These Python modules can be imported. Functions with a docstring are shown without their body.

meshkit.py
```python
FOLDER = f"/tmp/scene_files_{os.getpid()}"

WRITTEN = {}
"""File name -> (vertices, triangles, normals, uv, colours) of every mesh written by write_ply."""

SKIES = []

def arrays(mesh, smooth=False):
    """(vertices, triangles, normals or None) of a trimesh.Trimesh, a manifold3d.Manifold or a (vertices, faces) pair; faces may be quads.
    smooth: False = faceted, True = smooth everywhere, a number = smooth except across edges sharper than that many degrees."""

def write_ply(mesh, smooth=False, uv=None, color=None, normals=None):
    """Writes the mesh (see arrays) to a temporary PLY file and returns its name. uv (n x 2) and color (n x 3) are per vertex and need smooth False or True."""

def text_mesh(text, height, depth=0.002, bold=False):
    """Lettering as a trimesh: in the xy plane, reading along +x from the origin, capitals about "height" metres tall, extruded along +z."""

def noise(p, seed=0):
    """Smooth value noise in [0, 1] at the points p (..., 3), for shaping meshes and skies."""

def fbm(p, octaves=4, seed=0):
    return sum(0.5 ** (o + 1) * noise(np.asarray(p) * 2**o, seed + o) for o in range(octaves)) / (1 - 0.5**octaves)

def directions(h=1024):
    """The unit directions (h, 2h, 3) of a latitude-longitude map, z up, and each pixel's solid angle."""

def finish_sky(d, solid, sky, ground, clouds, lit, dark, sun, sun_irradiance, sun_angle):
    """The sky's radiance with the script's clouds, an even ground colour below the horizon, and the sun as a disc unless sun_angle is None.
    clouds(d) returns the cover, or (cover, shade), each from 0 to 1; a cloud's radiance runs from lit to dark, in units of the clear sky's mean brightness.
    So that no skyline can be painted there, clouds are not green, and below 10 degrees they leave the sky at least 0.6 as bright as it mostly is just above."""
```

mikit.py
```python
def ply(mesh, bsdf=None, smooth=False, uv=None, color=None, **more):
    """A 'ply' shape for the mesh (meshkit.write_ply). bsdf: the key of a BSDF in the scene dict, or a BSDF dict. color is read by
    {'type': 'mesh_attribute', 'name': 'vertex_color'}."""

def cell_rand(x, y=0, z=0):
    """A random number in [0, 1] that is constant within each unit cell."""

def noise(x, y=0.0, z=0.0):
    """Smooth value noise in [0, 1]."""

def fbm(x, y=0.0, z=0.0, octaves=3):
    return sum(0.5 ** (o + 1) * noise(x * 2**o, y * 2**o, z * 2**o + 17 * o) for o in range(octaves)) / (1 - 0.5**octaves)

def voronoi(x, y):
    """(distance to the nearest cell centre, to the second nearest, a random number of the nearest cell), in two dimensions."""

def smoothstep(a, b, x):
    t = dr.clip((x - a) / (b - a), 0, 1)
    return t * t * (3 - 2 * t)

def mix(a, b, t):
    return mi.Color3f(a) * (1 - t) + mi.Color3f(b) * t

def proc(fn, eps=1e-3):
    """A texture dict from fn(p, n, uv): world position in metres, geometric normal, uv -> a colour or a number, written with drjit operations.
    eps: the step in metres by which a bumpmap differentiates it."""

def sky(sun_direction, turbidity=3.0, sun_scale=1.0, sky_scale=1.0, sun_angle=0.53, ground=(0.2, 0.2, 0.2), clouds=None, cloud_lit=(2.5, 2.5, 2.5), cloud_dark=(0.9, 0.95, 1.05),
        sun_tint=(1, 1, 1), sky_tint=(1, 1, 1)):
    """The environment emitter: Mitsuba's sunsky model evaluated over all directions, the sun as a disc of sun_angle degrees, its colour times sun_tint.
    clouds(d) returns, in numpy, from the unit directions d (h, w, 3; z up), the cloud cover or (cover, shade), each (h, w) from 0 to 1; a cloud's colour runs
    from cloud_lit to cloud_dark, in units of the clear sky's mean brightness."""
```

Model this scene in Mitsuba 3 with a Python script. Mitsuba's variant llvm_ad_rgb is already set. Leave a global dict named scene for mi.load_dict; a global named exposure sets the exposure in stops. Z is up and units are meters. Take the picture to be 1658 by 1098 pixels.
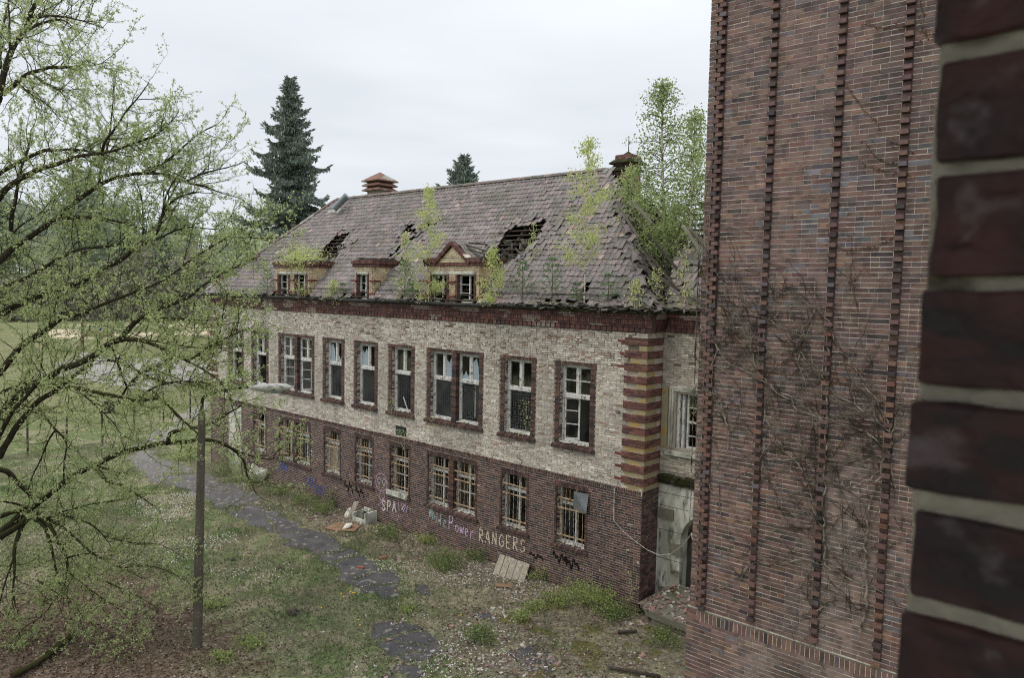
import math, random
import numpy as np, trimesh, manifold3d, shapely, shapely.affinity
from shapely.geometry import Polygon, Point
import mitsuba as mi, drjit as dr
import mikit, meshkit
from mikit import noise, fbm, voronoi, cell_rand, smoothstep
def c3(a): return mi.Color3f(float(a[0]), float(a[1]), float(a[2])) if isinstance(a, (tuple, list, np.ndarray)) else mi.Color3f(a)
def mix(a, b, t): return c3(a)*(1-t)+c3(b)*t

# ---------------------------------------------------------------- camera, sky, exposure
T = mi.ScalarTransform4f
scene, labels = {}, {}
FPX, YAW, PITCH, ROLL, HC = 1206.9, .7283, .06645, .01943, 9.75
FW = np.array([-math.sin(YAW)*math.cos(PITCH), math.cos(YAW)*math.cos(PITCH), -math.sin(PITCH)])
R0 = np.array([math.cos(YAW), math.sin(YAW), 0.]); U0 = np.cross(R0, FW)
RT = math.cos(ROLL)*R0 + math.sin(ROLL)*U0
UP = -math.sin(ROLL)*R0 + math.cos(ROLL)*U0
CAM = np.array([0, 0, HC])
scene['camera'] = {'type': 'thinlens', 'fov': math.degrees(2*math.atan(829/FPX)), 'fov_axis': 'x', 'near_clip': .05, 'far_clip': 3000.,
                   'aperture_radius': .0016, 'focus_distance': 19.,
                   'to_world': T().look_at(origin=CAM.tolist(), target=(CAM+FW).tolist(), up=UP.tolist())}
exposure = 1.45

def sky_clouds(d):
    x, y, z = d[..., 0], d[..., 1], np.maximum(d[..., 2], .05)
    p = np.stack([x/z*.9, y/z*.9, x*0+3.], -1)
    n = meshkit.fbm(p.reshape(-1, 3), octaves=4).reshape(x.shape)
    n = (n-n.min())/(n.max()-n.min()+1e-9)
    el = np.clip(d[..., 2], 0, 1)                      # an overcast sky is about twice as bright overhead as low down
    return np.ones_like(x), np.clip(1.0-el**1.7-.3*(n-.5)*np.clip(el*5, .15, 1), 0, 1)
scene['sky'] = mikit.sky((-.35, -.62, .9), turbidity=3, sun_scale=.3, sun_angle=40, clouds=sky_clouds,
                         cloud_lit=(5.7, 5.85, 6.05), cloud_dark=(3.05, 3.24, 3.45))

# ---------------------------------------------------------------- helpers
rng = np.random.default_rng(7)
def ray(x, y): return FW + RT*(x-829)/FPX - UP*(y-549)/FPX
def on_y(x, y, Y): d = ray(x, y); return CAM + d*(Y/d[1])
def on_x(x, y, X): d = ray(x, y); return CAM + d*(X/d[0])
def on_z(x, y, Z=0.): d = ray(x, y); return CAM + d*((Z-HC)/d[2])
def at(x, y, depth): return CAM + ray(x, y)*depth
def depth_of(p): return (np.asarray(p)-CAM) @ FW
def lin(*c):
    c = np.asarray(c, float)/255.
    return np.where(c <= .04045, c/12.92, ((c+.055)/1.055)**2.4)
def pal(cols, n, r=None, w=None, jit=.08, desat=.28):
    r = r or rng
    P = np.array([lin(*c) for c in cols]); P = P*(1-desat)+P.mean(1, keepdims=True)*desat; i = r.choice(len(P), n, p=w)
    return np.clip(P[i]*(1+jit*r.standard_normal((n, 1))) + .004*r.standard_normal((n, 3)), .004, .9)
def fbmn(p, octaves=3): return meshkit.fbm(np.asarray(p, float), octaves=octaves)

class M:
    """Collects coloured geometry that becomes one mesh."""
    def __init__(s): s.v, s.f, s.c, s.n = [], [], [], 0
    def add(s, v, f, c):
        v = np.asarray(v, float); f = np.asarray(f, int); c = np.asarray(c, float)
        if c.ndim == 1: c = np.repeat(c[None], len(v), 0)
        if f.shape[1] == 4: f = np.vstack([f[:, [0, 1, 2]], f[:, [0, 2, 3]]])
        s.v.append(v); s.f.append(f+s.n); s.c.append(c); s.n += len(v); return s
    def box(s, lo, hi, c=(.5, .5, .5)):
        return s.boxes(np.array([lo]), np.array([hi]), np.array([c]))
    def boxes(s, lo, hi, c, jit=0., r=None):
        lo, hi, c = (np.asarray(a, float) for a in (lo, hi, c)); n = len(lo)
        if n == 0: return s
        k = np.array([[i, j, l] for i in (0, 1) for j in (0, 1) for l in (0, 1)])
        v = lo[:, None]*(1-k[None]) + hi[:, None]*k[None]
        if jit: v = v + (r or rng).normal(0, jit, v.shape)
        f = np.array([[0, 1, 3, 2], [4, 6, 7, 5], [0, 4, 5, 1], [2, 3, 7, 6], [0, 2, 6, 4], [1, 5, 7, 3]])
        F = (f[None]+np.arange(n)[:, None, None]*8).reshape(-1, 4)
        return s.add(v.reshape(-1, 3), F, np.repeat(c, 8, 0))
    def obox(s, center, axes, c=(.5, .5, .5), jit=0.):
        """axes: three half vectors"""
        k = np.array([[i, j, l] for i in (-1, 1) for j in (-1, 1) for l in (-1, 1)], float)
        v = np.asarray(center)+k@np.asarray(axes, float)
        if jit: v = v+rng.normal(0, jit, v.shape)
        f = np.array([[0, 1, 3, 2], [4, 6, 7, 5], [0, 4, 5, 1], [2, 3, 7, 6], [0, 2, 6, 4], [1, 5, 7, 3]])
        if np.linalg.det(np.asarray(axes, float)) < 0: f = f[:, ::-1]
        return s.add(v, f, c)
    def beam(s, a, b, w, h, c=(.5, .5, .5), up=(0, 0, 1)):
        a, b = np.asarray(a, float), np.asarray(b, float); d = b-a; L = np.linalg.norm(d); d = d/L
        x = np.cross(d, up); x /= np.linalg.norm(x)+1e-9; y = np.cross(x, d)
        return s.obox((a+b)/2, [d*L/2, x*w/2, y*h/2], c)
    def tube(s, pts, rad, c=(.5, .5, .5), sides=6, cap=True):
        p = np.asarray(pts, float); m = len(p); rad = np.broadcast_to(rad, (m,))
        t = np.gradient(p, axis=0); t /= np.linalg.norm(t, axis=1, keepdims=True)+1e-12
        a = np.cross(t, [0.31, .17, .93]); a /= np.linalg.norm(a, axis=1, keepdims=True)+1e-12
        b = np.cross(t, a); g = np.arange(sides)*2*math.pi/sides
        v = p[:, None]+rad[:, None, None]*(np.cos(g)[None, :, None]*a[:, None]+np.sin(g)[None, :, None]*b[:, None])
        i, j = np.meshgrid(np.arange(m-1), np.arange(sides), indexing='ij')
        q = np.stack([i*sides+j, i*sides+(j+1) % sides, (i+1)*sides+(j+1) % sides, (i+1)*sides+j], -1).reshape(-1, 4)
        f = np.vstack([q[:, [0, 1, 2]], q[:, [0, 2, 3]]])
        v = v.reshape(-1, 3)
        if cap:
            e = len(v); v = np.vstack([v, p[:1], p[-1:]]); jj = np.arange(sides); k = (m-1)*sides
            f = np.vstack([f, np.stack([(jj+1) % sides, jj, jj*0+e], 1), np.stack([k+jj, k+(jj+1) % sides, jj*0+e+1], 1)])
        if np.ndim(c) == 2: c = np.vstack([np.repeat(c, sides, 0)]+([c[:1], c[-1:]] if cap else []))
        return s.add(v, f, c)
    def quad(s, pts, c): return s.add(pts, [[0, 1, 2, 3]], c)
    def tri(s, t, c): return s.add(t.vertices, t.faces, c)
    def prism(s, poly, frame, thick, c):
        """shapely polygon extruded by thick; frame = (origin, u, v, w)"""
        o, u, v, w = (np.asarray(a, float) for a in frame)
        t = trimesh.creation.extrude_polygon(poly, thick)
        P = t.vertices; V = o+P[:, :1]*u+P[:, 1:2]*v+P[:, 2:]*w
        F = t.faces if np.dot(np.cross(u, v), w) > 0 else t.faces[:, ::-1]
        return s.add(V, F, c)
    def get(s): return np.vstack(s.v), np.vstack(s.f), np.vstack(s.c)

count = {}
def key_for(name, parent=None):
    base = (parent+'__' if parent else '')+name
    n = count.get(base, 0); count[base] = n+1
    return base if n == 0 else f'{base}_{n:03d}'
def thing(name, label, cat, group=None):
    k = key_for(name); labels[k] = {'label': label, 'category': cat}
    if group: labels[k]['group'] = group
    return k
def put(name, m, bsdf, parent=None, smooth=False, label=None, cat=None, kind=None, group=None):
    k = key_for(name, parent)
    if isinstance(m, M): v, f, c = m.get()
    else: v, f, c = np.asarray(m.vertices), np.asarray(m.faces), None
    scene[k] = mikit.ply((v, f), bsdf, smooth=smooth, color=c if (c is not None and smooth in (False, True)) else None)
    e = {}
    if label: e['label'] = label
    if cat: e['category'] = cat
    if kind: e['kind'] = kind
    if group: e['group'] = group
    if e: labels[k] = {**labels.get(k, {}), **e}
    return k

# ---------------------------------------------------------------- materials
VC = {'type': 'mesh_attribute', 'name': 'vertex_color'}
def pr(col, rough=.85, spec=.3, **kw):
    if isinstance(col, (tuple, list, np.ndarray)): col = {'type': 'rgb', 'value': [float(x) for x in col]}
    return {'type': 'principled', 'base_color': col, 'roughness': rough, 'specular': spec, **kw}
def two(b): return {'type': 'twosided', 'bsdf': b}
def proc2(fa, eps=2e-3): return mikit.proc(fa, eps)
def grime(p, n, uv): return smoothstep(.42, .8, fbm(p.x*9, p.y*9, p.z*7, 3))*.55
def mottled(p, n, uv): return smoothstep(.35, .75, fbm(p.x*3.1, p.y*3.1, p.z*3.1, 3)*.6+.4*noise(p.x*31, p.y*31, p.z*31))*.42
scene['brick_mat'] = two({'type': 'blendbsdf', 'weight': mikit.proc(grime), 'a': pr(VC, .62, .45), 'b': pr(lin(52, 44, 43), .8, .3)})
scene['cream_mat'] = two({'type': 'blendbsdf', 'weight': mikit.proc(lambda p, n, uv: smoothstep(.45, .8, fbm(p.x*11, p.y*11, p.z*9, 3))*.38), 'a': pr(VC, .95, .15), 'b': pr(lin(120, 108, 94), .95, .1)})
scene['tile_mat'] = two({'type': 'blendbsdf', 'weight': mikit.proc(mottled), 'a': pr(VC, .72, .35), 'b': pr(lin(102, 102, 92), .9, .2)})
scene['paint_vc'] = two(pr(VC, .7, .3))
scene['matte_vc'] = two(pr(VC, .95, .1))
def mortar_fn(a, b): return lambda p, n, uv: mix(lin(*a), lin(*b), fbm(p.x*6, p.y*6, p.z*6, 3))
scene['mortar_mat'] = two(pr(mikit.proc(mortar_fn((178, 172, 164), (214, 208, 198))), .95, .1))
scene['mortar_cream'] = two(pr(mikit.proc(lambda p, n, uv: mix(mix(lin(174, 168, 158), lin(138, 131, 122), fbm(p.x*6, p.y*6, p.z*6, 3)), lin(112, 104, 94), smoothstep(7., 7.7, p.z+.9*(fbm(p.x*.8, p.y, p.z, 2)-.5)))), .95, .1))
scene['mortar_lower'] = two(pr(mikit.proc(mortar_fn((168, 160, 154), (206, 198, 190))), .95, .1))
def wood_fn(p, n, uv): return mix(lin(118, 112, 102), lin(188, 182, 168), fbm(p.x*14, p.y*14, p.z*2.5, 3))
scene['old_paint_wood'] = two(pr(mikit.proc(lambda p, n, uv: mix(lin(204, 206, 206), lin(132, 128, 122), smoothstep(.52, .76, fbm(p.x*17, p.y*17, p.z*9, 3)))), .75, .3))
scene['grey_wood'] = two(pr(mikit.proc(wood_fn), .9, .2))
scene['dark_wood'] = two(pr(mikit.proc(lambda p, n, uv: mix(lin(42, 38, 35), lin(96, 90, 82), fbm(p.x*8, p.y*8, p.z*8, 3))), .9, .2))
scene['plaster'] = two(pr(mikit.proc(lambda p, n, uv: mix(lin(196, 196, 190), lin(122, 122, 116), smoothstep(.4, .7, fbm(p.x*1.6, p.y*1.6, p.z*1.1, 4)))), .95, .1))
scene['grey_stucco'] = two({'type': 'bumpmap', 'bsdf': pr(mikit.proc(lambda p, n, uv: mix(mix(lin(204, 206, 198), lin(150, 152, 142), smoothstep(.35, .7, fbm(p.x*3, p.y*3, p.z*1.2, 4))), lin(96, 98, 86), smoothstep(.5, .85, fbm(p.x*9, p.y*9, p.z*2.2, 4)))), .95, .1),
                            'tex': mikit.proc(lambda p, n, uv: fbm(p.x*14, p.y*14, p.z*14, 3), 4e-3), 'scale': .02})
scene['yellow_stucco'] = two(pr(mikit.proc(lambda p, n, uv: mix(lin(158, 150, 124), lin(172, 146, 94), smoothstep(.5, .66, fbm(p.x*4, p.y*4, p.z*4, 3)))), .95, .1))
scene['concrete'] = two({'type': 'bumpmap', 'bsdf': pr(mikit.proc(lambda p, n, uv: mix(mix(lin(128, 126, 116), lin(96, 94, 86), fbm(p.x*5, p.y*5, p.z*2, 4)), lin(66, 74, 42), smoothstep(.62, .75, fbm(p.x*2.7+4, p.y*2.7, p.z*2.7, 3))*.7)), .95, .1),
                         'tex': mikit.proc(lambda p, n, uv: fbm(p.x*30, p.y*30, p.z*30, 2), 4e-3), 'scale': .01})
scene['mossy_ledge'] = two(pr(mikit.proc(lambda p, n, uv: mix(mix(lin(92, 88, 77), lin(48, 46, 41), smoothstep(.3, .55, fbm(p.x*9, p.y*9, p.z*9, 4))), lin(54, 58, 36), smoothstep(.42, .58, fbm(p.x*6.1, p.y*8, p.z*8, 4)))), .95, .1))
scene['zinc'] = two(pr(mikit.proc(lambda p, n, uv: mix(lin(150, 156, 164), lin(108, 114, 120), fbm(p.x*3, p.y*3, p.z*3, 3))), .45, .5, metallic=.6))
scene['dark_metal'] = two(pr(lin(48, 50, 50), .6, .4, metallic=.3))
scene['rust'] = two(pr(mikit.proc(lambda p, n, uv: mix(lin(180, 164, 138), lin(116, 80, 54), smoothstep(.42, .7, fbm(p.x*13, p.y*13, p.z*13, 3)))), .8, .3))
scene['rust_copper'] = two(pr(mikit.proc(lambda p, n, uv: mix(lin(122, 92, 80), lin(150, 148, 138), smoothstep(.55, .72, fbm(p.x*3, p.y*3, p.z*2, 3)))), .75, .4))
scene['pane'] = {'type': 'thindielectric', 'int_ior': 1.5}
scene['dusty_pane'] = two(pr(lin(150, 166, 178), .35, .5))
scene['lamp_body'] = two(pr(mikit.proc(lambda p, n, uv: mix(lin(182, 182, 180), lin(120, 120, 112), smoothstep(.5, .7, fbm(p.x*9, p.y*9, p.z*9, 3)))), .45, .5))
scene['leaf_mat'] = {'type': 'principledthin', 'base_color': VC, 'roughness': .6, 'diff_trans': .9, 'spec_trans': 0., 'eta': 1.4}
scene['needle_mat'] = two(pr(VC, .8, .25))
def bark_fn(p, n, uv):
    moss = smoothstep(-.1, .75, n.z+.9*(fbm(p.x*5, p.y*5, p.z*5, 3)-.5))
    return mix(mix(lin(34, 30, 27), lin(74, 68, 60), fbm(p.x*16, p.y*16, p.z*7, 3)), lin(62, 66, 30), moss*.75)
scene['bark'] = {'type': 'bumpmap', 'bsdf': pr(mikit.proc(bark_fn), .95, .1), 'tex': mikit.proc(lambda p, n, uv: fbm(p.x*28, p.y*28, p.z*9, 3), 3e-3), 'scale': .02}
scene['birch_bark'] = pr(mikit.proc(lambda p, n, uv: mix(lin(196, 190, 180), lin(52, 48, 44), smoothstep(.55, .68, fbm(p.x*8, p.y*8, p.z*17, 3)))), .85, .2)
scene['brown_bark'] = pr(mikit.proc(lambda p, n, uv: mix(lin(62, 52, 44), lin(104, 92, 78), fbm(p.x*7, p.y*7, p.z*2, 3))), .95, .1)

# ---------------------------------------------------------------- brickwork helpers
CR = .077
def lay(u0, u1, z0, z1, holes=(), r=None, joint=.011, header=.35, course=CR, ragged=False):
    """Running brickwork with gaps for holes (u0, u1, z0, z1): arrays ua, ub, za, zb."""
    r = r or rng; out = []; n = int(round((z1-z0)/course))
    for i in range(n):
        za = z0+i*course; zc = za+course/2
        segs = [(u0, u1)]
        for h in holes:
            if h[2] < zc < h[3]:
                ns = []
                for a, b in segs:
                    if h[1] <= a or h[0] >= b: ns.append((a, b)); continue
                    if h[0]-a > .03: ns.append((a, h[0]))
                    if b-h[1] > .03: ns.append((h[1], b))
                segs = ns
        for a, b in segs:
            x = a; first = True
            while x < b-.02:
                L = .125 if (r.random() < header or (first and i % 2)) else .25
                if b-x-L < .07: L = b-x
                out.append((x, x+L-joint, za+joint*.5, za+course-joint*.5)); x += L; first = False
    return np.array(out)
def front_boxes(B, y, out, depth=.06):
    n = len(B); o = np.broadcast_to(out, (n,))
    return np.stack([B[:, 0], y-o, B[:, 2]], 1), np.stack([B[:, 1], np.full(n, y+depth), B[:, 3]], 1)
def side_boxes(B, x, out, depth=.06):
    n = len(B); o = np.broadcast_to(out, (n,))
    return np.stack([np.full(n, x-depth), B[:, 0], B[:, 2]], 1), np.stack([x+o, B[:, 1], B[:, 3]], 1)
def in_view(P, xmax=1658):
    d = P-CAM; z = d@FW; px = 829+FPX*(d@RT)/z; py = 549-FPX*(d@UP)/z
    return (z > .1) & (px > 0) & (px < xmax) & (py > 0) & (py < 1098), z
def emit_pieces(lo, hi, col, bsdf, parent, name, limit=300, xmax=1658, jit=.0018, rest=None):
    """The pieces nearest to the camera become parts, the others one joined part."""
    c = (lo+hi)/2; ok, z = in_view(c, xmax); order = np.argsort(np.where(ok, z, 1e9))
    sel = [i for i in order[:limit] if ok[i]]
    for i in sel:
        put(name, M().boxes(lo[i:i+1], hi[i:i+1], col[i:i+1], jit=jit), bsdf, parent)
    rest_i = np.setdiff1d(np.arange(len(lo)), sel)
    put(rest or name+'work', M().boxes(lo[rest_i], hi[rest_i], col[rest_i], jit=jit), bsdf, parent, kind='stuff')
def wall_core(m, u0, u1, z0, z1, holes, mk):
    us = sorted({u0, u1, *[min(max(h[0], u0), u1) for h in holes], *[min(max(h[1], u0), u1) for h in holes]})
    zs = sorted({z0, z1, *[min(max(h[2], z0), z1) for h in holes], *[min(max(h[3], z0), z1) for h in holes]})
    for a, b in zip(us[:-1], us[1:]):
        run = None
        for c, d in zip(zs[:-1], zs[1:]):
            solid = not any(h[0] < (a+b)/2 < h[1] and h[2] < (c+d)/2 < h[3] for h in holes)
            if solid: run = (run[0], d) if run else (c, d)
            if (not solid or d == zs[-1]) and run:
                lo, hi = mk(a, b, *run); m.box(lo, hi); run = None
DARK = [(100, 68, 62), (92, 62, 58), (84, 56, 56), (74, 53, 54), (108, 74, 64), (62, 49, 51), (116, 82, 70)]
TOWER = [(128, 92, 84), (120, 88, 84), (114, 82, 80), (108, 76, 72), (104, 82, 84), (106, 94, 104), (84, 70, 74), (138, 98, 80), (68, 58, 62), (124, 80, 70)]
TOWW = np.array([.18, .18, .18, .14, .1, .03, .05, .07, .03, .04])
CREAM = [(204, 196, 180), (196, 187, 171), (212, 205, 190), (188, 176, 160), (178, 160, 150), (196, 182, 170), (172, 158, 146)]
CREW = np.array([.28, .26, .2, .12, .05, .06, .03])
QUOIN = [(120, 66, 58), (108, 60, 55), (94, 54, 52), (128, 76, 65)]

# ---------------------------------------------------------------- ground
def ground_fn(p, n, uv):
    x, y = p.x, p.y
    g = fbm(x*.35, y*.35, 0., 4); h = fbm(x*2.1+9, y*2.1, 1., 4); k = fbm(x*11, y*11, 2., 3)
    grass = mix(mix(lin(98, 110, 76), lin(132, 130, 106), smoothstep(.42, .68, g*.6+.4*h)), lin(144, 136, 118), smoothstep(.5, .75, h)*.5)
    litter = mix(lin(82, 70, 60), lin(124, 108, 96), k)
    dl = dr.sqrt(dr.square((x+21.)/7.6)+dr.square((y-4.8)/6.))
    c = mix(litter, grass, smoothstep(.62, 1.12, dl+.7*(h-.5)+.5*(g-.5)))
    soil = mix(lin(94, 88, 78), lin(134, 126, 115), k)
    strip = smoothstep(15.6, 17.6, y+1.6*(h-.5)+.9*(g-.5))*smoothstep(-44., -37., x)*smoothstep(21., 20., y)
    near = smoothstep(-17.5, -14., x+2*(h-.5))*smoothstep(12.2, 14., y+2.*(g-.5))*smoothstep(21., 20., y)
    c = mix(c, mix(soil, grass, smoothstep(.52, .7, h)), dr.maximum(strip, near)*.9)
    moss = smoothstep(.62, .72, fbm(x*1.3+40, y*1.3, 5., 3))*near
    c = mix(c, lin(84, 86, 36), moss*.7)
    sd = -x+.25*y+40*(fbm(x*.03, y*.03, 2., 3)-.5); sand = smoothstep(150., 160., sd)*smoothstep(208., 196., sd)
    sand = sand*smoothstep(.25, .3, y/dr.maximum(-x, 1.))
    c = mix(c, lin(186, 174, 152), sand*smoothstep(.4, .55, fbm(x*.05, y*.05, 4., 3)+.08))
    far = smoothstep(45., 70., -x)*(1-sand)
    c = mix(c, mix(lin(104, 112, 76), lin(132, 130, 102), fbm(x*.12, y*.12, 7., 3)), far*.75)
    f = fbm(x*34, y*34, 3., 2); near_c = smoothstep(70., 30., dr.sqrt(x*x+y*y)); return c*(1.+((.5+.62*k+.42*f)-1.)*(.35+.65*near_c))
scene['ground_mat'] = two({'type': 'bumpmap', 'bsdf': pr(mikit.proc(ground_fn), .98, .05),
                           'tex': mikit.proc(lambda p, n, uv: fbm(p.x*6, p.y*6, 0., 4), 1e-2), 'scale': .12})
g = M(); S = 900.
g.quad([[-S, -S, 0], [S, -S, 0], [S, S, 0], [-S, S, 0]], (.2, .2, .2))
put('ground', g, 'ground_mat', label='overgrown meadow of mixed grass, brown leaf litter and bare soil', kind='structure')

def asphalt_fn(p, n, uv):
    a = fbm(p.x*1.7, p.y*1.7, 0., 4); k = noise(p.x*42, p.y*42, 1.)
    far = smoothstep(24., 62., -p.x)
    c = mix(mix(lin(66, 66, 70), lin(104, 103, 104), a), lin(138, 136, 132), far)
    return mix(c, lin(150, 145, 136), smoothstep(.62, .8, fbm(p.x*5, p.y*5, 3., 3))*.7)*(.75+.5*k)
scene['asphalt_mat'] = two({'type': 'bumpmap', 'bsdf': pr(mikit.proc(asphalt_fn), .9, .15), 'tex': mikit.proc(lambda p, n, uv: fbm(p.x*9, p.y*9, 0., 4), 4e-3), 'scale': .03})
def ragged(px, amp, seed, z=.004, step=.18):
    P = np.array([on_z(x, y)[:2] for x, y in px]); r = Polygon(P).exterior; n = max(24, int(r.length/step))
    Q = np.array([r.interpolate(t, normalized=True).coords[0] for t in np.linspace(0, 1, n, endpoint=False)])
    o = meshkit.fbm(np.c_[Q*1.1, np.full(n, seed*3.3)], octaves=4)-.5; o2 = meshkit.fbm(np.c_[Q*1.1, np.full(n, seed*7.7+50)], octaves=4)-.5
    return Polygon(Q+np.c_[o, o2]*amp*2).buffer(0)
def sheet(name, poly, z, bsdf, label, **kw):
    geoms = getattr(poly, 'geoms', [poly]); m = M()
    for gm in geoms:
        t = trimesh.creation.extrude_polygon(gm, .012, engine='earcut'); V = t.vertices.copy(); V[:, 2] += z-.012
        m.add(V, t.faces, (.3, .3, .3))
    return put(name, m, bsdf, label=label, kind='structure', **kw)
cracks = [Polygon(c) for c in ([(0, 0), (0, .1), (.1, 0)],)]
path_px = [(196, 742), (240, 727), (275, 742), (330, 766), (396, 792), (436, 822), (500, 856), (556, 884), (600, 908), (648, 938), (652, 962), (612, 970), (572, 948), (520, 918), (480, 893), (430, 868), (380, 840), (330, 815), (280, 792), (228, 770)]
pp = ragged(path_px, .8, 1)
for i in range(9):
    a = on_z(*[(560, 905), (470, 862), (600, 930), (400, 818), (345, 790), (525, 900), (300, 768), (440, 850), (628, 948)][i])[:2]
    dcr = rng.normal(0, 1, 2); dcr /= np.linalg.norm(dcr); L = rng.uniform(.5, 1.3)
    pts = [a+dcr*t*L+rng.normal(0, .07, 2) for t in np.linspace(-1, 1, 7)]
    pp = pp.difference(shapely.LineString(pts).buffer(rng.uniform(.015, .05)))
for i in range(240):
    t = rng.random(); q = pp.exterior.interpolate(t, normalized=True) if pp.geom_type == 'Polygon' else max(pp.geoms, key=lambda s: s.area).exterior.interpolate(t, normalized=True)
    pp = pp.difference(shapely.affinity.scale(q.buffer(rng.uniform(.16, .34) if i < 24 else rng.uniform(.03, .12), 3), rng.uniform(.6, 1.8), rng.uniform(.5, 1.2)))
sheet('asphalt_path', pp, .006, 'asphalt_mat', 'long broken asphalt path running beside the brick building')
patches = []
for i, px in enumerate([[(604, 1012), (640, 1006), (690, 1020), (722, 1045), (702, 1066), (664, 1076), (624, 1062), (606, 1036)],
                        [(616, 1090), (656, 1075), (690, 1084), (682, 1120), (620, 1130)],
                        [(818, 1052), (868, 1046), (906, 1064), (900, 1088), (850, 1084)],
                        [(668, 945), (704, 950), (700, 966), (672, 964)], [(772, 992), (806, 996), (802, 1010), (776, 1006)]]):
    q = ragged(px, .28 if i < 3 else .2, 11+i)
    for j in range(3):
        a = np.array(q.centroid.coords[0])+rng.normal(0, .3, 2); dcr = rng.normal(0, 1, 2)
        for _ in range(10 if i < 3 else 2):
            e_ = (q if q.geom_type == 'Polygon' else max(q.geoms, key=lambda s: s.area)).exterior.interpolate(rng.random(), normalized=True); q = q.difference(e_.buffer(rng.uniform(.03, .1), 3))
        q = q.difference(shapely.LineString([a-dcr*1.2, a+rng.normal(0, .1, 2), a+dcr*1.2]).buffer(rng.uniform(.015, .05)))
    patches.append(q)
    sheet('asphalt_patch', q, .006, 'asphalt_mat', ['large cracked dark asphalt patch in the grass at the bottom centre', 'mossy asphalt patch cut by the bottom edge of the picture', 'dark damp asphalt patch among rubble below the corner', 'small asphalt remnant beside the path end', 'small asphalt remnant amid brick rubble'][i])
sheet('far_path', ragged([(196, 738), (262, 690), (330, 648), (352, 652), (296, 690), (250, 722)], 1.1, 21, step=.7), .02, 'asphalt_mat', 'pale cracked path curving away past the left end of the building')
sheet('paved_yard', ragged([(60, 604), (140, 572), (330, 586), (352, 610), (300, 625), (220, 632), (140, 615)], 3., 22, step=2.), .02, 'asphalt_mat', 'wide pale grey paved area in the meadow')

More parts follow.
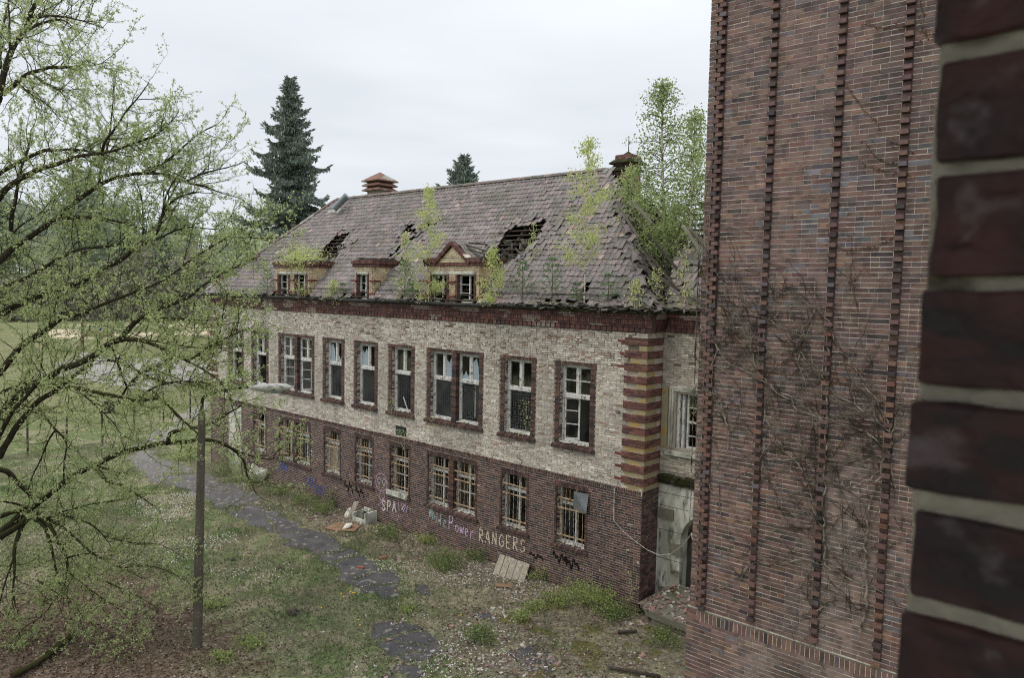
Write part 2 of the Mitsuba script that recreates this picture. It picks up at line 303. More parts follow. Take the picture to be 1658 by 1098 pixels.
# ---------------------------------------------------------------- the derelict building
YF, XR, XL = 19.1, -11.65, -38.8
HOUSE = thing('old_building', 'derelict two-storey brick building with damaged tiled hip roof and saplings growing on it', 'building')
upper = [(-14.29, 1.22), (-16.73, 1.22), (-19.88, 2.6), (-22.9, 1.2), (-25.2, 1.2), (-27.5, 1.2), (-30.48, 2.6), (-33.7, 1.2), (-36.1, 1.2)]
UZ0, UZ1, LZ0, LZ1 = 4.75, 7.36, 1.42, 3.34
lower = [(-14.32, 1.16), (-16.78, 1.16), (-19.93, 2.56), (-22.93, 1.14), (-25.25, 1.14), (-27.55, 1.14), (-30.58, 2.56), (-33.7, 1.14)]
DOOR = (-36.75, -35.6, .0, 3.35)
holes_u = [(c-w/2, c+w/2, UZ0, UZ1) for c, w in upper]
holes_l = [(c-w/2, c+w/2, LZ0, LZ1) for c, w in lower]+[DOOR]
core = M()
wall_core(core, XL, XR-.014, -.3, 3.745, [(h[0]-.1, h[1]+.1, h[2]-.1, h[3]+.13) for h in holes_l], lambda a, b, c, d: ((a, YF-.029, c), (b, YF+.012, d)))
wall_core(core, XL, XR-.015, -.3, 3.746, holes_l, lambda a, b, c, d: ((a, YF+.013, c), (b, YF+.38, d)))
wall_core(core, XL, XR-.016, 3.747, 9.1, holes_u, lambda a, b, c, d: ((a, YF+.012, c), (b, YF+.38, d)))
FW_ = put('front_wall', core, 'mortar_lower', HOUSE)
cm = M(); cz = [(XL, XR, 3.75, 8.56)]
wall_core(cm, XL, XR-.0, 3.747, 8.55, [(h[0]-.13, h[1]+.13, h[2]-.1, h[3]+.13) for h in holes_u], lambda a, b, c, d: ((a, YF+.0045, c), (b, YF+.0115, d)))
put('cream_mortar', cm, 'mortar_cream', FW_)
# cream bricks of the upper storey
sur_u = [(h[0]-.24, h[1]+.24, h[2]-.13, h[3]+.13) for h in holes_u]
Q0 = XR-.78
B = lay(XL, XR, 3.756, 8.55, sur_u+[(Q0+.12, XR, 3.8, 8.4)], header=.3, joint=.012)
c = np.stack([(B[:, 0]+B[:, 1])/2, np.full(len(B), YF), (B[:, 2]+B[:, 3])/2], 1)
nz = fbmn(c*[.55, 1, .8], 3); col = pal(CREAM, len(B), w=CREW, jit=.07, desat=.5)
pink = (fbmn(c*[1.2, 1, 2.2]+31, 2) > .62) & (rng.random(len(B)) < .2)
col[pink] = pal([(180, 150, 138), (168, 136, 124), (188, 162, 150)], int(pink.sum()))
grey = fbmn(c*[.9, 1, .35]+77, 3); col *= (1.06-.26*np.clip((grey-.45)*4, 0, 1))[:, None]
out = np.clip(.008+rng.normal(0, .003, len(B))-.007*(rng.random(len(B)) < .1), -.002, .02)
lo, hi = front_boxes(B, YF, out); sp = rng.random(len(B)) < .18
lo[sp, 2] += rng.uniform(0, .02, sp.sum()); hi[sp, 2] -= rng.uniform(0, .02, sp.sum()); hi[sp, 0] -= rng.uniform(0, .05, sp.sum())
keep = rng.random(len(B)) > .006; emit_pieces(lo[keep], hi[keep], col[keep], 'cream_mat', FW_, 'brick', 150, jit=.004, rest='cream_brickwork')
# dark bricks of the plinth storey
sur_l = [(h[0]-.1, h[1]+.1, h[2]-.1, h[3]+.13) for h in holes_l]
B = lay(XL, XR, 0., 3.62, sur_l, header=.3, joint=.013); B[:, 1] += .005
col = pal(DARK, len(B)); c = np.stack([(B[:, 0]+B[:, 1])/2, np.full(len(B), YF), (B[:, 2]+B[:, 3])/2], 1)
col *= (1.1-.4*fbmn(c*[.5, 1, .5], 3))[:, None]
lo, hi = front_boxes(B, YF-.025, .008+np.clip(rng.normal(0, .0015, len(B)), -.003, .004), .04)
emit_pieces(lo, hi, col, 'brick_mat', FW_, 'brick', 150, jit=.001, rest='dark_brickwork')
nS = int((XR-XL)/.077); x = XL+np.arange(nS)*.077
lo = np.stack([x+.005, np.full(nS, YF-.042), np.full(nS, 3.625)], 1); hi = np.stack([x+.064, np.full(nS, YF+.02), np.full(nS, 3.745)], 1)
put('soldier_course', M().boxes(lo, hi, pal(DARK, nS), jit=.002), 'brick_mat', FW_, kind='stuff')
# cornice of moulded brick courses, front, return and recess
cor = M()
def cornice_run(a, b, mk, r=rng):
    for z0, z1, o, w in [(8.55, 8.69, .07, .2), (8.70, 8.765, .1, .25), (8.775, 8.93, .135, .077), (8.94, 9.0, .18, .25), (9.01, 9.09, .235, .125)]:
        n = int((b-a)/w); u = a+np.arange(n)*(b-a)/n; s = (b-a)/n
        g = .014 if w < .1 or w == .25 else .016
        if z0 == 8.55: g = .05
        cc = pal([(112, 62, 56), (96, 54, 52), (84, 50, 50), (124, 72, 62)], n)
        eff = fbmn(np.c_[u*1.1, np.full(n, z0*3), np.zeros(n)], 2) > .66
        cc[eff] = cc[eff]*.6+.4*lin(190, 182, 172)
        for i in range(n): cor.boxes(*[np.array([q]) for q in mk(u[i], u[i]+s-g, z0, z1, o)], cc[i:i+1], jit=.002)
        cor.boxes(*[np.array([q]) for q in mk(a, b, z0-.004, z1+.006, o-.02)], np.array([lin(70, 52, 48)]))
cornice_run(XL-.2, XR+.2, lambda a, b, c, d, o: ((a, YF-o, c), (b, YF+.1, d)))
cornice_run(YF+.1, 20.0, lambda a, b, c, d, o: ((XR-.1, a, c), (XR+o, b, d)))
cornice_run(XR+.25, -5., lambda a, b, c, d, o: ((a, 20.-o, c), (b, 20.1, d)))
put('cornice', cor, 'brick_mat', HOUSE, kind='stuff', label='dark red brick cornice stepping out under the eaves')
led = M()
led.box((XL-.3, YF-.33, 9.10), (XR+.3, YF+.3, 9.17)); led.box((XR-.2, YF+.3, 9.101), (XR+.3, 20.1, 9.171)); led.box((XR+.3, 19.72, 9.102), (-5, 20.3, 9.172))
for i in range(90):
    xx = rng.uniform(-24, -11.4); w = rng.uniform(.05, .22); led.obox((xx, YF-.2+rng.normal(0, .06), 9.18), [(w, rng.normal(0, .03), 0), (0, w*.6, .01), (0, 0, rng.uniform(.01, .05))])
put('eaves_ledge', led, 'mossy_ledge', HOUSE)
gut = M(); pts = [(xx, YF-.36+.01*math.sin(xx*2.), 9.185-.02*math.sin(xx*.9)) for xx in np.linspace(XL-.3, -15.3, 60)]
gut.tube(pts, .065, sides=8); put('gutter', gut, 'dark_metal', HOUSE, label='sagging dark gutter along the eaves')

# quoins at the right corner
q = M(); qs = M(); qy = M()
for k in range(12):
    z0 = 3.905+.385*k
    for j in range(3):
        za = z0+j*CR
        for mk, a, b in ((lambda a, b, c, d: ((a, YF-.04, c), (b, YF+.05, d)), Q0, XR+.03), (lambda a, b, c, d: ((XR-.05, a, c), (XR+.035, b, d)), YF-.036, YF+.86)):
            u = a; st = j % 2
            while u < b-.02:
                L = .125 if st else .25; st = 0; L = b-u if b-u-L < .09 else L
                lo_, hi_ = mk(u+.003, u+L-.006, za+.005, za+CR-.004); q.boxes(np.array([lo_]), np.array([hi_]), pal(QUOIN, 1), jit=.002); u += L
    qs.box((Q0+.005, YF-.026, z0+.003), (XR+.02, YF+.05, z0+3*CR-.003)); qs.box((XR-.05, YF-.022, z0+.003), (XR+.022, YF+.85, z0+3*CR-.003))
    if k in (0, 1, 2, 9, 11):
        q.box((Q0-.25, YF-.02, z0+.08), (Q0-.01, YF+.04, z0+.15), lin(118, 60, 54))
    if k in (1, 10): q.box((Q0-.17, YF-.03, z0+.09), (Q0-.02, YF+.04, z0+.16), lin(110, 60, 54))
    zt = z0+3*CR; zb = zt+.385-3*CR
    if k < 11:
        w = [.76, .76, .76, .66, .62, .5, .45, .4, .36, .6, .3][k]*rng.uniform(.85, 1.02)
        qy.box((XR-w, YF-.004-.002*k, zt), (XR+.004, YF+.05, zb)); qy.box((XR-.03, YF-.001, zt), (XR+.007, YF+.3+.05*(11-k), zb))
qy.box((Q0+.02, YF-.012, 3.752), (XR+.005, YF+.05, 3.905)); qy.box((XR-.03, YF-.01, 3.752), (XR+.008, YF+.85, 3.905))
ql = M()
for k in range(12):
    for j in range(3):
        z0 = 3.905+.385*k+j*CR; u = XL-.02; st = j % 2
        while u < XL+.76:
            L = .125 if st else .25; st = 0; L = XL+.78-u if XL+.78-u-L < .09 else L; ql.boxes(np.array([[u+.003, YF-.04, z0+.005]]), np.array([[u+L-.006, YF+.05, z0+CR-.004]]), pal(QUOIN, 1), jit=.002); u += L
put('corner_quoin', ql, 'brick_mat', HOUSE, kind='stuff', label='banded red brick corner at the far left end of the facade')
QK = put('corner_quoin', q, 'brick_mat', HOUSE, kind='stuff', label='banded red brick corner with yellowish stucco between the bands')
put('quoin_mortar', qs, 'mortar_lower', QK); put('stucco_band', qy, 'yellow_stucco', QK)

# right return wall, recess wall
rw = M(); rw.box((XR-.38, YF+.385, -.3), (XR-.012, 20.38, 9.1)); rw.box((XR-.38, YF-.01, -.3), (XR-.013, YF+.38, 3.75)); rw.box((XR-.3, YF+.015, 3.75), (XR-.014, YF+.38, 9.1))
RW = put('side_wall', rw, 'mortar_lower', HOUSE)
B = lay(YF-.03, 20.0, 0., 3.62, header=.45); lo, hi = side_boxes(B, XR-.012, .011+rng.normal(0, .002, len(B)), .03)
put('dark_brickwork', M().boxes(lo, hi, pal(DARK, len(B)), jit=.0018), 'brick_mat', RW, kind='stuff')
B = lay(YF, 20.0, 3.9, 8.55, [(YF, YF+.86, 3.9, 8.4)]); lo, hi = side_boxes(B, XR-.012, .012+rng.normal(0, .003, len(B)), .03)
put('cream_brickwork', M().boxes(lo, hi, pal(CREAM, len(B), w=CREW)*.9, jit=.003), 'cream_mat', RW, kind='stuff')
n = 12; y = YF-.02+np.arange(n)*.077
put('soldier_course', M().boxes(np.stack([np.full(n, XR-.03), y, np.full(n, 3.625)], 1), np.stack([np.full(n, XR+.006), y+.065, np.full(n, 3.745)], 1), pal(DARK, n)), 'brick_mat', RW, kind='stuff')
YR = 20.0; WIN = (-11.15, -9.6, 5.05, 6.72)
rc = M(); AX, AR, AS = -9.92, .93, 2.2
arch = [(AX+AR*math.cos(t), AS+AR*1.05*math.sin(t)) for t in np.linspace(0, math.pi, 20)]
poly = Polygon([(XR, -.3), (-5, -.3), (-5, 4.15), (XR, 4.15)]).difference(Polygon([(AX+AR, -.4)]+arch+[(AX-AR, -.4)]))
t = trimesh.creation.extrude_polygon(poly, .45, engine='earcut')
V = np.c_[t.vertices[:, 0], YR+t.vertices[:, 2], t.vertices[:, 1]]; rc.add(V, t.faces[:, ::-1], (.5, .5, .5))
RC = put('stucco_wall', rc, 'grey_stucco', HOUSE, label='grey stained stucco wall with an arched opening in the recess')
for a, b, c, d in [(-11.6, -11.09, 2.8, 3.14), (-11.17, -10.81, 1.76, 2.11), (-11.13, -10.79, 1.15, 1.29), (-11.52, -10.79, .54, .67)]:
    put('stone_block', M().obox(((a+b)/2, YR-.02, (c+d)/2), [((b-a)/2, 0, 0), (0, .035, 0), (0, 0, (d-c)/2)], jit=.012), 'concrete', RC)
ln = M()
for z0, a, b in [(3.6, XR, -10.3), (3.2, XR, -10.6), (2.45, XR, -10.75), (1.55, XR, -10.75)]:
    ln.box((a, YR-.006, z0), (b, YR+.01, z0+.012))
put('joint_line', ln, 'dark_metal', RC, kind='stuff')
lg = M(); lg.box((XR, YR-.14, 4.02), (-5, YR+.05, 4.16)); lg.box((XR, YR-.08, 3.9), (-5, YR+.04, 4.018))
for i in range(24): lg.obox((rng.uniform(XR+.1, -9.8), YR-.1+rng.normal(0, .03), 4.18), [(rng.uniform(.06, .16), 0, .02), (0, .07, .01), (0, 0, .02)])
put('ledge', lg, 'mossy_ledge', RC, label='crumbling mossy ledge above the grey stucco wall')
ru = M(); wall_core(ru, XR, -5., 4.16, 9.1, [WIN], lambda a, b, c, d: ((a, YR+.012, c), (b, YR+.45, d)))
RU = put('recess_wall', ru, 'mortar_cream', HOUSE)
B = lay(XR+.0, -5.2, 4.3, 8.55, [(WIN[0]-.28, WIN[1]+.3, WIN[2]-.25, WIN[3]+.14)], header=.3)
col = pal(CREAM, len(B), w=CREW)*.86; lo, hi = front_boxes(B, YR, .003+rng.normal(0, .005, len(B)), .03)
ok = rng.random(len(B)) > .02; put('cream_brickwork', M().boxes(lo[ok], hi[ok], col[ok], jit=.004), 'cream_mat', RU, kind='stuff')
ys = M(); ys.box((XR+.02, YR-.03, 5.0), (XR+.24, YR+.02, 6.86)); put('stucco_strip', ys, 'yellow_stucco', RU)
rs = M()
for k, o in enumerate((.05, .0)):
    e = .2-.07*k
    rs.box((WIN[0]-e, YR-.04+o*0-.02*(1-k), WIN[2]), (WIN[0]-e+.06, YR+.3, WIN[3]+e)); rs.box((WIN[1]+e-.06, YR-.04-.02*(1-k), WIN[2]), (WIN[1]+e, YR+.3, WIN[3]+e)); rs.box((WIN[0]-e+.061, YR-.039-.02*(1-k), WIN[3]+e-.06), (WIN[1]+e-.061, YR+.3, WIN[3]+e-.001))
rs.box((WIN[0]-.3, YR-.13, WIN[2]-.22), (WIN[1]+.2, YR+.3, WIN[2]-.1))
W0 = put('window', rs, 'grey_stucco', HOUSE, label='deep stuccoed window in the recess beside the brick tower')
fr = M()
def frame_bars(m, x0, x1, z0, z1, y, w=.06, d=.07):
    m.box((x0, y, z0), (x0+w, y+d, z1)); m.box((x1-w, y, z0), (x1, y+d, z1)); m.box((x0+w, y+.002, z0), (x1-w, y+d, z0+w)); m.box((x0+w, y+.002, z1-w), (x1-w, y+d, z1))
xx = WIN[0]+.28; frame_bars(fr, xx, WIN[1], WIN[2], WIN[3], YR+.2)
for z0 in (5.42, 5.82, 6.28): fr.box((xx+.06, YR+.21, z0), (WIN[1]-.06, YR+.25, z0+(.07 if z0 == 5.82 else .03)))
fr.box((WIN[0]-.0, YR+.1, WIN[2]), (WIN[0]+.09, YR+.3, WIN[3])); fr.box((WIN[0]+.14, YR+.15, WIN[2]), (WIN[0]+.22, YR+.3, WIN[3]))
put('frame', fr, 'old_paint_wood', W0)
pm = M(); pm.quad([(xx+.06, YR+.23, 6.3), (WIN[1]-.06, YR+.23, 6.3), (WIN[1]-.06, YR+.23, 6.66), (xx+.06, YR+.23, 6.66)], (.5, .5, .5)); put('pane', pm, 'pane', W0)

# interior so that the openings look into real dark rooms
it = M()
it.box((XL+.2, YF+.4, .05), (XR-.1, 25.5, .15)); it.box((XL+.2, YF+.4, 3.9), (XR-.1, 25.5, 4.1)); it.box((XL+.2, YF+.39, 8.75), (XR-.1, 28.5, 8.95)); it.box((XR-.09, 20.47, 3.9), (-5.41, 25.5, 4.1)); it.box((XR-.09, 20.47, 8.75), (-5.41, 28.5, 8.95))
it.box((XL+.2, 24.3, .15), (-5, 24.5, 8.75))
for xx in (-15.5, -21.6, -26.3, -31.6): it.box((xx, YF+.39, .15), (xx+.15, 24.3, 3.89)); it.box((xx-.2, YF+.39, 4.1), (xx-.05, 24.3, 8.74))
it.box((XR-.36, 20.4, -.3), (XR-.1, 29, 9.1)); it.box((XL, YF+.39, -.3), (XL+.35, 29, 9.1)); it.box((XL+.3, 28.8, -.3), (-5, 29.1, 9.1)); it.box((-5.4, 20.46, -.3), (-5, 28.8, 9.1)); it.box((XR, 21.6, .1), (-5.4, 21.7, 4.))
put('interior_wall', it, 'plaster', HOUSE)

# ---------------------------------------------------------------- windows of the front wall
def jagged(x0, x1, z0, z1, miss, r):
    """a pane with its upper/lower part broken away"""
    n = 7; xs = np.linspace(x0, x1, n)
    if miss == 'none': return Polygon([(x0, z0), (x1, z0), (x1, z1), (x0, z1)])
    h = z1-z0
    if miss == 'low': return Polygon([(x0, z0), (x1, z0)]+[(x, z0+h*r.uniform(.08, .45)) for x in xs[::-1]])
    if miss == 'side': return Polygon([(x0, z0), (x1-(x1-x0)*.1, z0), (x0+(x1-x0)*r.uniform(.5, .8), z0+h*.3), (x0+(x1-x0)*r.uniform(.6, .9), z0+h*.6), (x0+(x1-x0)*r.uniform(.35, .6), z0+h*.95), (x0, z1-h*r.uniform(0, .3))])
    return Polygon([(x0, z0), (x1, z0), (x1, z0+h*.6), (x0+(x1-x0)*.7, z0+h*.9), (x0+.4*(x1-x0), z0+h*.62), (x0, z0+h*.8)])
def pane_mesh(poly, y):
    t = trimesh.creation.triangulate_polygon(poly, engine='earcut'); v, f = t
    return M().add(np.c_[v[:, 0], np.full(len(v), y), v[:, 1]], f, (.5, .5, .5))
pane_r = np.random.default_rng(5)
def upper_light(parent, x0, x1, i, j, style):
    y = YF+.17; r = pane_r
    zt = 6.32; m = M()
    frame_bars(m, x0, x1, UZ0+.06, UZ1, y, .065, .09)
    m.box((x0+.066, y-.03, zt-.05), (x1-.066, y+.1, zt+.06))
    xm = (x0+x1)/2
    m.box((xm-.045, y-.012, zt+.06), (xm+.045, y+.085, UZ1-.066))
    for a, b in ((x0+.066, xm-.046), (xm+.046, x1-.066)):
        frame_bars(m, a, b, zt+.061, UZ1-.067, y+.012, .04, .05)
        if style in (8, 2): m.box((a+.04, y+.02, (zt+UZ1)/2-.015), (b-.04, y+.05, (zt+UZ1)/2+.02))
    k = put('frame', m, 'old_paint_wood', parent)
    if style in (8, 2):                                                    # an open casement with cross bars
        c = M(); w = (x1-x0)*.44; ang = {8: .28, 2: .5}[style]
        ux = np.array([math.cos(ang), math.sin(ang), 0]); uy = np.array([-math.sin(ang), math.cos(ang), 0]); o = np.array([x0+.08, y+.03, 0])
        def bar(a, b, z0, z1, d=.045): c.obox(o+ux*(a+b)/2+np.array([0, 0, (z0+z1)/2]), [ux*(b-a)/2, uy*d/2, np.array([0, 0, (z1-z0)/2])])
        za, zb = UZ0+.13, zt-.06
        bar(0, .05, za, zb); bar(w-.06, w, za, zb); bar(.051, w-.061, za, za+.06); bar(.051, w-.061, zb-.05, zb)
        for zz in (za+(zb-za)*.36, za+(zb-za)*.68): bar(.051, w-.061, zz, zz+.03)
        put('casement', c, 'old_paint_wood', parent)
        p = jagged(.05, w-.06, za+.06, za+(zb-za)*.36, 'low', r); v, f = trimesh.creation.triangulate_polygon(p, engine='earcut')
        put('pane', M().add(o+v[:, :1]*ux+np.array([0, 0, 1])*v[:, 1:2], f, (.5,)*3), 'pane', parent)
    else:
        c = M(); frame_bars(c, x0+.066, x0+.11+.0, UZ0+.13, zt-.06, y+.02, .042, .05)
        put('casement', c, 'old_paint_wood', parent)
        if style in (3, 4, 5, 6, 7):                                       # wire grid inside the opening
            wm = M(); n = max(4, int((x1-x0)/.115))
            for xx in np.linspace(x0+.1, x1-.08, n): wm.box((xx-.004, y+.07, UZ0+.13), (xx+.004, y+.078, zt-.05))
            for zz in np.linspace(UZ0+.16, zt-.1, 14): wm.box((x0+.08, y+.078, zz-.004), (x1-.08, y+.085, zz+.004))
            put('wire_grid', wm, 'zinc', parent)
            if r.random() < .8:
                c2 = M(); a = x0+(x1-x0)*r.uniform(.35, .7); frame_bars(c2, a, a+.06, UZ0+.2, zt-.1, y+.4, .03, .04); put('inner_casement', c2, 'old_paint_wood', parent)
    for a, b in ((x0+.1, xm-.08), (xm+.08, x1-.1)):
        miss = r.choice(['top', 'side', 'low', 'gone', 'none'], p=[.25, .25, .25, .15, .1])
        if miss == 'gone': continue
        put('pane', pane_mesh(jagged(a, b, zt+.1, UZ1-.1, miss, r), y+.035), 'dusty_pane' if (style in (3, 4, 6) and miss != 'none') else 'pane', parent)
def surround(m, x0, x1, z0, z1, jw, top, y, proud, r=rng, mull=None, tooth=.035):
    n = int(round((z1-z0)/CR))
    for i in range(n):
        za = z0+(z1-z0)*i/n; zb = za+(z1-z0)/n
        for s, e in ((x0, -1), (x1, 1)):
            w = jw+(.0 if i % 2 else -tooth)
            a, b = (s-w, s) if e < 0 else (s, s+w)
            m.boxes(np.array([[a, y-proud, za+.005]]), np.array([[b, y+.16, zb-.006]]), pal(DARK, 1), jit=.002)
        if mull:
            m.boxes(np.array([[mull[0], y-proud+.003, za+.005]]), np.array([[mull[1], y+.26, zb-.006]]), pal(DARK, 1), jit=.002)
    k = int((x1-x0+.1)/.077); xs = np.linspace(x0-.05, x1+.05, k+1)
    m.boxes(np.c_[xs[:-1]+.004, np.full(k, y-proud), np.full(k, z1+.004)], np.c_[xs[1:]-.006, np.full(k, y+.16), np.full(k, z1+top)], pal(DARK, k), jit=.002)
    for s, e in ((x0, -1), (x1, 1)):
        a, b = (s-jw, s-.052) if e < 0 else (s+.052, s+jw)
        m.boxes(np.array([[a, y-proud, z1+.004]]), np.array([[b, y+.1, z1+top]]), pal(DARK, 1), jit=.002)
def sill_bricks(m, x0, x1, z, y, proj=.12, h=.12):
    n = int((x1-x0)/.075)
    for i in range(n):
        a = x0+(x1-x0)*i/n; b = a+(x1-x0)/n-.009
        V = np.array([[a, y-proj, z-h], [b, y-proj, z-h], [b, y+.1, z-h], [a, y+.1, z-h], [a, y-proj, z-.02], [b, y-proj, z-.02], [b, y+.13, z+.06], [a, y+.13, z+.06]])+rng.normal(0, .002, (8, 3))
        m.add(V, [[0, 1, 5, 4], [1, 2, 6, 5], [3, 7, 6, 2], [0, 4, 7, 3], [4, 5, 6, 7], [0, 3, 2, 1]], pal(DARK, 1)[0]*.8)
    m.box((x0+.004, y-proj+.012, z-h+.006), (x1-.008, y+.09, z-.03), lin(98, 90, 86))
UW = ['', '', '', '', '', '', '', '', '']
for i, (cx, w) in enumerate(upper):
    x0, x1 = cx-w/2, cx+w/2; style = 8-i; dbl = w > 2
    m = M(); mull = (cx-.12, cx+.12) if dbl else None
    surround(m, x0, x1, UZ0+.02, UZ1, .21, .115, YF, .014, mull=mull)
    k = put('window', m, 'brick_mat', HOUSE, label=['tall upper window with an open white casement, nearest the corner', 'tall upper window with a leafy seedling on its sill and wire grid', 'tall double upper window with white frames, in the middle of the facade', 'tall narrow upper window with a white stick lying on its sill', 'tall narrow upper window with half frosted top panes', 'tall narrow upper window with one curved shard of glass at the top', 'tall double upper window half hidden by linden leaves', None, None][i])
    sm = M(); sill_bricks(sm, x0-.24, x1+.24, UZ0-.02, YF); put('sill', sm, 'brick_mat', k)
    lm = M(); lm.box((x0, YF+.135, UZ0-.02), (x1, YF+.3, UZ0+.055))
    for _ in range(int(14*w)): lm.obox((rng.uniform(x0, x1), YF+rng.uniform(.02, .16), UZ0+.06), [(rng.uniform(.02, .07), .01, 0), (0, .03, .008), (0, 0, .008)])
    put('inner_sill', lm, 'grey_stucco', k)
    if dbl:
        upper_light(k, x0, cx-.12, i, 0, style); upper_light(k, cx+.12, x1, i, 1, style)
    else: upper_light(k, x0, x1, i, 0, style)
    if i == 3:
        st = M(); st.beam((cx-.0, YF+.12, UZ0+.62), (cx+.5, YF-.03, UZ0+.06), .03, .02); put('stick', st, 'old_paint_wood', k)
def bars(parent, x0, x1, extra, r):
    y = YF+.03
    for fz in (.2, .37, .84):
        b = M(); z = LZ1-(LZ1-LZ0)*fz; b.obox(((x0+x1)/2, y, z), [((x1-x0)/2+.03, 0, r.normal(0, .008)), (0, .008, 0), (0, 0, .023)]); put('grille_bar', b, 'rust', parent)
    n = 6 if x1-x0 > 1.12 else 5
    for j in range(n):
        xx = x0+(x1-x0)*(j+.7)/(n+.4)+r.normal(0, .012); b = M()
        zt = LZ1-.06 if r.random() < .75 else LZ1-r.uniform(.25, .6)
        b.tube([(xx, y+.022, LZ0+.05+r.uniform(0, .06)), (xx+r.normal(0, .012), y+.024, (LZ0+LZ1)/2), (xx+r.normal(0, .015), y+.022, zt)], .0115, sides=5); put('grille_bar', b, 'rust', parent)
br = np.random.default_rng(11)
LLAB = ['barred lower window with a bent grey metal plate hung over its grille', 'barred lower window with straight rusty bars, second from the corner', 'barred double lower window above the pale wall writing', 'barred lower window with a pale concrete sill slab', 'barred lower window beside the drawn face', 'barred lower window with a boarded lower half', 'barred double lower window behind linden leaves', 'barred lower window beside the bricked door']
for i, (cx, w) in enumerate(lower):
    x0, x1 = cx-w/2, cx+w/2; dbl = w > 2; m = M(); mull = (cx-.12, cx+.12) if dbl else None
    surround(m, x0, x1, LZ0-.06, LZ1, .097, .122, YF-.0, .036, mull=mull, tooth=0.)
    k = put('window', m, 'brick_mat', HOUSE, label=LLAB[i])
    sm = M(); sill_bricks(sm, x0-.16, x1+.16, LZ0-.03, YF-.025, .09, .1); put('sill', sm, 'brick_mat', k)
    lm = M(); lm.box((x0, YF+.1, LZ0-.02), (x1, YF+.3, LZ0+.05))
    for _ in range(int(16*w)): lm.obox((rng.uniform(x0, x1), YF+rng.uniform(.0, .16), LZ0+.06), [(rng.uniform(.015, .05), .01, 0), (0, .03, .008), (0, 0, .012)])
    put('inner_sill', lm, 'grey_stucco', k)
    for a, b in (((x0, cx-.12), (cx+.12, x1)) if dbl else ((x0, x1),)):
        fm = M(); y = YF+.2; frame_bars(fm, a, b, LZ0+.05, LZ1, y, .05, .06)
        fm.box((a+.05, y-.01, LZ1-.62), (b-.05, y+.065, LZ1-.53)); xm = a+(b-a)*.55
        fm.box((xm-.03, y+.004, LZ0+.1), (xm+.03, y+.066, LZ1-.05))
        if i in (2, 3, 4): fm.box((a+.05, y+.01, LZ0+.75), (b-.05, y+.05, LZ0+.78))
        put('frame', fm, 'old_paint_wood', k)
        if i not in (0, 5):
            for j in range(2):
                aa, bb = ((a+.06, xm-.03), (xm+.03, b-.06))[j]
                if br.random() < .6: put('pane', pane_mesh(jagged(aa, bb, LZ1-.52, LZ1-.06, br.choice(['low', 'side', 'none', 'top']), br), y+.03), 'pane', k)
                if br.random() < .45: put('pane', pane_mesh(jagged(aa, bb, LZ0+.11, LZ1-.63, br.choice(['low', 'side', 'none']), br), y+.032), 'dusty_pane' if br.random() < .3 else 'pane', k)
        if i == 5:
            bm = M(); n = 6
            for j in range(n): bm.box((a+.05+(b-a-.1)*j/n, y+.07, LZ0+.06), (a+.05+(b-a-.1)*(j+1)/n-.01, y+.09, LZ1-.62))
            put('board', bm, 'grey_wood', k)
        bars(k, a, b, 0, br)
    if i == 3: put('sill_slab', M().obox((cx+.0, YF-.14, LZ0+.02), [(.66, 0, 0), (0, .03, .0), (0, 0, .1)]), 'grey_stucco', k, label='pale concrete slab standing on the window sill')
# metal plate and fittings on the wall
pl = M(); a, b, c_, d = on_y(929, 796, 18.97), on_y(953, 801, 19.0), on_y(949, 832, 18.9), on_y(928.5, 823, 18.97)
P = np.array([a, b, c_, d]); nn = np.array([0, .012, 0]); pl.add(np.vstack([P, P+nn]), [[0, 3, 2, 1], [4, 5, 6, 7], [0, 1, 5, 4], [1, 2, 6, 5], [2, 3, 7, 6], [3, 0, 4, 7]], (.5, .5, .5))
k = thing('metal_plate', 'bent grey sheet metal plate hooked on the barred window nearest the corner', 'metal plate'); put('sheet', pl, 'zinc', k)
dm = M(); dm.box((DOOR[0]-.1, YF+.0, DOOR[2]), (DOOR[1]+.1, YF+.3, DOOR[3]+.13)); DK = put('walled_door', dm, 'grey_stucco', HOUSE, label='pale walled-up doorway at the left end of the facade')
sgn = M(); sgn.box((-23.18, YF-.03, 3.84), (-22.56, YF+.0, 4.2), lin(38, 44, 44))
for _ in range(40):
    xx, zz = rng.uniform(-23.1, -22.64), rng.uniform(3.88, 4.1); sgn.obox((xx, YF-.032, zz), [(rng.uniform(.02, .06), 0, .01), (0, .003, 0), (-.01, 0, rng.uniform(.01, .03))], pal([(60, 84, 46), (92, 112, 64), (44, 60, 48), (120, 130, 110)], 1)[0])
put('wall_picture', sgn, 'paint_vc', label='small dark framed picture of greenery fixed on the cream wall below the windows', cat='picture')
rg = M(); t = np.linspace(0, 2*math.pi, 17); o = on_y(1001, 667, 19.06); rg.tube([o+np.array([.075*math.cos(a), -.02, .04*math.sin(a)]) for a in t], .015, sides=6)
put('wall_ring', rg, 'dark_metal', label='small black iron ring on the cream wall left of the banded corner', cat='ring')
hk = M(); o = on_y(845, 747, 19.06); hk.tube([o+np.array(v) for v in ((-.14, 0, .04), (.04, -.03, .05), (.03, -.05, -.02), (-.02, -.04, -.12))], .012, sides=5)
put('wall_hook', hk, 'dark_metal', label='bent black wire hook above the brick band between two lower windows', cat='hook')
cb = M(); a = on_y(1002, 782, 19.0); b = on_y(995, 792, 18.98); c_ = on_y(993.5, 843, 18.98)
cb.tube([a, (a+b)/2+[0, -.03, .02], b, c_], .02, sides=8); CK = put('conduit_pipe', cb, 'lamp_body', label='thin pale pipe running down the dark brick wall by the corner', cat='pipe')
wi = M(); e1 = on_y(1066, 900, 19.0); e2 = np.array([-6.35, 12.3, 3.9]); P = [c_]; mid = on_y(1030, 878, 18.9)
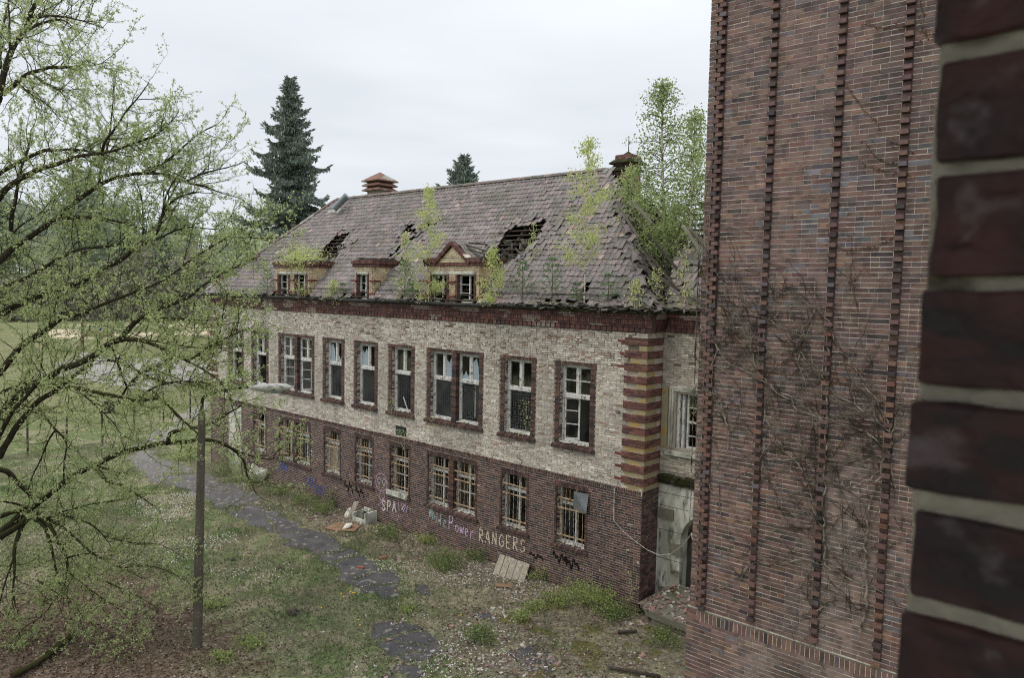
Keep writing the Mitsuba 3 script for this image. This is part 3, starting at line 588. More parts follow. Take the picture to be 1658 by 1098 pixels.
P = [c_, on_y(1010, 862, 18.96), on_y(1030, 878, 18.92), on_y(1048, 891, 18.85), on_y(1066, 899, 18.6), on_y(1085, 898, 17.6), on_y(1105, 884, 16.), on_y(1120, 864, 13.), e2+[0, 0, .9]]
wi.tube(P, .009, sides=6); put('sagging_cable', wi, 'lamp_body', label='pale loose cable sagging from the wall pipe across to the brick tower', cat='cable')

# ---------------------------------------------------------------- graffiti: thin paint strokes on the brick
GL = {'W': [[(0, 1), (.25, 0), (.5, .8), (.75, 0), (1, 1)]], 'h': [[(0, 1.05), (.05, 0)], [(.05, .5), (.4, .62), (.6, .4), (.6, 0)]], 'i': [[(.3, .6), (.3, 0)], [(.3, .85), (.32, .8)]],
 't': [[(.3, 1), (.32, 0)], [(0, .65), (.6, .65)]], 'e': [[(.05, .33), (.75, .38), (.6, .62), (.25, .62), (.05, .35), (.25, .02), (.75, .08)]],
 'P': [[(.05, 0), (.1, 1)], [(.05, .95), (.6, 1), (.75, .72), (.5, .5), (.1, .45)]], 'o': [[(.5, .62), (.15, .5), (.15, .1), (.5, 0), (.8, .2), (.75, .5), (.5, .62)]],
 'w': [[(0, .6), (.22, 0), (.45, .5), (.65, 0), (.95, .6)]], 'r': [[(.2, .6), (.25, 0)], [(.22, .4), (.5, .62), (.8, .55)]],
 'R': [[(.1, 0), (.1, 1)], [(.1, .98), (.65, .95), (.7, .6), (.12, .5), (.75, 0)]], 'A': [[(0, 0), (.4, 1), (.8, 0)], [(.15, .35), (.65, .35)]], 'N': [[(.05, 0), (.1, 1), (.7, 0), (.75, 1)]],
 'G': [[(.8, .85), (.4, 1), (.05, .6), (.1, .15), (.5, 0), (.85, .2), (.85, .45), (.5, .45)]], 'E': [[(.75, 1), (.1, 1), (.1, 0), (.75, 0)], [(.1, .5), (.6, .5)]],
 'S': [[(.75, .85), (.45, 1), (.1, .8), (.2, .55), (.65, .45), (.75, .18), (.4, 0), (.05, .12)]]}
gr = np.random.default_rng(3)
def stroke(m, pts, w, col, y=YF-.043, sub=5):
    P = np.asarray(pts, float); Q = []
    for a, b in zip(P[:-1], P[1:]):
        n = max(2, int(np.linalg.norm(b-a)/.05))
        Q += [a+(b-a)*t for t in np.linspace(0, 1, n, endpoint=False)]
    Q.append(P[-1]); Q = np.array(Q)+gr.normal(0, .005, (len(Q), 2))
    for a, b in zip(Q[:-1], Q[1:]):
        if gr.random() < .08: continue
        d = b-a; L = np.linalg.norm(d); d = d/(L+1e-9); n = np.array([-d[1], d[0]])*w*gr.uniform(.35, .6); a2, b2 = a-d*.012, b+d*.012; yy = y-gr.uniform(0, .002)
        m.quad([(a2[0]-n[0], yy, a2[1]-n[1]), (b2[0]-n[0], yy, b2[1]-n[1]), (b2[0]+n[0], yy, b2[1]+n[1]), (a2[0]+n[0], yy, a2[1]+n[1])], col*gr.uniform(.72, 1.08))
def write(name, text, x0, z0, x1, z1, h, col, w=.05):
    n = len(text)
    for i, ch in enumerate(text):
        cw = (x1-x0)/n; ox = x0+cw*i; oz = z0+(z1-z0)*i/max(1, n-1)+gr.normal(0, .012)
        m = M()
        for s in GL[ch]: stroke(m, [(ox+cw*.82*px, oz+h*pz) for px, pz in s], w, col)
        put('painted_letter', m, 'matte_vc', HOUSE)
write(0, 'White', -21.12, .9, -20.1, .72, .4, lin(170, 190, 198), .036); write(0, 'P', -20.0, .7, -19.65, .7, .52, lin(200, 178, 206)); write(0, 'ower', -19.66, .68, -18.62, .62, .42, lin(198, 174, 204))
write(0, 'RANGERS', -18.42, .62, -16.1, .74, .44, lin(206, 196, 178)); write(0, 'SPA', -24.0, .56, -22.98, .66, .42, lin(214, 208, 214), .06)
m = M()
for px in ([(-22.95, 1.1), (-22.9, .8)], [(-22.8, 1.1), (-22.62, .8), (-22.5, 1.05), (-22.7, 1.1)], [(-22.75, .85), (-22.5, 1.12)], [(-22.4, 1.05), (-22.45, .8)], [(-22.95, .58), (-22.9, .5)], [(-22.8, .6), (-22.75, .5)]): stroke(m, px, .05, lin(190, 168, 196))
put('painted_scribble', m, 'matte_vc', HOUSE, kind='stuff', label='mauve scribble beside three white letters under the sill slab')
m = M(); t = np.linspace(0, 2*math.pi, 26); mv = lin(176, 152, 172)
stroke(m, np.c_[-24.05+.37*np.cos(t), 1.72+.36*np.sin(t)], .045, mv)
for ex in (-24.19, -23.87): stroke(m, np.c_[ex+.13*np.cos(t)*np.linspace(1, .4, 26), 1.74+.14*np.sin(t)], .03, lin(196, 190, 196))
stroke(m, [(-24.2, 1.52), (-24.05, 1.47), (-23.9, 1.52)], .03, lin(170, 160, 140))
for s in ([(-24.1, 1.36), (-24.16, 1.05), (-24.0, .9), (-24.2, .75), (-24.35, .72)], [(-23.88, 1.36), (-23.84, 1.1), (-23.95, .9), (-23.9, .7), (-24.05, .6)], [(-24.15, 1.05), (-24.02, .95), (-23.9, 1.1), (-23.98, .92)]): stroke(m, s, .04, mv)
put('wall_drawing', m, 'matte_vc', HOUSE, kind='stuff', label='mauve round face with big eyes and thin legs drawn on the dark brick')
m = M()
for _ in range(3):
    ox, oz = [(-31.9, 1.1), (-29.6, .75), (-28.9, .5)][_]; t = np.linspace(0, 9, 40)
    stroke(m, np.c_[ox+t*.09, oz+.2*np.sin(t*2.3)+.05*np.cos(t*5)], .05, lin(84, 104, 190) if _ == 0 else lin(86, 92, 150))
put('painted_scribble', m, 'matte_vc', HOUSE, kind='stuff', label='blue scribbled tags on the dark brick at the left')
m = M()
for ox, oz, s in ((-26.6, 1.1, .5), (-25.8, 1.0, .4), (-15.0, .95, .35), (-14.5, .9, .4), (-16.0, .75, .2)):
    t = np.linspace(0, 6, 30); stroke(m, np.c_[ox+t*.1, oz+s*.5*np.sin(t*2.9)*np.cos(t)], .05, lin(34, 26, 26))
put('painted_scribble', m, 'matte_vc', HOUSE, kind='stuff', label='black scribbled tags on the dark brick')
m = M(); t = np.linspace(0, 7, 26); stroke(m, np.c_[-36.2+.14*np.sin(t), 2.4-.12*t], .05, lin(176, 52, 44), y=YF-.006); stroke(m, np.c_[-36.2+.2*np.cos(t), 1.2+.16*np.sin(t)], .05, lin(176, 52, 44), y=YF-.006)
put('painted_scribble', m, 'matte_vc', HOUSE, kind='stuff', label='red scribble on the pale walled-up doorway')

# ---------------------------------------------------------------- roof
EY, EZ = 18.75, 9.2; TH = math.atan(1.03); CS, SN = math.cos(TH), math.sin(TH); RL = 7.16; ROW, TW = .265, .213
HXR, HXL = -11.4, -38.9
def roof_p(x, s, h=0.): return np.array([x, EY+s*CS-h*SN, EZ+s*SN+h*CS])
ridge_y, ridge_z = EY+RL*CS, EZ+RL*SN; RX0, RX1 = HXL+RL*CS, HXR-RL*CS
rt = np.random.default_rng(17)
holes_roof = [Polygon(p) for p in ([(-30.9, 4.2), (-30.0, 4.2), (-29.7, 3.4), (-29.3, 2.5), (-29.8, 2.0), (-30.9, 2.1), (-31.1, 3.2)],
    [(-25.95, 4.5), (-25.0, 4.35), (-25.1, 4.0), (-25.8, 4.05)], [(-24.6, 4.7), (-24.35, 4.75), (-24.9, 3.4), (-25.3, 2.6), (-25.5, 2.5), (-25.1, 3.4)],
    [(-19.45, 4.0), (-17.9, 4.25), (-17.55, 3.6), (-17.7, 3.1), (-18.0, 2.3), (-18.3, 2.0), (-19.8, 2.0), (-19.75, 2.7), (-19.4, 3.1)],
    [(-24.9, 2.3), (-24.3, 2.3), (-24.2, 2.0), (-24.9, 2.0)])]
loose = [Point(-18.3, 3.2).buffer(1.7), Point(-29.9, 3.).buffer(1.2), Point(-25, 3.6).buffer(1.1)]
dorm = [(-32.0, -29.15), (-25.8, -24.6), (-21.3, -18.5)]; DZ = 10.6
prof = np.array([[0, .03], [.018, .042], [.036, .03], [.06, .016], [.19, .014], [.213, .03]]); LEN = .36
def tile_verts():
    u, w = prof[:, 0]-TW/2, prof[:, 1]; n = len(u); V = []
    for v0 in (0., LEN):
        for k in range(n): V.append((u[k], v0, w[k]))
    for k in range(n): V.append((u[k], 0., w[k]-.03))
    F = []
    for k in range(n-1): F.append([k, k+1, n+k+1, n+k]); F.append([2*n+k, 2*n+k+1, k+1, k])
    F.append([0, n, 2*n, 2*n]); F.append([n-1, 3*n-1, 2*n-1, 2*n-1])
    return np.array(V), np.array(F)
TV, TF = tile_verts()
TILES = [(132, 121, 124), (124, 115, 118), (140, 127, 128), (114, 107, 109), (144, 126, 126), (128, 123, 122)]
def tile_set(xs, ss, fr, jit, cols):
    """fr(x, s, h) -> point for arrays; frame vectors along row, up slope, normal"""
    o, eu, ev, en = fr(xs, ss); n = len(xs); r = rt
    rz = r.normal(0, .012+.16*jit, n); tilt = .095+r.normal(0, .012+.06*jit, n); rx = r.normal(0, .01+.08*jit, n)
    a = eu*np.cos(rz)[:, None]+ev*np.sin(rz)[:, None]; b = -eu*np.sin(rz)[:, None]+ev*np.cos(rz)[:, None]
    b2 = b*np.cos(tilt)[:, None]-en*np.sin(tilt)[:, None]; c2 = en*np.cos(tilt)[:, None]+b*np.sin(tilt)[:, None]
    a2 = a*np.cos(rx)[:, None]+c2*np.sin(rx)[:, None]; c3 = c2*np.cos(rx)[:, None]-a*np.sin(rx)[:, None]
    sl = r.normal(0, .006+.05*jit, n); o = o+ev*sl[:, None]+en*(.028+np.abs(r.normal(0, .004+.03*jit, n)))[:, None]
    return o[:, None]+TV[None, :, :1]*a2[:, None]+TV[None, :, 1:2]*b2[:, None]+TV[None, :, 2:]*c3[:, None]
def put_tiles(V, col, parent, limit, rest):
    c = V.mean(1); ok, z = in_view(c, 1140); o = np.argsort(np.where(ok, z, 1e9))[:limit]; sel = [i for i in o if ok[i]]
    for i in sel: put('tile', M().add(V[i], TF, col[i]), 'tile_mat', parent)
    ri = np.setdiff1d(np.arange(len(V)), sel); F = (TF[None]+(np.arange(len(ri))*len(TV))[:, None, None]).reshape(-1, 4)
    put(rest, M().add(V[ri].reshape(-1, 3), F, np.repeat(col[ri], len(TV), 0)), 'tile_mat', parent, kind='stuff')
xs, ss, jj = [], [], []
for r_ in range(27):
    s = .06+r_*ROW; t = s*CS; off = (r_ % 2)*TW/2*0
    for x in np.arange(HXL+t+.1, HXR-t-.02, TW):
        x = x+off; pt = Point(x, s+.13)
        if any(h.contains(pt) for h in holes_roof): continue
        if any(a-.1 < x < b+.1 and EZ+s*SN < DZ+.02 for a, b in dorm): continue
        if s < .3 and rt.random() < (.35 if x > -15 else .12): continue
        edge = min([9]+[h.exterior.distance(pt) for h in holes_roof]); j = .12
        if any(l.contains(pt) for l in loose): j = .45
        if edge < .3: j = .9
        if x > HXR-t-.7: j = max(j, .5)
        if x > -17.5: j = max(j, .28)
        if x > -16 and rt.random() < .022: continue
        if x < -20: j *= .5 if j < .2 else 1
        xs.append(x); ss.append(s); jj.append(j)
xs, ss, jj = map(np.array, (xs, ss, jj))
def front_frame(x, s):
    n = len(x); o = np.stack([x, EY+s*CS, EZ+s*SN], 1)
    return o, np.tile([1., 0, 0], (n, 1)), np.tile([0, CS, SN], (n, 1)), np.tile([0, -SN, CS], (n, 1))
def tile_cols(P, r):
    c = pal(TILES, len(P), r, jit=.06, desat=.36); nz = fbmn(P*[.5, .8, .8]+3, 3); c *= (.78+.45*nz)[:, None]
    ms = np.clip((fbmn(P*[.7, 1.1, 1.1]+51, 4)-.56)*7, 0, .5)[:, None]; c = c*(1-ms)+lin(92, 94, 78)*ms
    fresh = r.random(len(P)) < .02; c[fresh] = pal([(168, 138, 132), (182, 160, 152), (158, 128, 118)], int(fresh.sum()), r)
    return c
ROOF = key_for('roof', HOUSE)
rm = M()                                                     # battens, rafters, ridge board and the far slopes under the tiles
for s in np.arange(.2, RL, ROW): t = s*CS; rm.beam(roof_p(HXL+t+.1, s, -.035), roof_p(HXR-t-.05, s, -.035), .05, .04, lin(70, 64, 58), up=(0, -SN, CS))
for x in np.arange(HXL+.6, HXR, .85):
    e = min(RL, min(x-HXL, HXR-x)/CS)
    if e > .3: rm.beam(roof_p(x, .05, -.14), roof_p(x, e, -.14), .09, .14, lin(58, 52, 46), up=(0, -SN, CS))
rm.beam((RX0, ridge_y, ridge_z-.1), (RX1, ridge_y, ridge_z-.1), .12, .2, lin(60, 55, 50))
rm.beam(roof_p(HXR, 0, -.1), (RX1, ridge_y, ridge_z-.1), .14, .18, lin(88, 86, 82)); rm.beam(roof_p(HXL, 0, -.1), (RX0, ridge_y, ridge_z-.1), .14, .18, lin(60, 55, 50))
BY = 2*ridge_y-EY
for k in range(27):
    s0, s1 = k*ROW, (k+1)*ROW; t0, t1 = s0*CS, s1*CS
    rm.quad([(HXL+t0, BY-t0, EZ+s0*SN+.04), (HXR-t0, BY-t0, EZ+s0*SN+.04), (HXR-t1, BY-t1, EZ+s1*SN), (HXL+t1, BY-t1, EZ+s1*SN)], lin(96, 86, 86))
    rm.quad([(HXL+t0-.02, EY+t0, EZ+s0*SN+.03), (HXL+t0-.02, BY-t0, EZ+s0*SN+.03), (HXL+t1, BY-t1, EZ+s1*SN), (HXL+t1, EY+t1, EZ+s1*SN)], lin(96, 86, 86))
rm.quad([(HXL+.1, BY, EZ-.03), (HXR-.1, BY, EZ-.03), (RX1, ridge_y, ridge_z-.04), (RX0, ridge_y, ridge_z-.04)], lin(60, 54, 52)); rm.quad([(HXL+.1, EY, EZ-.03), (HXL+.1, BY, EZ-.03), (RX0, ridge_y, ridge_z-.04), (RX0, ridge_y, ridge_z-.04)], lin(60, 54, 52))
v, f, c = rm.get(); scene[ROOF] = mikit.ply((v, f), 'matte_vc', color=c); labels[ROOF] = {'label': 'large hip roof of weathered grey-brown tiles with collapsed patches'}
V = tile_set(xs, ss, front_frame, jj, None); put_tiles(V, tile_cols(V.mean(1), rt), ROOF, 300, 'front_tiles')
# right hip slope: sparse tiles and bare rafters
hx, hs, hj = [], [], []
for r_ in range(24):
    s = .06+r_*ROW; t = s*CS
    for y in np.arange(EY+t+.1, EY+t+min(4.2, (BY-EY)-2*t), TW):
        u = y-EY-t
        pr_keep = .8 if u < .35+.25*rt.random() else .0
        if s < 2.2 and u < 1.0: pr_keep = .7
        if rt.random() < pr_keep: hx.append(y); hs.append(s); hj.append(1.)
hx, hs, hj = map(np.array, (hx, hs, hj))
def side_frame(y, s):
    n = len(y); o = np.stack([HXR-s*CS, y, EZ+s*SN], 1)
    return o, np.tile([0, 1., 0], (n, 1)), np.tile([-CS, 0, SN], (n, 1)), np.tile([SN, 0, CS], (n, 1))
V = tile_set(hx, hs, side_frame, hj, None); put('hip_tiles', M().add(V.reshape(-1, 3), (TF[None]+(np.arange(len(V))*len(TV))[:, None, None]).reshape(-1, 4), np.repeat(tile_cols(V.mean(1), rt), len(TV), 0)), 'tile_mat', ROOF, kind='stuff', label='loose tiles sliding off the right hip slope')
hr = M()
for y in np.arange(EY+.7, ridge_y+4, .8):
    e = min(RL, (y-EY)/CS, (BY-y)/CS); hr.beam((HXR, y, EZ-.1), (HXR-e*CS, y, EZ+e*SN-.1), .09, .13, lin(96, 92, 86), up=(SN, 0, CS))
for s in np.arange(.3, RL, ROW*2): hr.beam((HXR-s*CS, EY+s*CS+.1, EZ+s*SN), (HXR-s*CS, EY+s*CS+rt.uniform(1., 3.), EZ+s*SN+rt.normal(0, .05)), .05, .035, lin(110, 106, 98), up=(SN, 0, CS))
put('bare_rafters', hr, 'matte_vc', ROOF, kind='stuff', label='bare grey rafters and battens of the collapsed right hip')
# ridge and hip caps
rg = M()
def cap(m, a, b, w, col):
    a, b = np.asarray(a, float), np.asarray(b, float); d = b-a; L = np.linalg.norm(d); d /= L; x = np.cross(d, [0, 0, 1]); x /= np.linalg.norm(x); y = np.cross(x, d)
    g_ = np.linspace(0, math.pi, 6); V = []
    for k, (p, rr) in enumerate(((a, w*1.08), (b, w*.9))):
        for q in g_: V.append(p+x*rr*math.cos(q)+y*rr*math.sin(q))
        for q in g_: V.append(p+x*(rr-.018)*math.cos(q)+y*(rr-.018)*math.sin(q))
    F = []
    for k in range(5): F += [[k, k+1, 12+k+1, 12+k], [6+k+1, 6+k, 18+k, 18+k+1], [k+1, k, 6+k, 6+k+1], [12+k, 12+k+1, 18+k+1, 18+k]]
    return m.add(V, F, col)
n = int((RX1-RX0)/.36)
for i in range(n):
    x = RX0+i*.36; cc = pal([(126, 112, 108), (112, 106, 100), (138, 120, 114)], 1, rt)[0]
    put('ridge_tile', cap(M(), (x, ridge_y, ridge_z-.01+rt.normal(0, .008)), (x+.4, ridge_y, ridge_z+.005), .12, cc), 'tile_mat', ROOF)
for s in np.arange(.2, RL-.2, .36):
    if rt.random() < .9:
        a, b = np.array([HXL+s*CS, EY+s*CS, EZ+s*SN+.03]), np.array([HXL+(s+.4)*CS, EY+(s+.4)*CS, EZ+(s+.4)*SN+.03])
        cap(rg, a, b, .11, pal([(150, 112, 92), (130, 112, 106), (176, 170, 164)], 1, rt)[0])
put('hip_caps', rg, 'tile_mat', ROOF, kind='stuff')
for s in (.85, 1.95, 3.3):
    a, b = np.array([HXR-s*CS, EY+s*CS, EZ+s*SN+.06]), np.array([HXR-(s+.4)*CS, EY+(s+.4)*CS, EZ+(s+.4)*SN+.08])
    put('hip_tile', cap(M(), a, b, .12, pal([(124, 112, 112)], 1, rt)[0]), 'tile_mat', ROOF)
# debris in and around the holes
db = M()
for (cx, cs, sx, n) in ((-18.7, 2.6, .8, 46), (-30.2, 2.6, .6, 34), (-25.2, 3.2, .3, 14), (-24.6, 2.15, .4, 10)):
    for _ in range(n):
        p = roof_p(cx+rt.normal(0, sx), cs+rt.normal(0, .5), -rt.uniform(.0, .25)); a = rt.normal(0, 1, 3); a /= np.linalg.norm(a); b = np.cross(a, rt.normal(0, 1, 3)); b /= np.linalg.norm(b)
        if rt.random() < .6: db.obox(p, [a*.16, b*.1, np.cross(a, b)*.012], tile_cols(np.zeros((1, 3)), rt)[0])
        else: db.obox(p, [a*rt.uniform(.2, .6), b*.03, np.cross(a, b)*.02], pal([(128, 124, 116), (92, 88, 80), (70, 66, 60)], 1, rt)[0])
for _ in range(70):
    x = rt.uniform(XR+.1, -9.2); p = np.array([x, rt.uniform(19.62, 19.95), 9.2+rt.uniform(0, .08)]); ang = rt.uniform(0, 3); a = np.array([math.cos(ang), math.sin(ang), rt.normal(0, .25)]); a /= np.linalg.norm(a); b = np.cross([0, 0, 1.], a); b /= np.linalg.norm(b); db.obox(p, [a*rt.uniform(.06, .17), b*rt.uniform(.05, .1), np.cross(a, b)*.011], tile_cols(np.zeros((1, 3)), rt)[0]*.8)
for _ in range(240):                                           # slid tiles lying along the eaves
    x = rt.uniform(-38, HXR+.1) if _ < 150 else rt.uniform(-15.5, HXR+.2)
    if any(a-.1 < x < b+.1 for a, b in dorm): continue
    p = np.array([x, EY+rt.uniform(-.12, .28), EZ+.02+rt.uniform(-.03, .12)]); ang = rt.uniform(0, 3); a = np.array([math.cos(ang), math.sin(ang), rt.normal(0, .25)]); a /= np.linalg.norm(a); b = np.cross([0, 0, 1.], a); b /= np.linalg.norm(b)
    db.obox(p, [a*rt.uniform(.08, .19), b*rt.uniform(.05, .11), np.cross(a, b)*.011], tile_cols(np.zeros((1, 3)), rt)[0]*.9)
put('roof_debris', db, 'tile_mat', ROOF, kind='stuff')
for xa, xb in ((-29.2, -26.), (-24.3, -21.5), (-18.3, -11.6)):
    sg = M()
    for h in (.14, .2): sg.tube([roof_p(x, .42, h)+np.array([0, 0, .01*math.sin(x*3)]) for x in np.linspace(xa, xb, 12)], .012, sides=5)
    for x in np.arange(xa+.1, xb, .8): sg.tube([roof_p(x, .45, .0), roof_p(x, .42, .22)], .013, sides=5)
    put('snow_guard', sg, 'dark_metal', ROOF)
# wing roof on the right with a valley, collapsed near its top
wx, wsn, wj = [], [], []
WH = [Point(-10.55, 1.55).buffer(.4), Polygon([(-12.5, 2.5), (-10.2, 2.75), (-8, 3.2), (-8, 5), (-13, 5)])]
for r_ in range(14):
    s = .06+r_*ROW
    for x in np.arange(HXR+.1-s*.28, -5.6, TW):
        pt = Point(x, s)
        if any(h.contains(pt) for h in WH): continue
        wx.append(x); wsn.append(s); wj.append(.35 if x > -10.7 else .8)
wx, wsn, wj = map(np.array, (wx, wsn, wj)); WY = 19.62
def wing_frame(x, s):
    o, a, b, c = front_frame(x, s); o[:, 1] += WY-EY; return o, a, b, c
WK = key_for('wing_roof', HOUSE); wm = M()
for s in np.arange(.2, 5.2, ROW): p = lambda x: roof_p(x, s, -.035)+np.array([0, WY-EY, 0]); wm.beam(p(-11.3-s*.3), p(-5.5), .05, .04, lin(78, 72, 66), up=(0, -SN, CS))
for x in np.arange(-11.6, -5, .8): wm.beam(roof_p(x, .0, -.14)+[0, WY-EY, 0], roof_p(x+rt.normal(0, .1), 5.0 if x > -9.5 else 3.6, -.14)+[0, WY-EY, 0], .09, .14, lin(66, 60, 54), up=(0, -SN, CS))
wm.quad([(-13, 28.6, 9.2), (-5, 28.6, 9.2), (-5, 24.4, 13.0), (-13, 24.4, 13.0)], lin(90, 80, 80))
v, f, c = wm.get(); scene[WK] = mikit.ply((v, f), 'matte_vc', color=c); labels[WK] = {'label': 'lower wing roof beside the tower with a hole and sunken tiles'}
V = tile_set(wx, wsn, wing_frame, wj, None); put('wing_tiles', M().add(V.reshape(-1, 3), (TF[None]+(np.arange(len(V))*len(TV))[:, None, None]).reshape(-1, 4), np.repeat(tile_cols(V.mean(1), rt), len(TV), 0)), 'tile_mat', WK, kind='stuff')
vl = M()
for a, b, w in (((1031, 428), (1138, 492), .1), ((1040, 400), (1098, 470), .07), ((1036, 405), (1062, 470), .06), ((1050, 380), (1100, 440), .08), ((1105, 365), (1139, 412), .1), ((1118, 372), (1140, 398), .08), ((1022, 325), (1056, 362), .08), ((1000, 330), (1034, 385), .06), ((1030, 470), (1062, 492), .06), ((1075, 480), (1120, 494), .05)):
    vl.beam(on_y(*a, 20.6 if a[1] < 400 else 20.1), on_y(*b, 19.75 if b[1] > 450 else 20.4), w, w*.8, pal([(120, 116, 108), (96, 92, 86), (78, 72, 66)], 1, rt)[0])
put('fallen_batten', vl, 'matte_vc', WK, kind='stuff')

# ---------------------------------------------------------------- dormers
def dormer(x0, x1, lights, label, gable=False):
    yb = EY+(DZ-EZ)/1.03; m = M(); k = key_for('dormer', HOUSE)
    zb, zt = 9.17, 10.32; op = []
    if lights == 1: op = [(x0+.2, x0+.86)] if x1-x0 < 1.5 else [(x0+.25, x1-.25)]
    else:
        mid = (x0+x1)/2; op = [(x0+.27, mid-.28), (mid+.28, x1-.27)]
    hl = [(a, b, zb+.06, zt-.06) for a, b in op]
    wall_core(m, x0, x1, zb, DZ, hl, lambda a, b, c, d: ((a, YF-.13, c), (b, YF+.1, d)))
    for xx in (x0, x1-.12):
        V = [(xx, YF+.1, zb), (xx+.12, YF+.1, zb), (xx+.12, yb+.12, DZ), (xx, yb+.12, DZ), (xx, YF+.1, DZ), (xx+.12, YF+.1, DZ), (xx, EY+.3, zb), (xx+.12, EY+.3, zb)]
        m.add(V, [[0, 1, 5, 4], [0, 4, 3, 3], [1, 2, 5, 5], [4, 5, 2, 3], [0, 3, 2, 1]], (.5, .5, .5))
    m.box((x0-.05, YF-.15, DZ+.24), (x1+.05, yb+.5, DZ+.27))
    v, f, c = m.get(); scene[k] = mikit.ply((v, f), 'mortar_cream'); labels[k] = {'label': label}
    B = lay(x0, x1, zb, DZ, [(a-.11, b+.11, zb, zt+.04) for a, b in op], header=.5); lo, hi = front_boxes(B, YF-.13, .01+rng.normal(0, .002, len(B)), .02)
    b2 = M().boxes(lo, hi, pal([(200, 182, 146), (188, 170, 138), (176, 158, 130)], len(B)), jit=.002)
    B = lay(YF-.12, yb+.15, zb, DZ, header=.4); c = (B[:, 0]+B[:, 1])/2; zc = EZ+(c-EY)*1.03; B = B[B[:, 3] > zc+.02-.1]; B = B[B[:, 2] > EZ+(B[:, 0]-EY)*1.03-.08]
    lo, hi = side_boxes(B, x1, .01+rng.normal(0, .002, len(B)), .03); b2.boxes(lo, hi, pal([(214, 190, 140), (204, 176, 128), (190, 166, 130), (222, 200, 156)], len(B)), jit=.002)
    put('cream_brickwork', b2, 'cream_mat', k, kind='stuff')
    rb = M()
    for a, b in op:
        for i in range(int((zt-zb)/CR)):
            za = zb+i*CR
            for s, e in ((a, -1), (b, 1)):
                p, q_ = (s-.1, s) if e < 0 else (s, s+.1); rb.boxes(np.array([[p, YF-.16, za+.004]]), np.array([[q_, YF+.08, za+CR-.006]]), pal(QUOIN, 1)*.9, jit=.002)
    piers = [x0, x1]+([(x0+x1)/2] if lights == 2 else [])
    for xx in piers:
        for zz in (9.42, 9.95): rb.box((xx-.17, YF-.2, zz), (xx+.17, YF+.02, zz+.075), lin(110, 58, 54))
    for zz in (9.42, 9.95): rb.box((x1-.05, YF-.1, zz), (x1+.04, YF+.25, zz+.072), lin(110, 58, 54))
    n = int((x1-x0+.3)/.075)
    for j, (z0, z1, o) in enumerate(((DZ-.03, DZ+.085, .19), (DZ+.09, DZ+.225, .25))):
        xs_ = np.linspace(x0-.12, x1+.12, n+1); ok = np.ones(n, bool)
        if gable and j: ok = (xs_[:-1] < x0+.62) | (xs_[1:] > x1-.62)
        lo = np.c_[xs_[:-1]+.003, np.full(n, YF-o), np.full(n, z0)][ok]; hi = np.c_[xs_[1:]-.004, np.full(n, YF+.1), np.full(n, z1)][ok]; rb.boxes(lo, hi, pal(QUOIN, len(lo))*.85, jit=.002)
        ny = int((yb+.2-YF)/.075); ys_ = YF+.1+np.arange(ny)*.075
        rb.boxes(np.c_[np.full(ny, x1-.06), ys_+.003, np.full(ny, z0)], np.c_[np.full(ny, x1+o-.13), ys_+.071, np.full(ny, z1)], pal(QUOIN, ny)*.85, jit=.002)
    put('brick_trim', rb, 'brick_mat', k, kind='stuff')
    lt = M(); lt.box((op[0][0]-.02, YF-.145, zt-.055), (op[-1][1]+.02, YF+.06, zt+.05)); put('lintel', lt, 'grey_stucco', k)
    for a, b in op:
        fm = M(); y = YF+.0; frame_bars(fm, a, b, zb+.06, zt-.06, y, .05, .06); xm = a+(b-a)*.58; fm.box((xm-.03, y-.004, zb+.11), (xm+.03, y+.06, zt-.11))
        for zz in (9.58, 9.88): fm.box((a+.05, y+.01, zz), (xm-.03, y+.04, zz+.025))
        wk = put('window', fm, 'old_paint_wood', k)
    if gable:
        mid = (x0+x1)/2; g0 = M(); apex = 11.42; hw = .78
        P = Polygon([(mid-hw, DZ+.09), (mid+hw, DZ+.09), (mid, apex-.14)]); t = trimesh.creation.extrude_polygon(P, .5, engine='earcut'); g0.add(np.c_[t.vertices[:, 0], YF-.14+t.vertices[:, 2], t.vertices[:, 1]], t.faces[:, ::-1], lin(190, 176, 140))
        B = lay(mid-hw, mid+hw, DZ+.1, apex-.2, header=.4); cc = (B[:, 0]+B[:, 1])/2; B = B[np.abs(cc-mid) < hw*(1-(B[:, 3]-DZ-.09)/(apex-.14-DZ-.09))-.02]
        lo, hi = front_boxes(B, YF-.14, .01, .02); g0.boxes(lo, hi, pal([(200, 186, 150), (188, 174, 140)], len(B)), jit=.002)
        put('gable', g0, 'cream_mat', k, label='small brick gable over the middle dormer')
        rk = M()
        for sgn_ in (-1, 1):
            a = np.array([mid+sgn_*(hw+.16), YF-.24, DZ+.06]); b = np.array([mid, YF-.24, apex]); d = b-a; L = np.linalg.norm(d); d /= L; nrm = np.array([-sgn_*d[2]*-1, 0, abs(d[0])]); nrm = np.array([sgn_*d[2], 0, -sgn_*d[0]]); nrm = nrm if nrm[2] > 0 else -nrm
            nb = int(L/.078)
            for i in range(nb):
                c0 = a+d*(i+.5)*L/nb; rk.obox(c0+[0, .14, 0], [d*(L/nb/2-.004), np.array([0, .14, 0]), nrm*.07], pal(QUOIN, 1)[0]*.85)
        put('raking_trim', rk, 'brick_mat', k, kind='stuff')
        tl = M(); a = np.array([mid+.02, YF-.1, apex+.09]); d = np.array([hw+.18, 0, -(apex-DZ)]); d /= np.linalg.norm(d); nrm = np.array([-d[2], 0, d[0]])
        for i in range(4):
            for j in range(3): tl.obox(a+d*(.16+i*.25)+np.array([0, .1+j*.21, .02]), [d*.15, np.array([rt.normal(0, .02), .1, 0]), nrm*.012], tile_cols(np.zeros((1, 3)), rt)[0]*1.2, jit=.006)
        tl.obox(a+d*1.0+[0, -.06, .05], [d*.1, np.array([.04, .12, 0]), nrm*.01], lin(205, 196, 184))
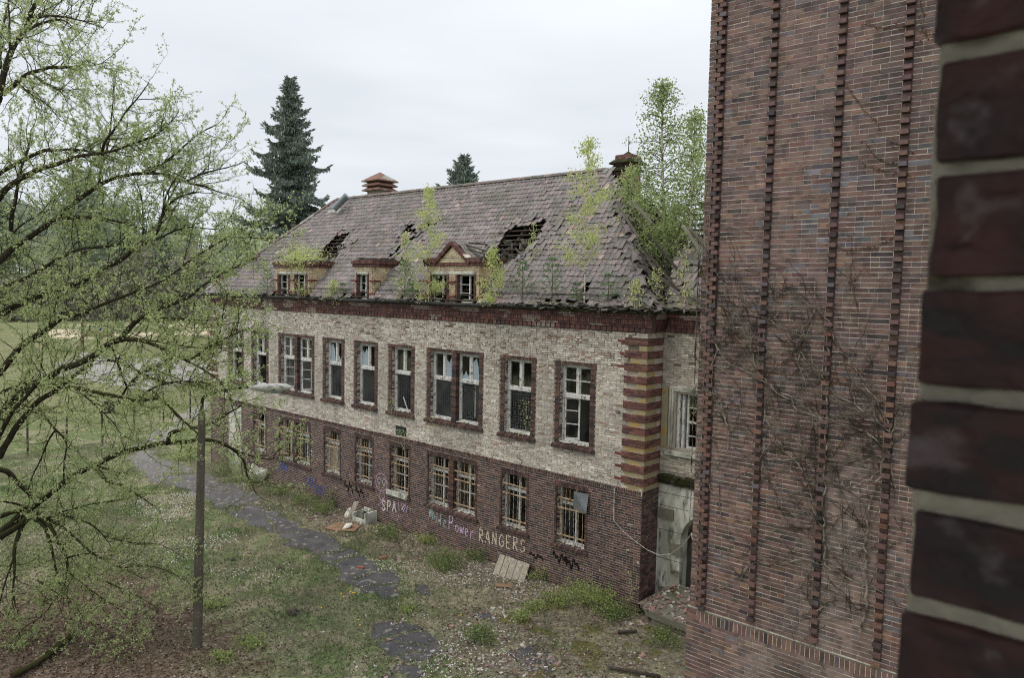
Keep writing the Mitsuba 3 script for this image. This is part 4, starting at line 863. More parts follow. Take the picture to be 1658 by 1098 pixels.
        for p0, p1 in (((mid+.05, YF+.2, apex), (mid+1.5, YF+.9, 10.95)), ((mid+.4, YF+.2, 11.2), (mid+1.35, YF+.7, 10.9)), ((mid+1., YF+.1, 10.9), (mid+1.7, YF+.5, 10.87)), ((mid, YF+.1, apex+.02), (mid-.1, yb+1.3, apex+.05))): tl.beam(p0, p1, .07, .06, lin(84, 80, 74))
        put('roof_remains', tl, 'tile_mat', k, kind='stuff')
    else:
        tl = M()
        for _ in range(40): p = np.array([rt.uniform(x0, x1), rt.uniform(YF-.1, yb+.1), DZ+.29+rt.uniform(0, .05)]); ang = rt.uniform(0, 3); a = np.array([math.cos(ang), math.sin(ang), rt.normal(0, .1)]); b = np.cross([0, 0, 1.], a); tl.obox(p, [a*.15, b*.09, np.array([0, 0, .012])], tile_cols(np.zeros((1, 3)), rt)[0])
        put('roof_remains', tl, 'tile_mat', k, kind='stuff')
    return k
dormer(*dorm[0], 2, 'left double dormer overgrown by a bright green shrub')
dormer(*dorm[1], 1, 'single-window dormer with a crumbling flat roof')
dormer(*dorm[2], 2, 'double dormer with a small brick gable', gable=True)

# ---------------------------------------------------------------- chimneys and vent pipe
CY = ridge_y+.75
def pyramid(m, c, w, z0, z1, wt=0., col=(.5,)*3):
    x, y = c; b = [(x-w, y-w, z0), (x+w, y-w, z0), (x+w, y+w, z0), (x-w, y+w, z0)]; t = [(x-wt, y-wt, z1), (x+wt, y-wt, z1), (x+wt, y+wt, z1), (x-wt, y+wt, z1)]
    e = [(p[0], p[1], z0-.05) for p in b]
    m.add(b+t+e, [[0, 1, 5, 4], [1, 2, 6, 5], [2, 3, 7, 6], [3, 0, 4, 7], [4, 5, 6, 7], [8, 9, 1, 0], [9, 10, 2, 1], [10, 11, 3, 2], [11, 8, 0, 3], [8, 11, 10, 9]], col)
a = on_y(615, 318, CY); top = on_y(615, 280.5, CY)[2]; bx = a[0]
z = lambda py: on_y(615, py, CY)[2]
m = M(); m.box((bx-.46, CY-.46, 13.2), (bx+.46, CY+.46, z(305)))
CH = thing('ventilation_chimney', 'wooden ridge chimney under three tiers of rusty pyramid caps', 'chimney'); put('shaft', m, 'grey_wood', CH)
for py, p2, w in ((306, 300, .66), (298.5, 292.5, .66), (291, 279.5, .68)):
    m = M(); pyramid(m, (bx, CY), w, z(py)-.08, z(p2)+(.03 if py == 291 else -.05), .0 if py == 291 else .34); put('cap', m, 'rust_copper', CH)
m = M()
for sx in (-1, 1):
    for sy in (-1, 1): m.box((bx+sx*.44-.02, CY+sy*.44-.02, z(305)), (bx+sx*.44+.02, CY+sy*.44+.02, z(292)))
m.box((bx-.4, CY-.4, z(305)+.0), (bx+.4, CY+.4, z(292.5))); put('post', m, 'dark_wood', CH)
CY2 = ridge_y+1.3; bx = on_y(1016, 300, CY2)[0]; z2 = lambda py: on_y(1016, py, CY2)[2]
CH2 = thing('brick_chimney', 'old brick chimney with two mossy pyramid caps and a thin lightning rod', 'chimney')
m = M(); m.box((bx-.36, CY2-.36, 10), (bx+.36, CY2+.36, z2(252)), lin(110, 80, 70))
B = lay(bx-.37, bx+.37, z2(330), z2(253), header=.4); lo, hi = front_boxes(B, CY2-.36, .01, .02); m.boxes(lo, hi, pal([(150, 92, 76), (132, 80, 68), (118, 70, 62)], len(B)))
B = lay(CY2-.37, CY2+.37, z2(330), z2(253), header=.4); lo, hi = side_boxes(B, bx+.36, .01, .02); m.boxes(lo, hi, pal([(150, 92, 76), (132, 80, 68), (118, 70, 62)], len(B)))
put('shaft', m, 'brick_mat', CH2)
for py, p2, w, wt in ((272, 264, .52, .3), (260.5, 249, .54, 0.)):
    m = M(); pyramid(m, (bx-.1 if py > 270 else bx, CY2), w, z2(py)-.1, z2(p2)+(.1 if wt == 0 else -.05), wt); put('cap', m, 'mossy_ledge', CH2)
put('lightning_rod', M().tube([(bx, CY2, z2(250)), (bx, CY2, z2(224))], .018, sides=6), 'dark_metal', CH2)
VP_ = thing('vent_pipe', 'tilted grey zinc vent pipe on the left end of the ridge', 'vent pipe')
p0, p1 = on_y(541, 338, ridge_y-1.15), on_y(562, 317, ridge_y-.8)
m = M(); d = p1-p0; m.tube([p0, p0+d*.45, p0+d*.5+[0, 0, .02], p1], [.17, .17, .17, .17], sides=16, cap=False); m.tube([p0, p1], .15, sides=14); put('tube', m, 'zinc', VP_, smooth=False)
m = M(); m.tube([p1-d*.12, p1], .185, sides=16); put('collar', m, 'zinc', VP_)
m = M(); m.tube([on_y(534, 344.5, ridge_y-.6), on_y(554, 343, ridge_y-.75)], .14, sides=16)
put('metal_roll', m, 'lamp_body', label='whitish rolled sheet metal lying on the left hip of the roof', cat='sheet metal roll')
m = M()

# ---------------------------------------------------------------- the brick tower
TY, TX = 12.0, -6.27
TOW = thing('brick_tower', 'tall dark clinker brick tower with toothed vertical strips, overgrown with bare creeper', 'tower')
strips = [(-6.15, -6.03, 1), (-6.08, -5.965, 0), (-5.18, -5.06, 1), (-4.12, -4.0, 1), (-3.18, -3.06, 0)]
slots = [(-6.155, -5.96, 4.18, 18.4)]+[(a-.004, b+.004, 4.18, 18.4) for a, b, _ in strips[2:]]
cm = M(); wall_core(cm, TX+.012, -.5, 4.1, 19., slots, lambda a, b, c, d: ((a, TY+.003, c), (b, TY+.08, d))); cm.box((TX+.012, TY+.081, 4.1), (-.5, 16.5, 19.)); cm.box((TX-.03, TY-.029, -.2), (-.45, 16.54, 4.1))
TK = put('front_wall', cm, 'mortar_mat', TOW)
tr = np.random.default_rng(23)
B1 = lay(TX, -1.9, 4.105, 18.5, slots, r=tr, header=.28, joint=.014); B2 = lay(TX-.04, -1.9, -.1, 3.88, r=tr, header=.28, joint=.014); B1[:, 1] += .006; B2[:, 1] += .006
def tower_cols(B):
    n = len(B); col = pal(TOWER, n, tr, TOWW, .07, desat=.34); c = np.stack([(B[:, 0]+B[:, 1])/2, np.zeros(n), B[:, 2]], 1)
    blue = (fbmn(c*[.6, 1, .45]+5, 2) > .56) & (c[:, 2] > 9.5) & (tr.random(n) < .2); col[blue] = pal([(106, 100, 114), (112, 108, 122), (96, 90, 102)], int(blue.sum()), tr)
    col *= (1.08-.42*np.clip((fbmn(c*[.9, 1, .16]+60, 4)-.48)*4, 0, 1))[:, None]
    bloom = np.clip((fbmn(c*[.8, 1, .3]+140, 3)-.54)*6, 0, 1)*np.clip((9.2-c[:, 2])/2, 0, 1)*.32; return col*(1-bloom[:, None])+lin(158, 148, 144)*bloom[:, None]
lo1, hi1 = front_boxes(B1, TY, .005+np.clip(tr.normal(0, .002, len(B1)), -.004, .004), .02); lo2, hi2 = front_boxes(B2, TY-.033, .005+np.clip(tr.normal(0, .002, len(B2)), -.004, .004), .02)
sl, sh = [], []
for a, b, ph in strips:
    for i in range(ph, int((18.4-4.18)/CR), 2):
        za = 4.105+i*CR; sl.append((a, TY-.07, za+.006)); sh.append((b, TY+.079, za+CR-.006))
        sl.append((a+.002, TY+.018, za+CR+.004)); sh.append((b-.002, TY+.079, za+2*CR-.004))
sl, sh = np.array(sl), np.array(sh); n = int((-1.9-TX)/.077); xs_ = TX-.04+.2+np.arange(n)*.077
s2l = np.c_[xs_+.005, np.full(n, TY-.036), np.full(n, 3.885)]; s2h = np.c_[xs_+.068, np.full(n, TY), np.full(n, 4.07)]
e_l = np.array([(TX-.04, TY-.036, 3.886), (TX-.04, TY-.036, 3.982)]); e_h = np.array([(TX+.155, TY, 3.974), (TX+.155, TY, 4.07)])
LO = np.vstack([lo1, lo2, sl, s2l, e_l]); HI = np.vstack([hi1, hi2, sh, s2h, e_h])
COL = np.vstack([tower_cols(B1), tower_cols(B2), pal(TOWER, len(sl), tr, TOWW, desat=.26)*.85, pal(TOWER, n, tr, TOWW, desat=.26), pal(TOWER, 2, tr, TOWW, desat=.26)])
emit_pieces(LO, HI, COL, 'brick_mat', TK, 'brick', 300, 1480, jit=.0011)
m = M(); m.box((TX-.035, TY-.036, 4.073), (-1.9, TY+.013, 4.1)); put('ledge', m, 'concrete', TK)
# side face of the tower away from the camera
B3 = lay(TY+.02, 16.4, 4.105, 18.5, r=tr, header=.28); m = M()
n = len(B3); m.boxes(np.c_[np.full(n, TX), B3[:, 0], B3[:, 2]], np.c_[np.full(n, TX+.03), B3[:, 1], B3[:, 3]], pal(TOWER, n, tr, TOWW)); put('side_brickwork', m, 'brick_mat', TK, kind='stuff')

# the wall of the room the picture is taken from: its window jamb, seen close by
scene['near_brick'] = two({'type': 'bumpmap', 'bsdf': pr(mikit.proc(lambda p, n, uv: mix(mix(mix(lin(76, 45, 44), lin(53, 38, 42), smoothstep(.3, .7, fbm(p.x*19, p.y*19, p.z*14, 4))), lin(44, 35, 40), smoothstep(.5, .68, fbm(p.x*13+9, p.y*13, p.z*30, 3))), lin(112, 100, 106), smoothstep(.58, .78, fbm(p.x*37+3, p.y*37, p.z*37, 4))*.7)), .6, .4),
                           'tex': mikit.proc(lambda p, n, uv: fbm(p.x*45, p.y*45, p.z*45, 4), 5e-4), 'scale': .012})
scene['near_mortar'] = two({'type': 'bumpmap', 'bsdf': pr(mikit.proc(lambda p, n, uv: mix(mix(lin(142, 136, 124), lin(198, 190, 176), fbm(p.x*40, p.y*40, p.z*40, 4)), lin(98, 92, 80), smoothstep(.6, .76, fbm(p.x*26+5, p.y*26, p.z*26, 3)))), .95, .1),
                            'tex': mikit.proc(lambda p, n, uv: fbm(p.x*110, p.y*110, p.z*110, 4), 4e-4), 'scale': .01})
PY, PX = .575, -.131
JAMB = thing('brick_jamb', 'dark red brick window jamb with thick pale joints, blurred close to the viewer', 'wall')
def rounded_box(lo, hi, r, seg=.012, amp=.0015, seed=0):
    lo, hi = np.array(lo, float), np.array(hi, float)
    pts = [[(lo[k]+r, hi[k]-r)[b] for k, b in enumerate(bb)] for bb in np.ndindex(2, 2, 2)]
    man = manifold3d.Manifold.batch_hull([manifold3d.Manifold.sphere(r, 12).translate(p) for p in pts]).refine_to_length(seg)
    v, f, _ = meshkit.arrays(man); n_ = meshkit.fbm(v*26+seed*7.1, octaves=3)-.5
    c = (lo+hi)/2; d = np.sign(v-c)*(np.abs(v-c) > (hi-lo)/2-r*1.02); d /= np.linalg.norm(d, axis=1, keepdims=True)+1e-9
    return trimesh.Trimesh(v+d*n_[:, None]*amp*2, f, process=False)
zj0 = on_y(1570, 455, PY)[2]
mj = rounded_box((PX+.001, PY+.008, zj0-.5), (PX+.5, PY+.3, zj0+.5), .005, .012, .003, 3)
mj.vertices[:, 0] -= .004
JK = put('mortar', mj, 'near_mortar', JAMB, smooth=True)
jr = np.random.default_rng(4)
for i in range(-6, 6):
    za = zj0+i*.077; L = .24 if i % 2 else .17; dx = jr.normal(0, .0025); e0, e1 = jr.normal(.0062, .0012), jr.normal(.0708, .0012)
    put('brick', rounded_box((PX+dx-.001, PY-.002+jr.normal(0, .0015), za+e0), (PX+dx+L, PY+.12, za+e1), .0035, .011, .003, i), 'near_brick', JAMB, smooth=True)
    put('brick', rounded_box((PX+dx+L+.012, PY-.002, za+.0085), (PX+dx+L+.25, PY+.12, za+.0685), .004, .06, .002, i+40), 'near_brick', JAMB, smooth=True)
m = M()
m.box((PX+.2, PY+.31, 6.5), (3.2, PY+.6, 12.5)); m.box((PX+.005, PY+.02, zj0+.5), (3., PY+.3, 12.5)); m.box((PX+.005, PY+.02, 6.5), (3., PY+.3, zj0-.5)); m.box((PX+.5, PY+.02, zj0-.5), (3., PY+.3, zj0+.5))
m.box((-7.5, PY+.02, 6.5), (-5.4, PY+.6, 12.5)); m.box((-5.4, PY+.02, 6.5), (PX+.2, PY+.6, 7.2)); m.box((-5.4, PY+.02, 11.8), (PX+.2, PY+.6, 12.5))
m.box((-7.5, -4.5, 6.4), (3.2, PY+.6, 6.5)); m.box((-7.5, -4.5, 12.5), (3.2, PY+.6, 12.7)); m.box((-7.5, -4.7, 6.5), (-3.3, -4.5, 12.5)); m.box((1., -4.7, 6.5), (3.2, -4.5, 12.5)); m.box((-3.3, -4.7, 6.5), (1., -4.5, 7.2))
put('room_shell', m, 'plaster', JAMB)

# ---------------------------------------------------------------- creeper on the tower
vr = np.random.default_rng(31)
scene['vine_bark'] = pr(mikit.proc(lambda p, n, uv: mix(lin(70, 64, 58), lin(150, 143, 133), smoothstep(.3, .75, fbm(p.x*9, p.y*9, p.z*9, 3)))), .9, .2)
def tp(x, y, o=.03): return on_y(x, y, TY-o)
def wander(pts, amp=.02, n=None):
    P = np.asarray(pts, float); d = np.r_[0, np.cumsum(np.linalg.norm(np.diff(P, axis=0), axis=1))]; n = n or max(3, int(d[-1]/.09))
    t = np.linspace(0, d[-1], n); Q = np.stack([np.interp(t, d, P[:, k]) for k in range(3)], 1); Q[1:-1] += vr.normal(0, amp, (n-2, 3))*[1, .3, 1]; Q[:, 1] = np.minimum(Q[:, 1], TY-.016); return Q
STEMS = [([(1393, 1024), (1405, 985), (1402, 900), (1405, 830), (1412, 800), (1425, 770), (1432, 735), (1438, 725)], .02),
 ([(1336, 915), (1334, 830), (1336, 700), (1340, 600), (1338, 520)], .017), ([(1445, 720), (1440, 690), (1425, 660), (1400, 620), (1380, 590), (1350, 555), (1340, 520), (1320, 500), (1290, 480), (1260, 470)], .013),
 ([(1440, 735), (1405, 700), (1370, 690), (1330, 680), (1290, 660), (1250, 630), (1215, 605), (1180, 590), (1160, 560), (1150, 530)], .014), ([(1330, 680), (1300, 650), (1270, 640), (1240, 620), (1220, 590), (1215, 560), (1225, 530), (1245, 515), (1260, 505)], .012),
 ([(1440, 700), (1400, 665), (1350, 640), (1310, 590), (1280, 545), (1250, 520), (1220, 510), (1190, 480), (1160, 440)], .011), ([(1150, 600), (1160, 570), (1152, 520), (1155, 480), (1145, 450), (1142, 400), (1140, 330)], .012),
 ([(1180, 700), (1165, 650), (1150, 610), (1136, 580), (1134, 540), (1140, 500)], .012), ([(1136, 740), (1150, 790), (1165, 815), (1168, 838)], .011), ([(1240, 680), (1270, 730), (1300, 760), (1320, 830), (1345, 900), (1370, 930)], .011),
 ([(1198, 940), (1202, 925), (1220, 912), (1260, 915), (1300, 905), (1335, 915), (1370, 935), (1405, 950), (1440, 970), (1465, 985)], .013), ([(1290, 1000), (1330, 985), (1355, 965), (1360, 930)], .009), ([(1425, 760), (1400, 785), (1370, 790), (1340, 780), (1310, 785)], .011),
 ([(1238, 741), (1270, 745), (1310, 738), (1350, 745), (1400, 748), (1430, 740)], .012), ([(1160, 760), (1180, 720), (1175, 680), (1165, 640)], .01), ([(1450, 790), (1440, 740), (1445, 700), (1460, 660)], .01), ([(1220, 845), (1260, 850), (1300, 852), (1330, 850)], .009),
 ([(1245, 640), (1235, 660), (1240, 700), (1232, 740), (1236, 770)], .011), ([(1400, 985), (1370, 1000), (1345, 1003)], .008), ([(1320, 500), (1300, 540), (1290, 580), (1310, 640), (1330, 690)], .01), ([(1160, 520), (1200, 540), (1240, 560), (1265, 590)], .009)]
vk = thing('creeper', 'tangled bare grey creeper stems spread across the lower tower wall', 'creeper')
tw = M(); allp = []
for px, r_ in STEMS:
    Q = wander([tp(x, y, .03+r_) for x, y in px], .016); allp.append(Q)
    m = M(); m.tube(Q, np.linspace(r_*.95, r_*.6, len(Q)), sides=6); put('stem', m, 'vine_bark', vk)
pool = [Q[i] for Q in allp for i in range(len(Q))]
for gen, (nn, L, r_) in enumerate(((300, 1.25, .007), (360, .7, .004))):
    new = []
    for _ in range(nn):
        p = np.array(pool[vr.integers(len(pool))]); a = vr.normal(math.radians(140), .8) if vr.random() < .75 else vr.uniform(0, 6.28); n_ = 7; Q = [p]
        for k in range(n_):
            a += vr.normal(0, .28); q = Q[-1]+np.array([math.cos(a), 0, math.sin(a)])*L*vr.uniform(.6, 1.2)/n_; q[1] = TY-.02-abs(vr.normal(0, .022)); q[0] = max(q[0], TX-.05); Q.append(q)
        tw.tube(Q, np.linspace(r_, r_*.5, len(Q)), sides=4, cap=False); new += Q
    pool = pool+new
scene['vine_twig'] = pr(mikit.proc(lambda p, n, uv: mix(lin(58, 52, 46), lin(128, 121, 112), smoothstep(.36, .72, fbm(p.x*5, p.y*5, p.z*5, 3)))), .9, .2); put('twigs', tw, 'vine_twig', vk, kind='stuff')
for lab, stems in (('creeper shoots with tiny rust brown buds on the upper tower wall', [[(1398, 38), (1425, 45), (1450, 42), (1480, 48), (1502, 56)], [(1372, 140), (1388, 158), (1398, 178), (1412, 190), (1425, 214)], [(1400, 228), (1408, 245), (1425, 257), (1445, 268), (1470, 275)], [(1395, 262), (1410, 270), (1440, 278), (1475, 285)], [(1440, 228), (1460, 236), (1478, 246)], [(1490, 0), (1494, 30), (1500, 60)]]),
                       ('creeper shoots with reddish buds at mid height of the tower', [[(1345, 360), (1350, 390), (1360, 405), (1378, 408), (1400, 400), (1430, 395), (1450, 380)], [(1378, 380), (1380, 410), (1378, 440), (1380, 470), (1390, 505)], [(1350, 430), (1365, 445), (1380, 452)], [(1395, 440), (1385, 452), (1375, 462)], [(1185, 535), (1195, 528), (1205, 545)]])):
    k = thing('creeper', lab, 'creeper'); lm = M()
    for px in stems:
        Q = wander([tp(x, y, .02) for x, y in px], .01); m = M(); m.tube(Q, .005, sides=4); put('stem', m, 'brown_bark', k)
        for q in Q:
            for _ in range(3):
                p = q+vr.normal(0, .03, 3)*[1, .3, 1]; p[1] = min(p[1], TY-.02); a = vr.normal(0, 1, 3); a /= np.linalg.norm(a); b = np.cross(a, [0.2, 1, .1]); b /= np.linalg.norm(b)+1e-9
                lm.quad([p-a*.018, p+b*.012, p+a*.018, p-b*.012], pal([(120, 84, 44), (138, 106, 56), (112, 62, 44), (142, 128, 70)], 1, vr)[0])
    put('buds', lm, 'leaf_mat', k, kind='stuff')

# ---------------------------------------------------------------- landing slab in the recess
LS = thing('landing_slab', 'broken concrete landing slab strewn with rubble beside the tower', 'slab')
m = M(); P = Polygon([(-11.42, 19.0), (-11.2, 18.72), (-10.7, 18.66), (-10.2, 18.62), (-9., 18.6), (-5, 18.6), (-5, 20.0), (XR+.02, 20.0), (XR+.02, 19.1)])
t = trimesh.creation.extrude_polygon(P, .2, engine='earcut'); m.add(t.vertices+[0, 0, .2], t.faces, (.5,)*3); m.box((-11.0, 18.72, -.1), (-5, 19.9, .2)); put('slab', m, 'concrete', LS)
m = M(); nx, ny = 22, 12
gx, gy = np.meshgrid(np.linspace(XR+.03, -5.2, nx), np.linspace(18.9, 19.995, ny), indexing='ij'); h = .395+np.clip((gy-18.95), 0, 2)*np.clip((gx+11.6)/1.2, 0, .55)*.85+.05*(fbmn(np.stack([gx*4, gy*4, gx*0], -1).reshape(-1, 3)).reshape(gx.shape)-.5)
V = np.stack([gx, gy, h], -1).reshape(-1, 3); i, j = np.meshgrid(np.arange(nx-1), np.arange(ny-1), indexing='ij'); F = np.stack([i*ny+j, (i+1)*ny+j, (i+1)*ny+j+1, i*ny+j+1], -1).reshape(-1, 4)
m.add(V, F, (.5,)*3); put('rubble_heap', m, 'concrete', LS)
m = M()
for _ in range(420):
    p = np.array([vr.uniform(-11.5, -8.5), vr.uniform(18.7, 19.95), 0]); p[2] = .405+max(0, p[1]-18.95)*np.clip((p[0]+11.6)/1.2, 0, .55)*.85; s = vr.uniform(.015, .06) if vr.random() < .92 else vr.uniform(.06, .11); a = vr.uniform(0, 3)
    m.obox(p+[0, 0, s*.25], [np.array([math.cos(a), math.sin(a), vr.normal(0, .25)])*s, np.array([-math.sin(a), math.cos(a), 0])*s*.7, np.array([0, 0, s*.14])], pal([(150, 106, 98), (168, 128, 120), (122, 96, 90), (140, 136, 126), (196, 192, 184)], 1, vr)[0], jit=s*.12)
put('rubble', m, 'tile_mat', LS, kind='stuff')

# ---------------------------------------------------------------- vegetation helpers
gv = np.random.default_rng(41)
def unit(v): v = np.asarray(v, float); return v/(np.linalg.norm(v, axis=-1, keepdims=True)+1e-12)
def tubes3(m, A, B, ra, rb, col=(.3, .3, .3), sides=3):
    """many short straight tapering twigs at once"""
    A, B = np.asarray(A, float), np.asarray(B, float); n = len(A)
    if n == 0: return m
    ra, rb = np.broadcast_to(ra, (n,)), np.broadcast_to(rb, (n,)); d = unit(B-A); x = unit(np.cross(d, [.31, .17, .93])); y = np.cross(d, x); g_ = np.arange(sides)*2*math.pi/sides
    ring = np.cos(g_)[None, :, None]*x[:, None]+np.sin(g_)[None, :, None]*y[:, None]
    V = np.concatenate([A[:, None]+ring*ra[:, None, None], B[:, None]+ring*rb[:, None, None]], 1); k = np.arange(sides); f = np.stack([k, (k+1) % sides, sides+(k+1) % sides, sides+k], 1)
    return m.add(V.reshape(-1, 3), (f[None]+(np.arange(n)*2*sides)[:, None, None]).reshape(-1, 4), col)
def leaves(m, P, D, size, cols, r, wid=.62, fold=.25):
    """small folded leaves at points P pointing along D"""
    n = len(P); D = unit(D); s = np.asarray(size)*r.uniform(.7, 1.25, n); X = unit(np.cross(D, r.normal(0, 1, (n, 3)))); N = np.cross(D, X); w = s*wid/2
    base = P; tip = P+D*s[:, None]; mid = P+D*(s*.48)[:, None]; dn = N*(w*fold)[:, None]
    V = np.stack([base, mid+X*w[:, None]+dn, tip, mid-X*w[:, None]+dn], 1).reshape(-1, 3); o = (np.arange(n)*4)[:, None]
    return m.add(V, np.vstack([o+[0, 1, 2], o+[0, 2, 3]]), np.repeat(cols, 4, 0))
def resample(P, step):
    P = np.asarray(P, float); d = np.r_[0, np.cumsum(np.linalg.norm(np.diff(P[:, :3], axis=0), axis=1))]; n = max(2, int(d[-1]/step)+1); t = np.linspace(0, d[-1], n)
    return np.stack([np.interp(t, d, P[:, k]) for k in range(P.shape[1])], 1)
def smooth_path(P, it=2):
    P = np.asarray(P, float)
    for _ in range(it):
        Q = [P[0]]
        for a, b in zip(P[:-1], P[1:]): Q += [a*.75+b*.25, a*.25+b*.75]
        P = np.array(Q+[P[-1]])
    return P

# ---------------------------------------------------------------- the linden in the foreground
LT = thing('linden_tree', 'spreading linden with long mossy limbs and fresh pale green leaves, filling the left side', 'tree')
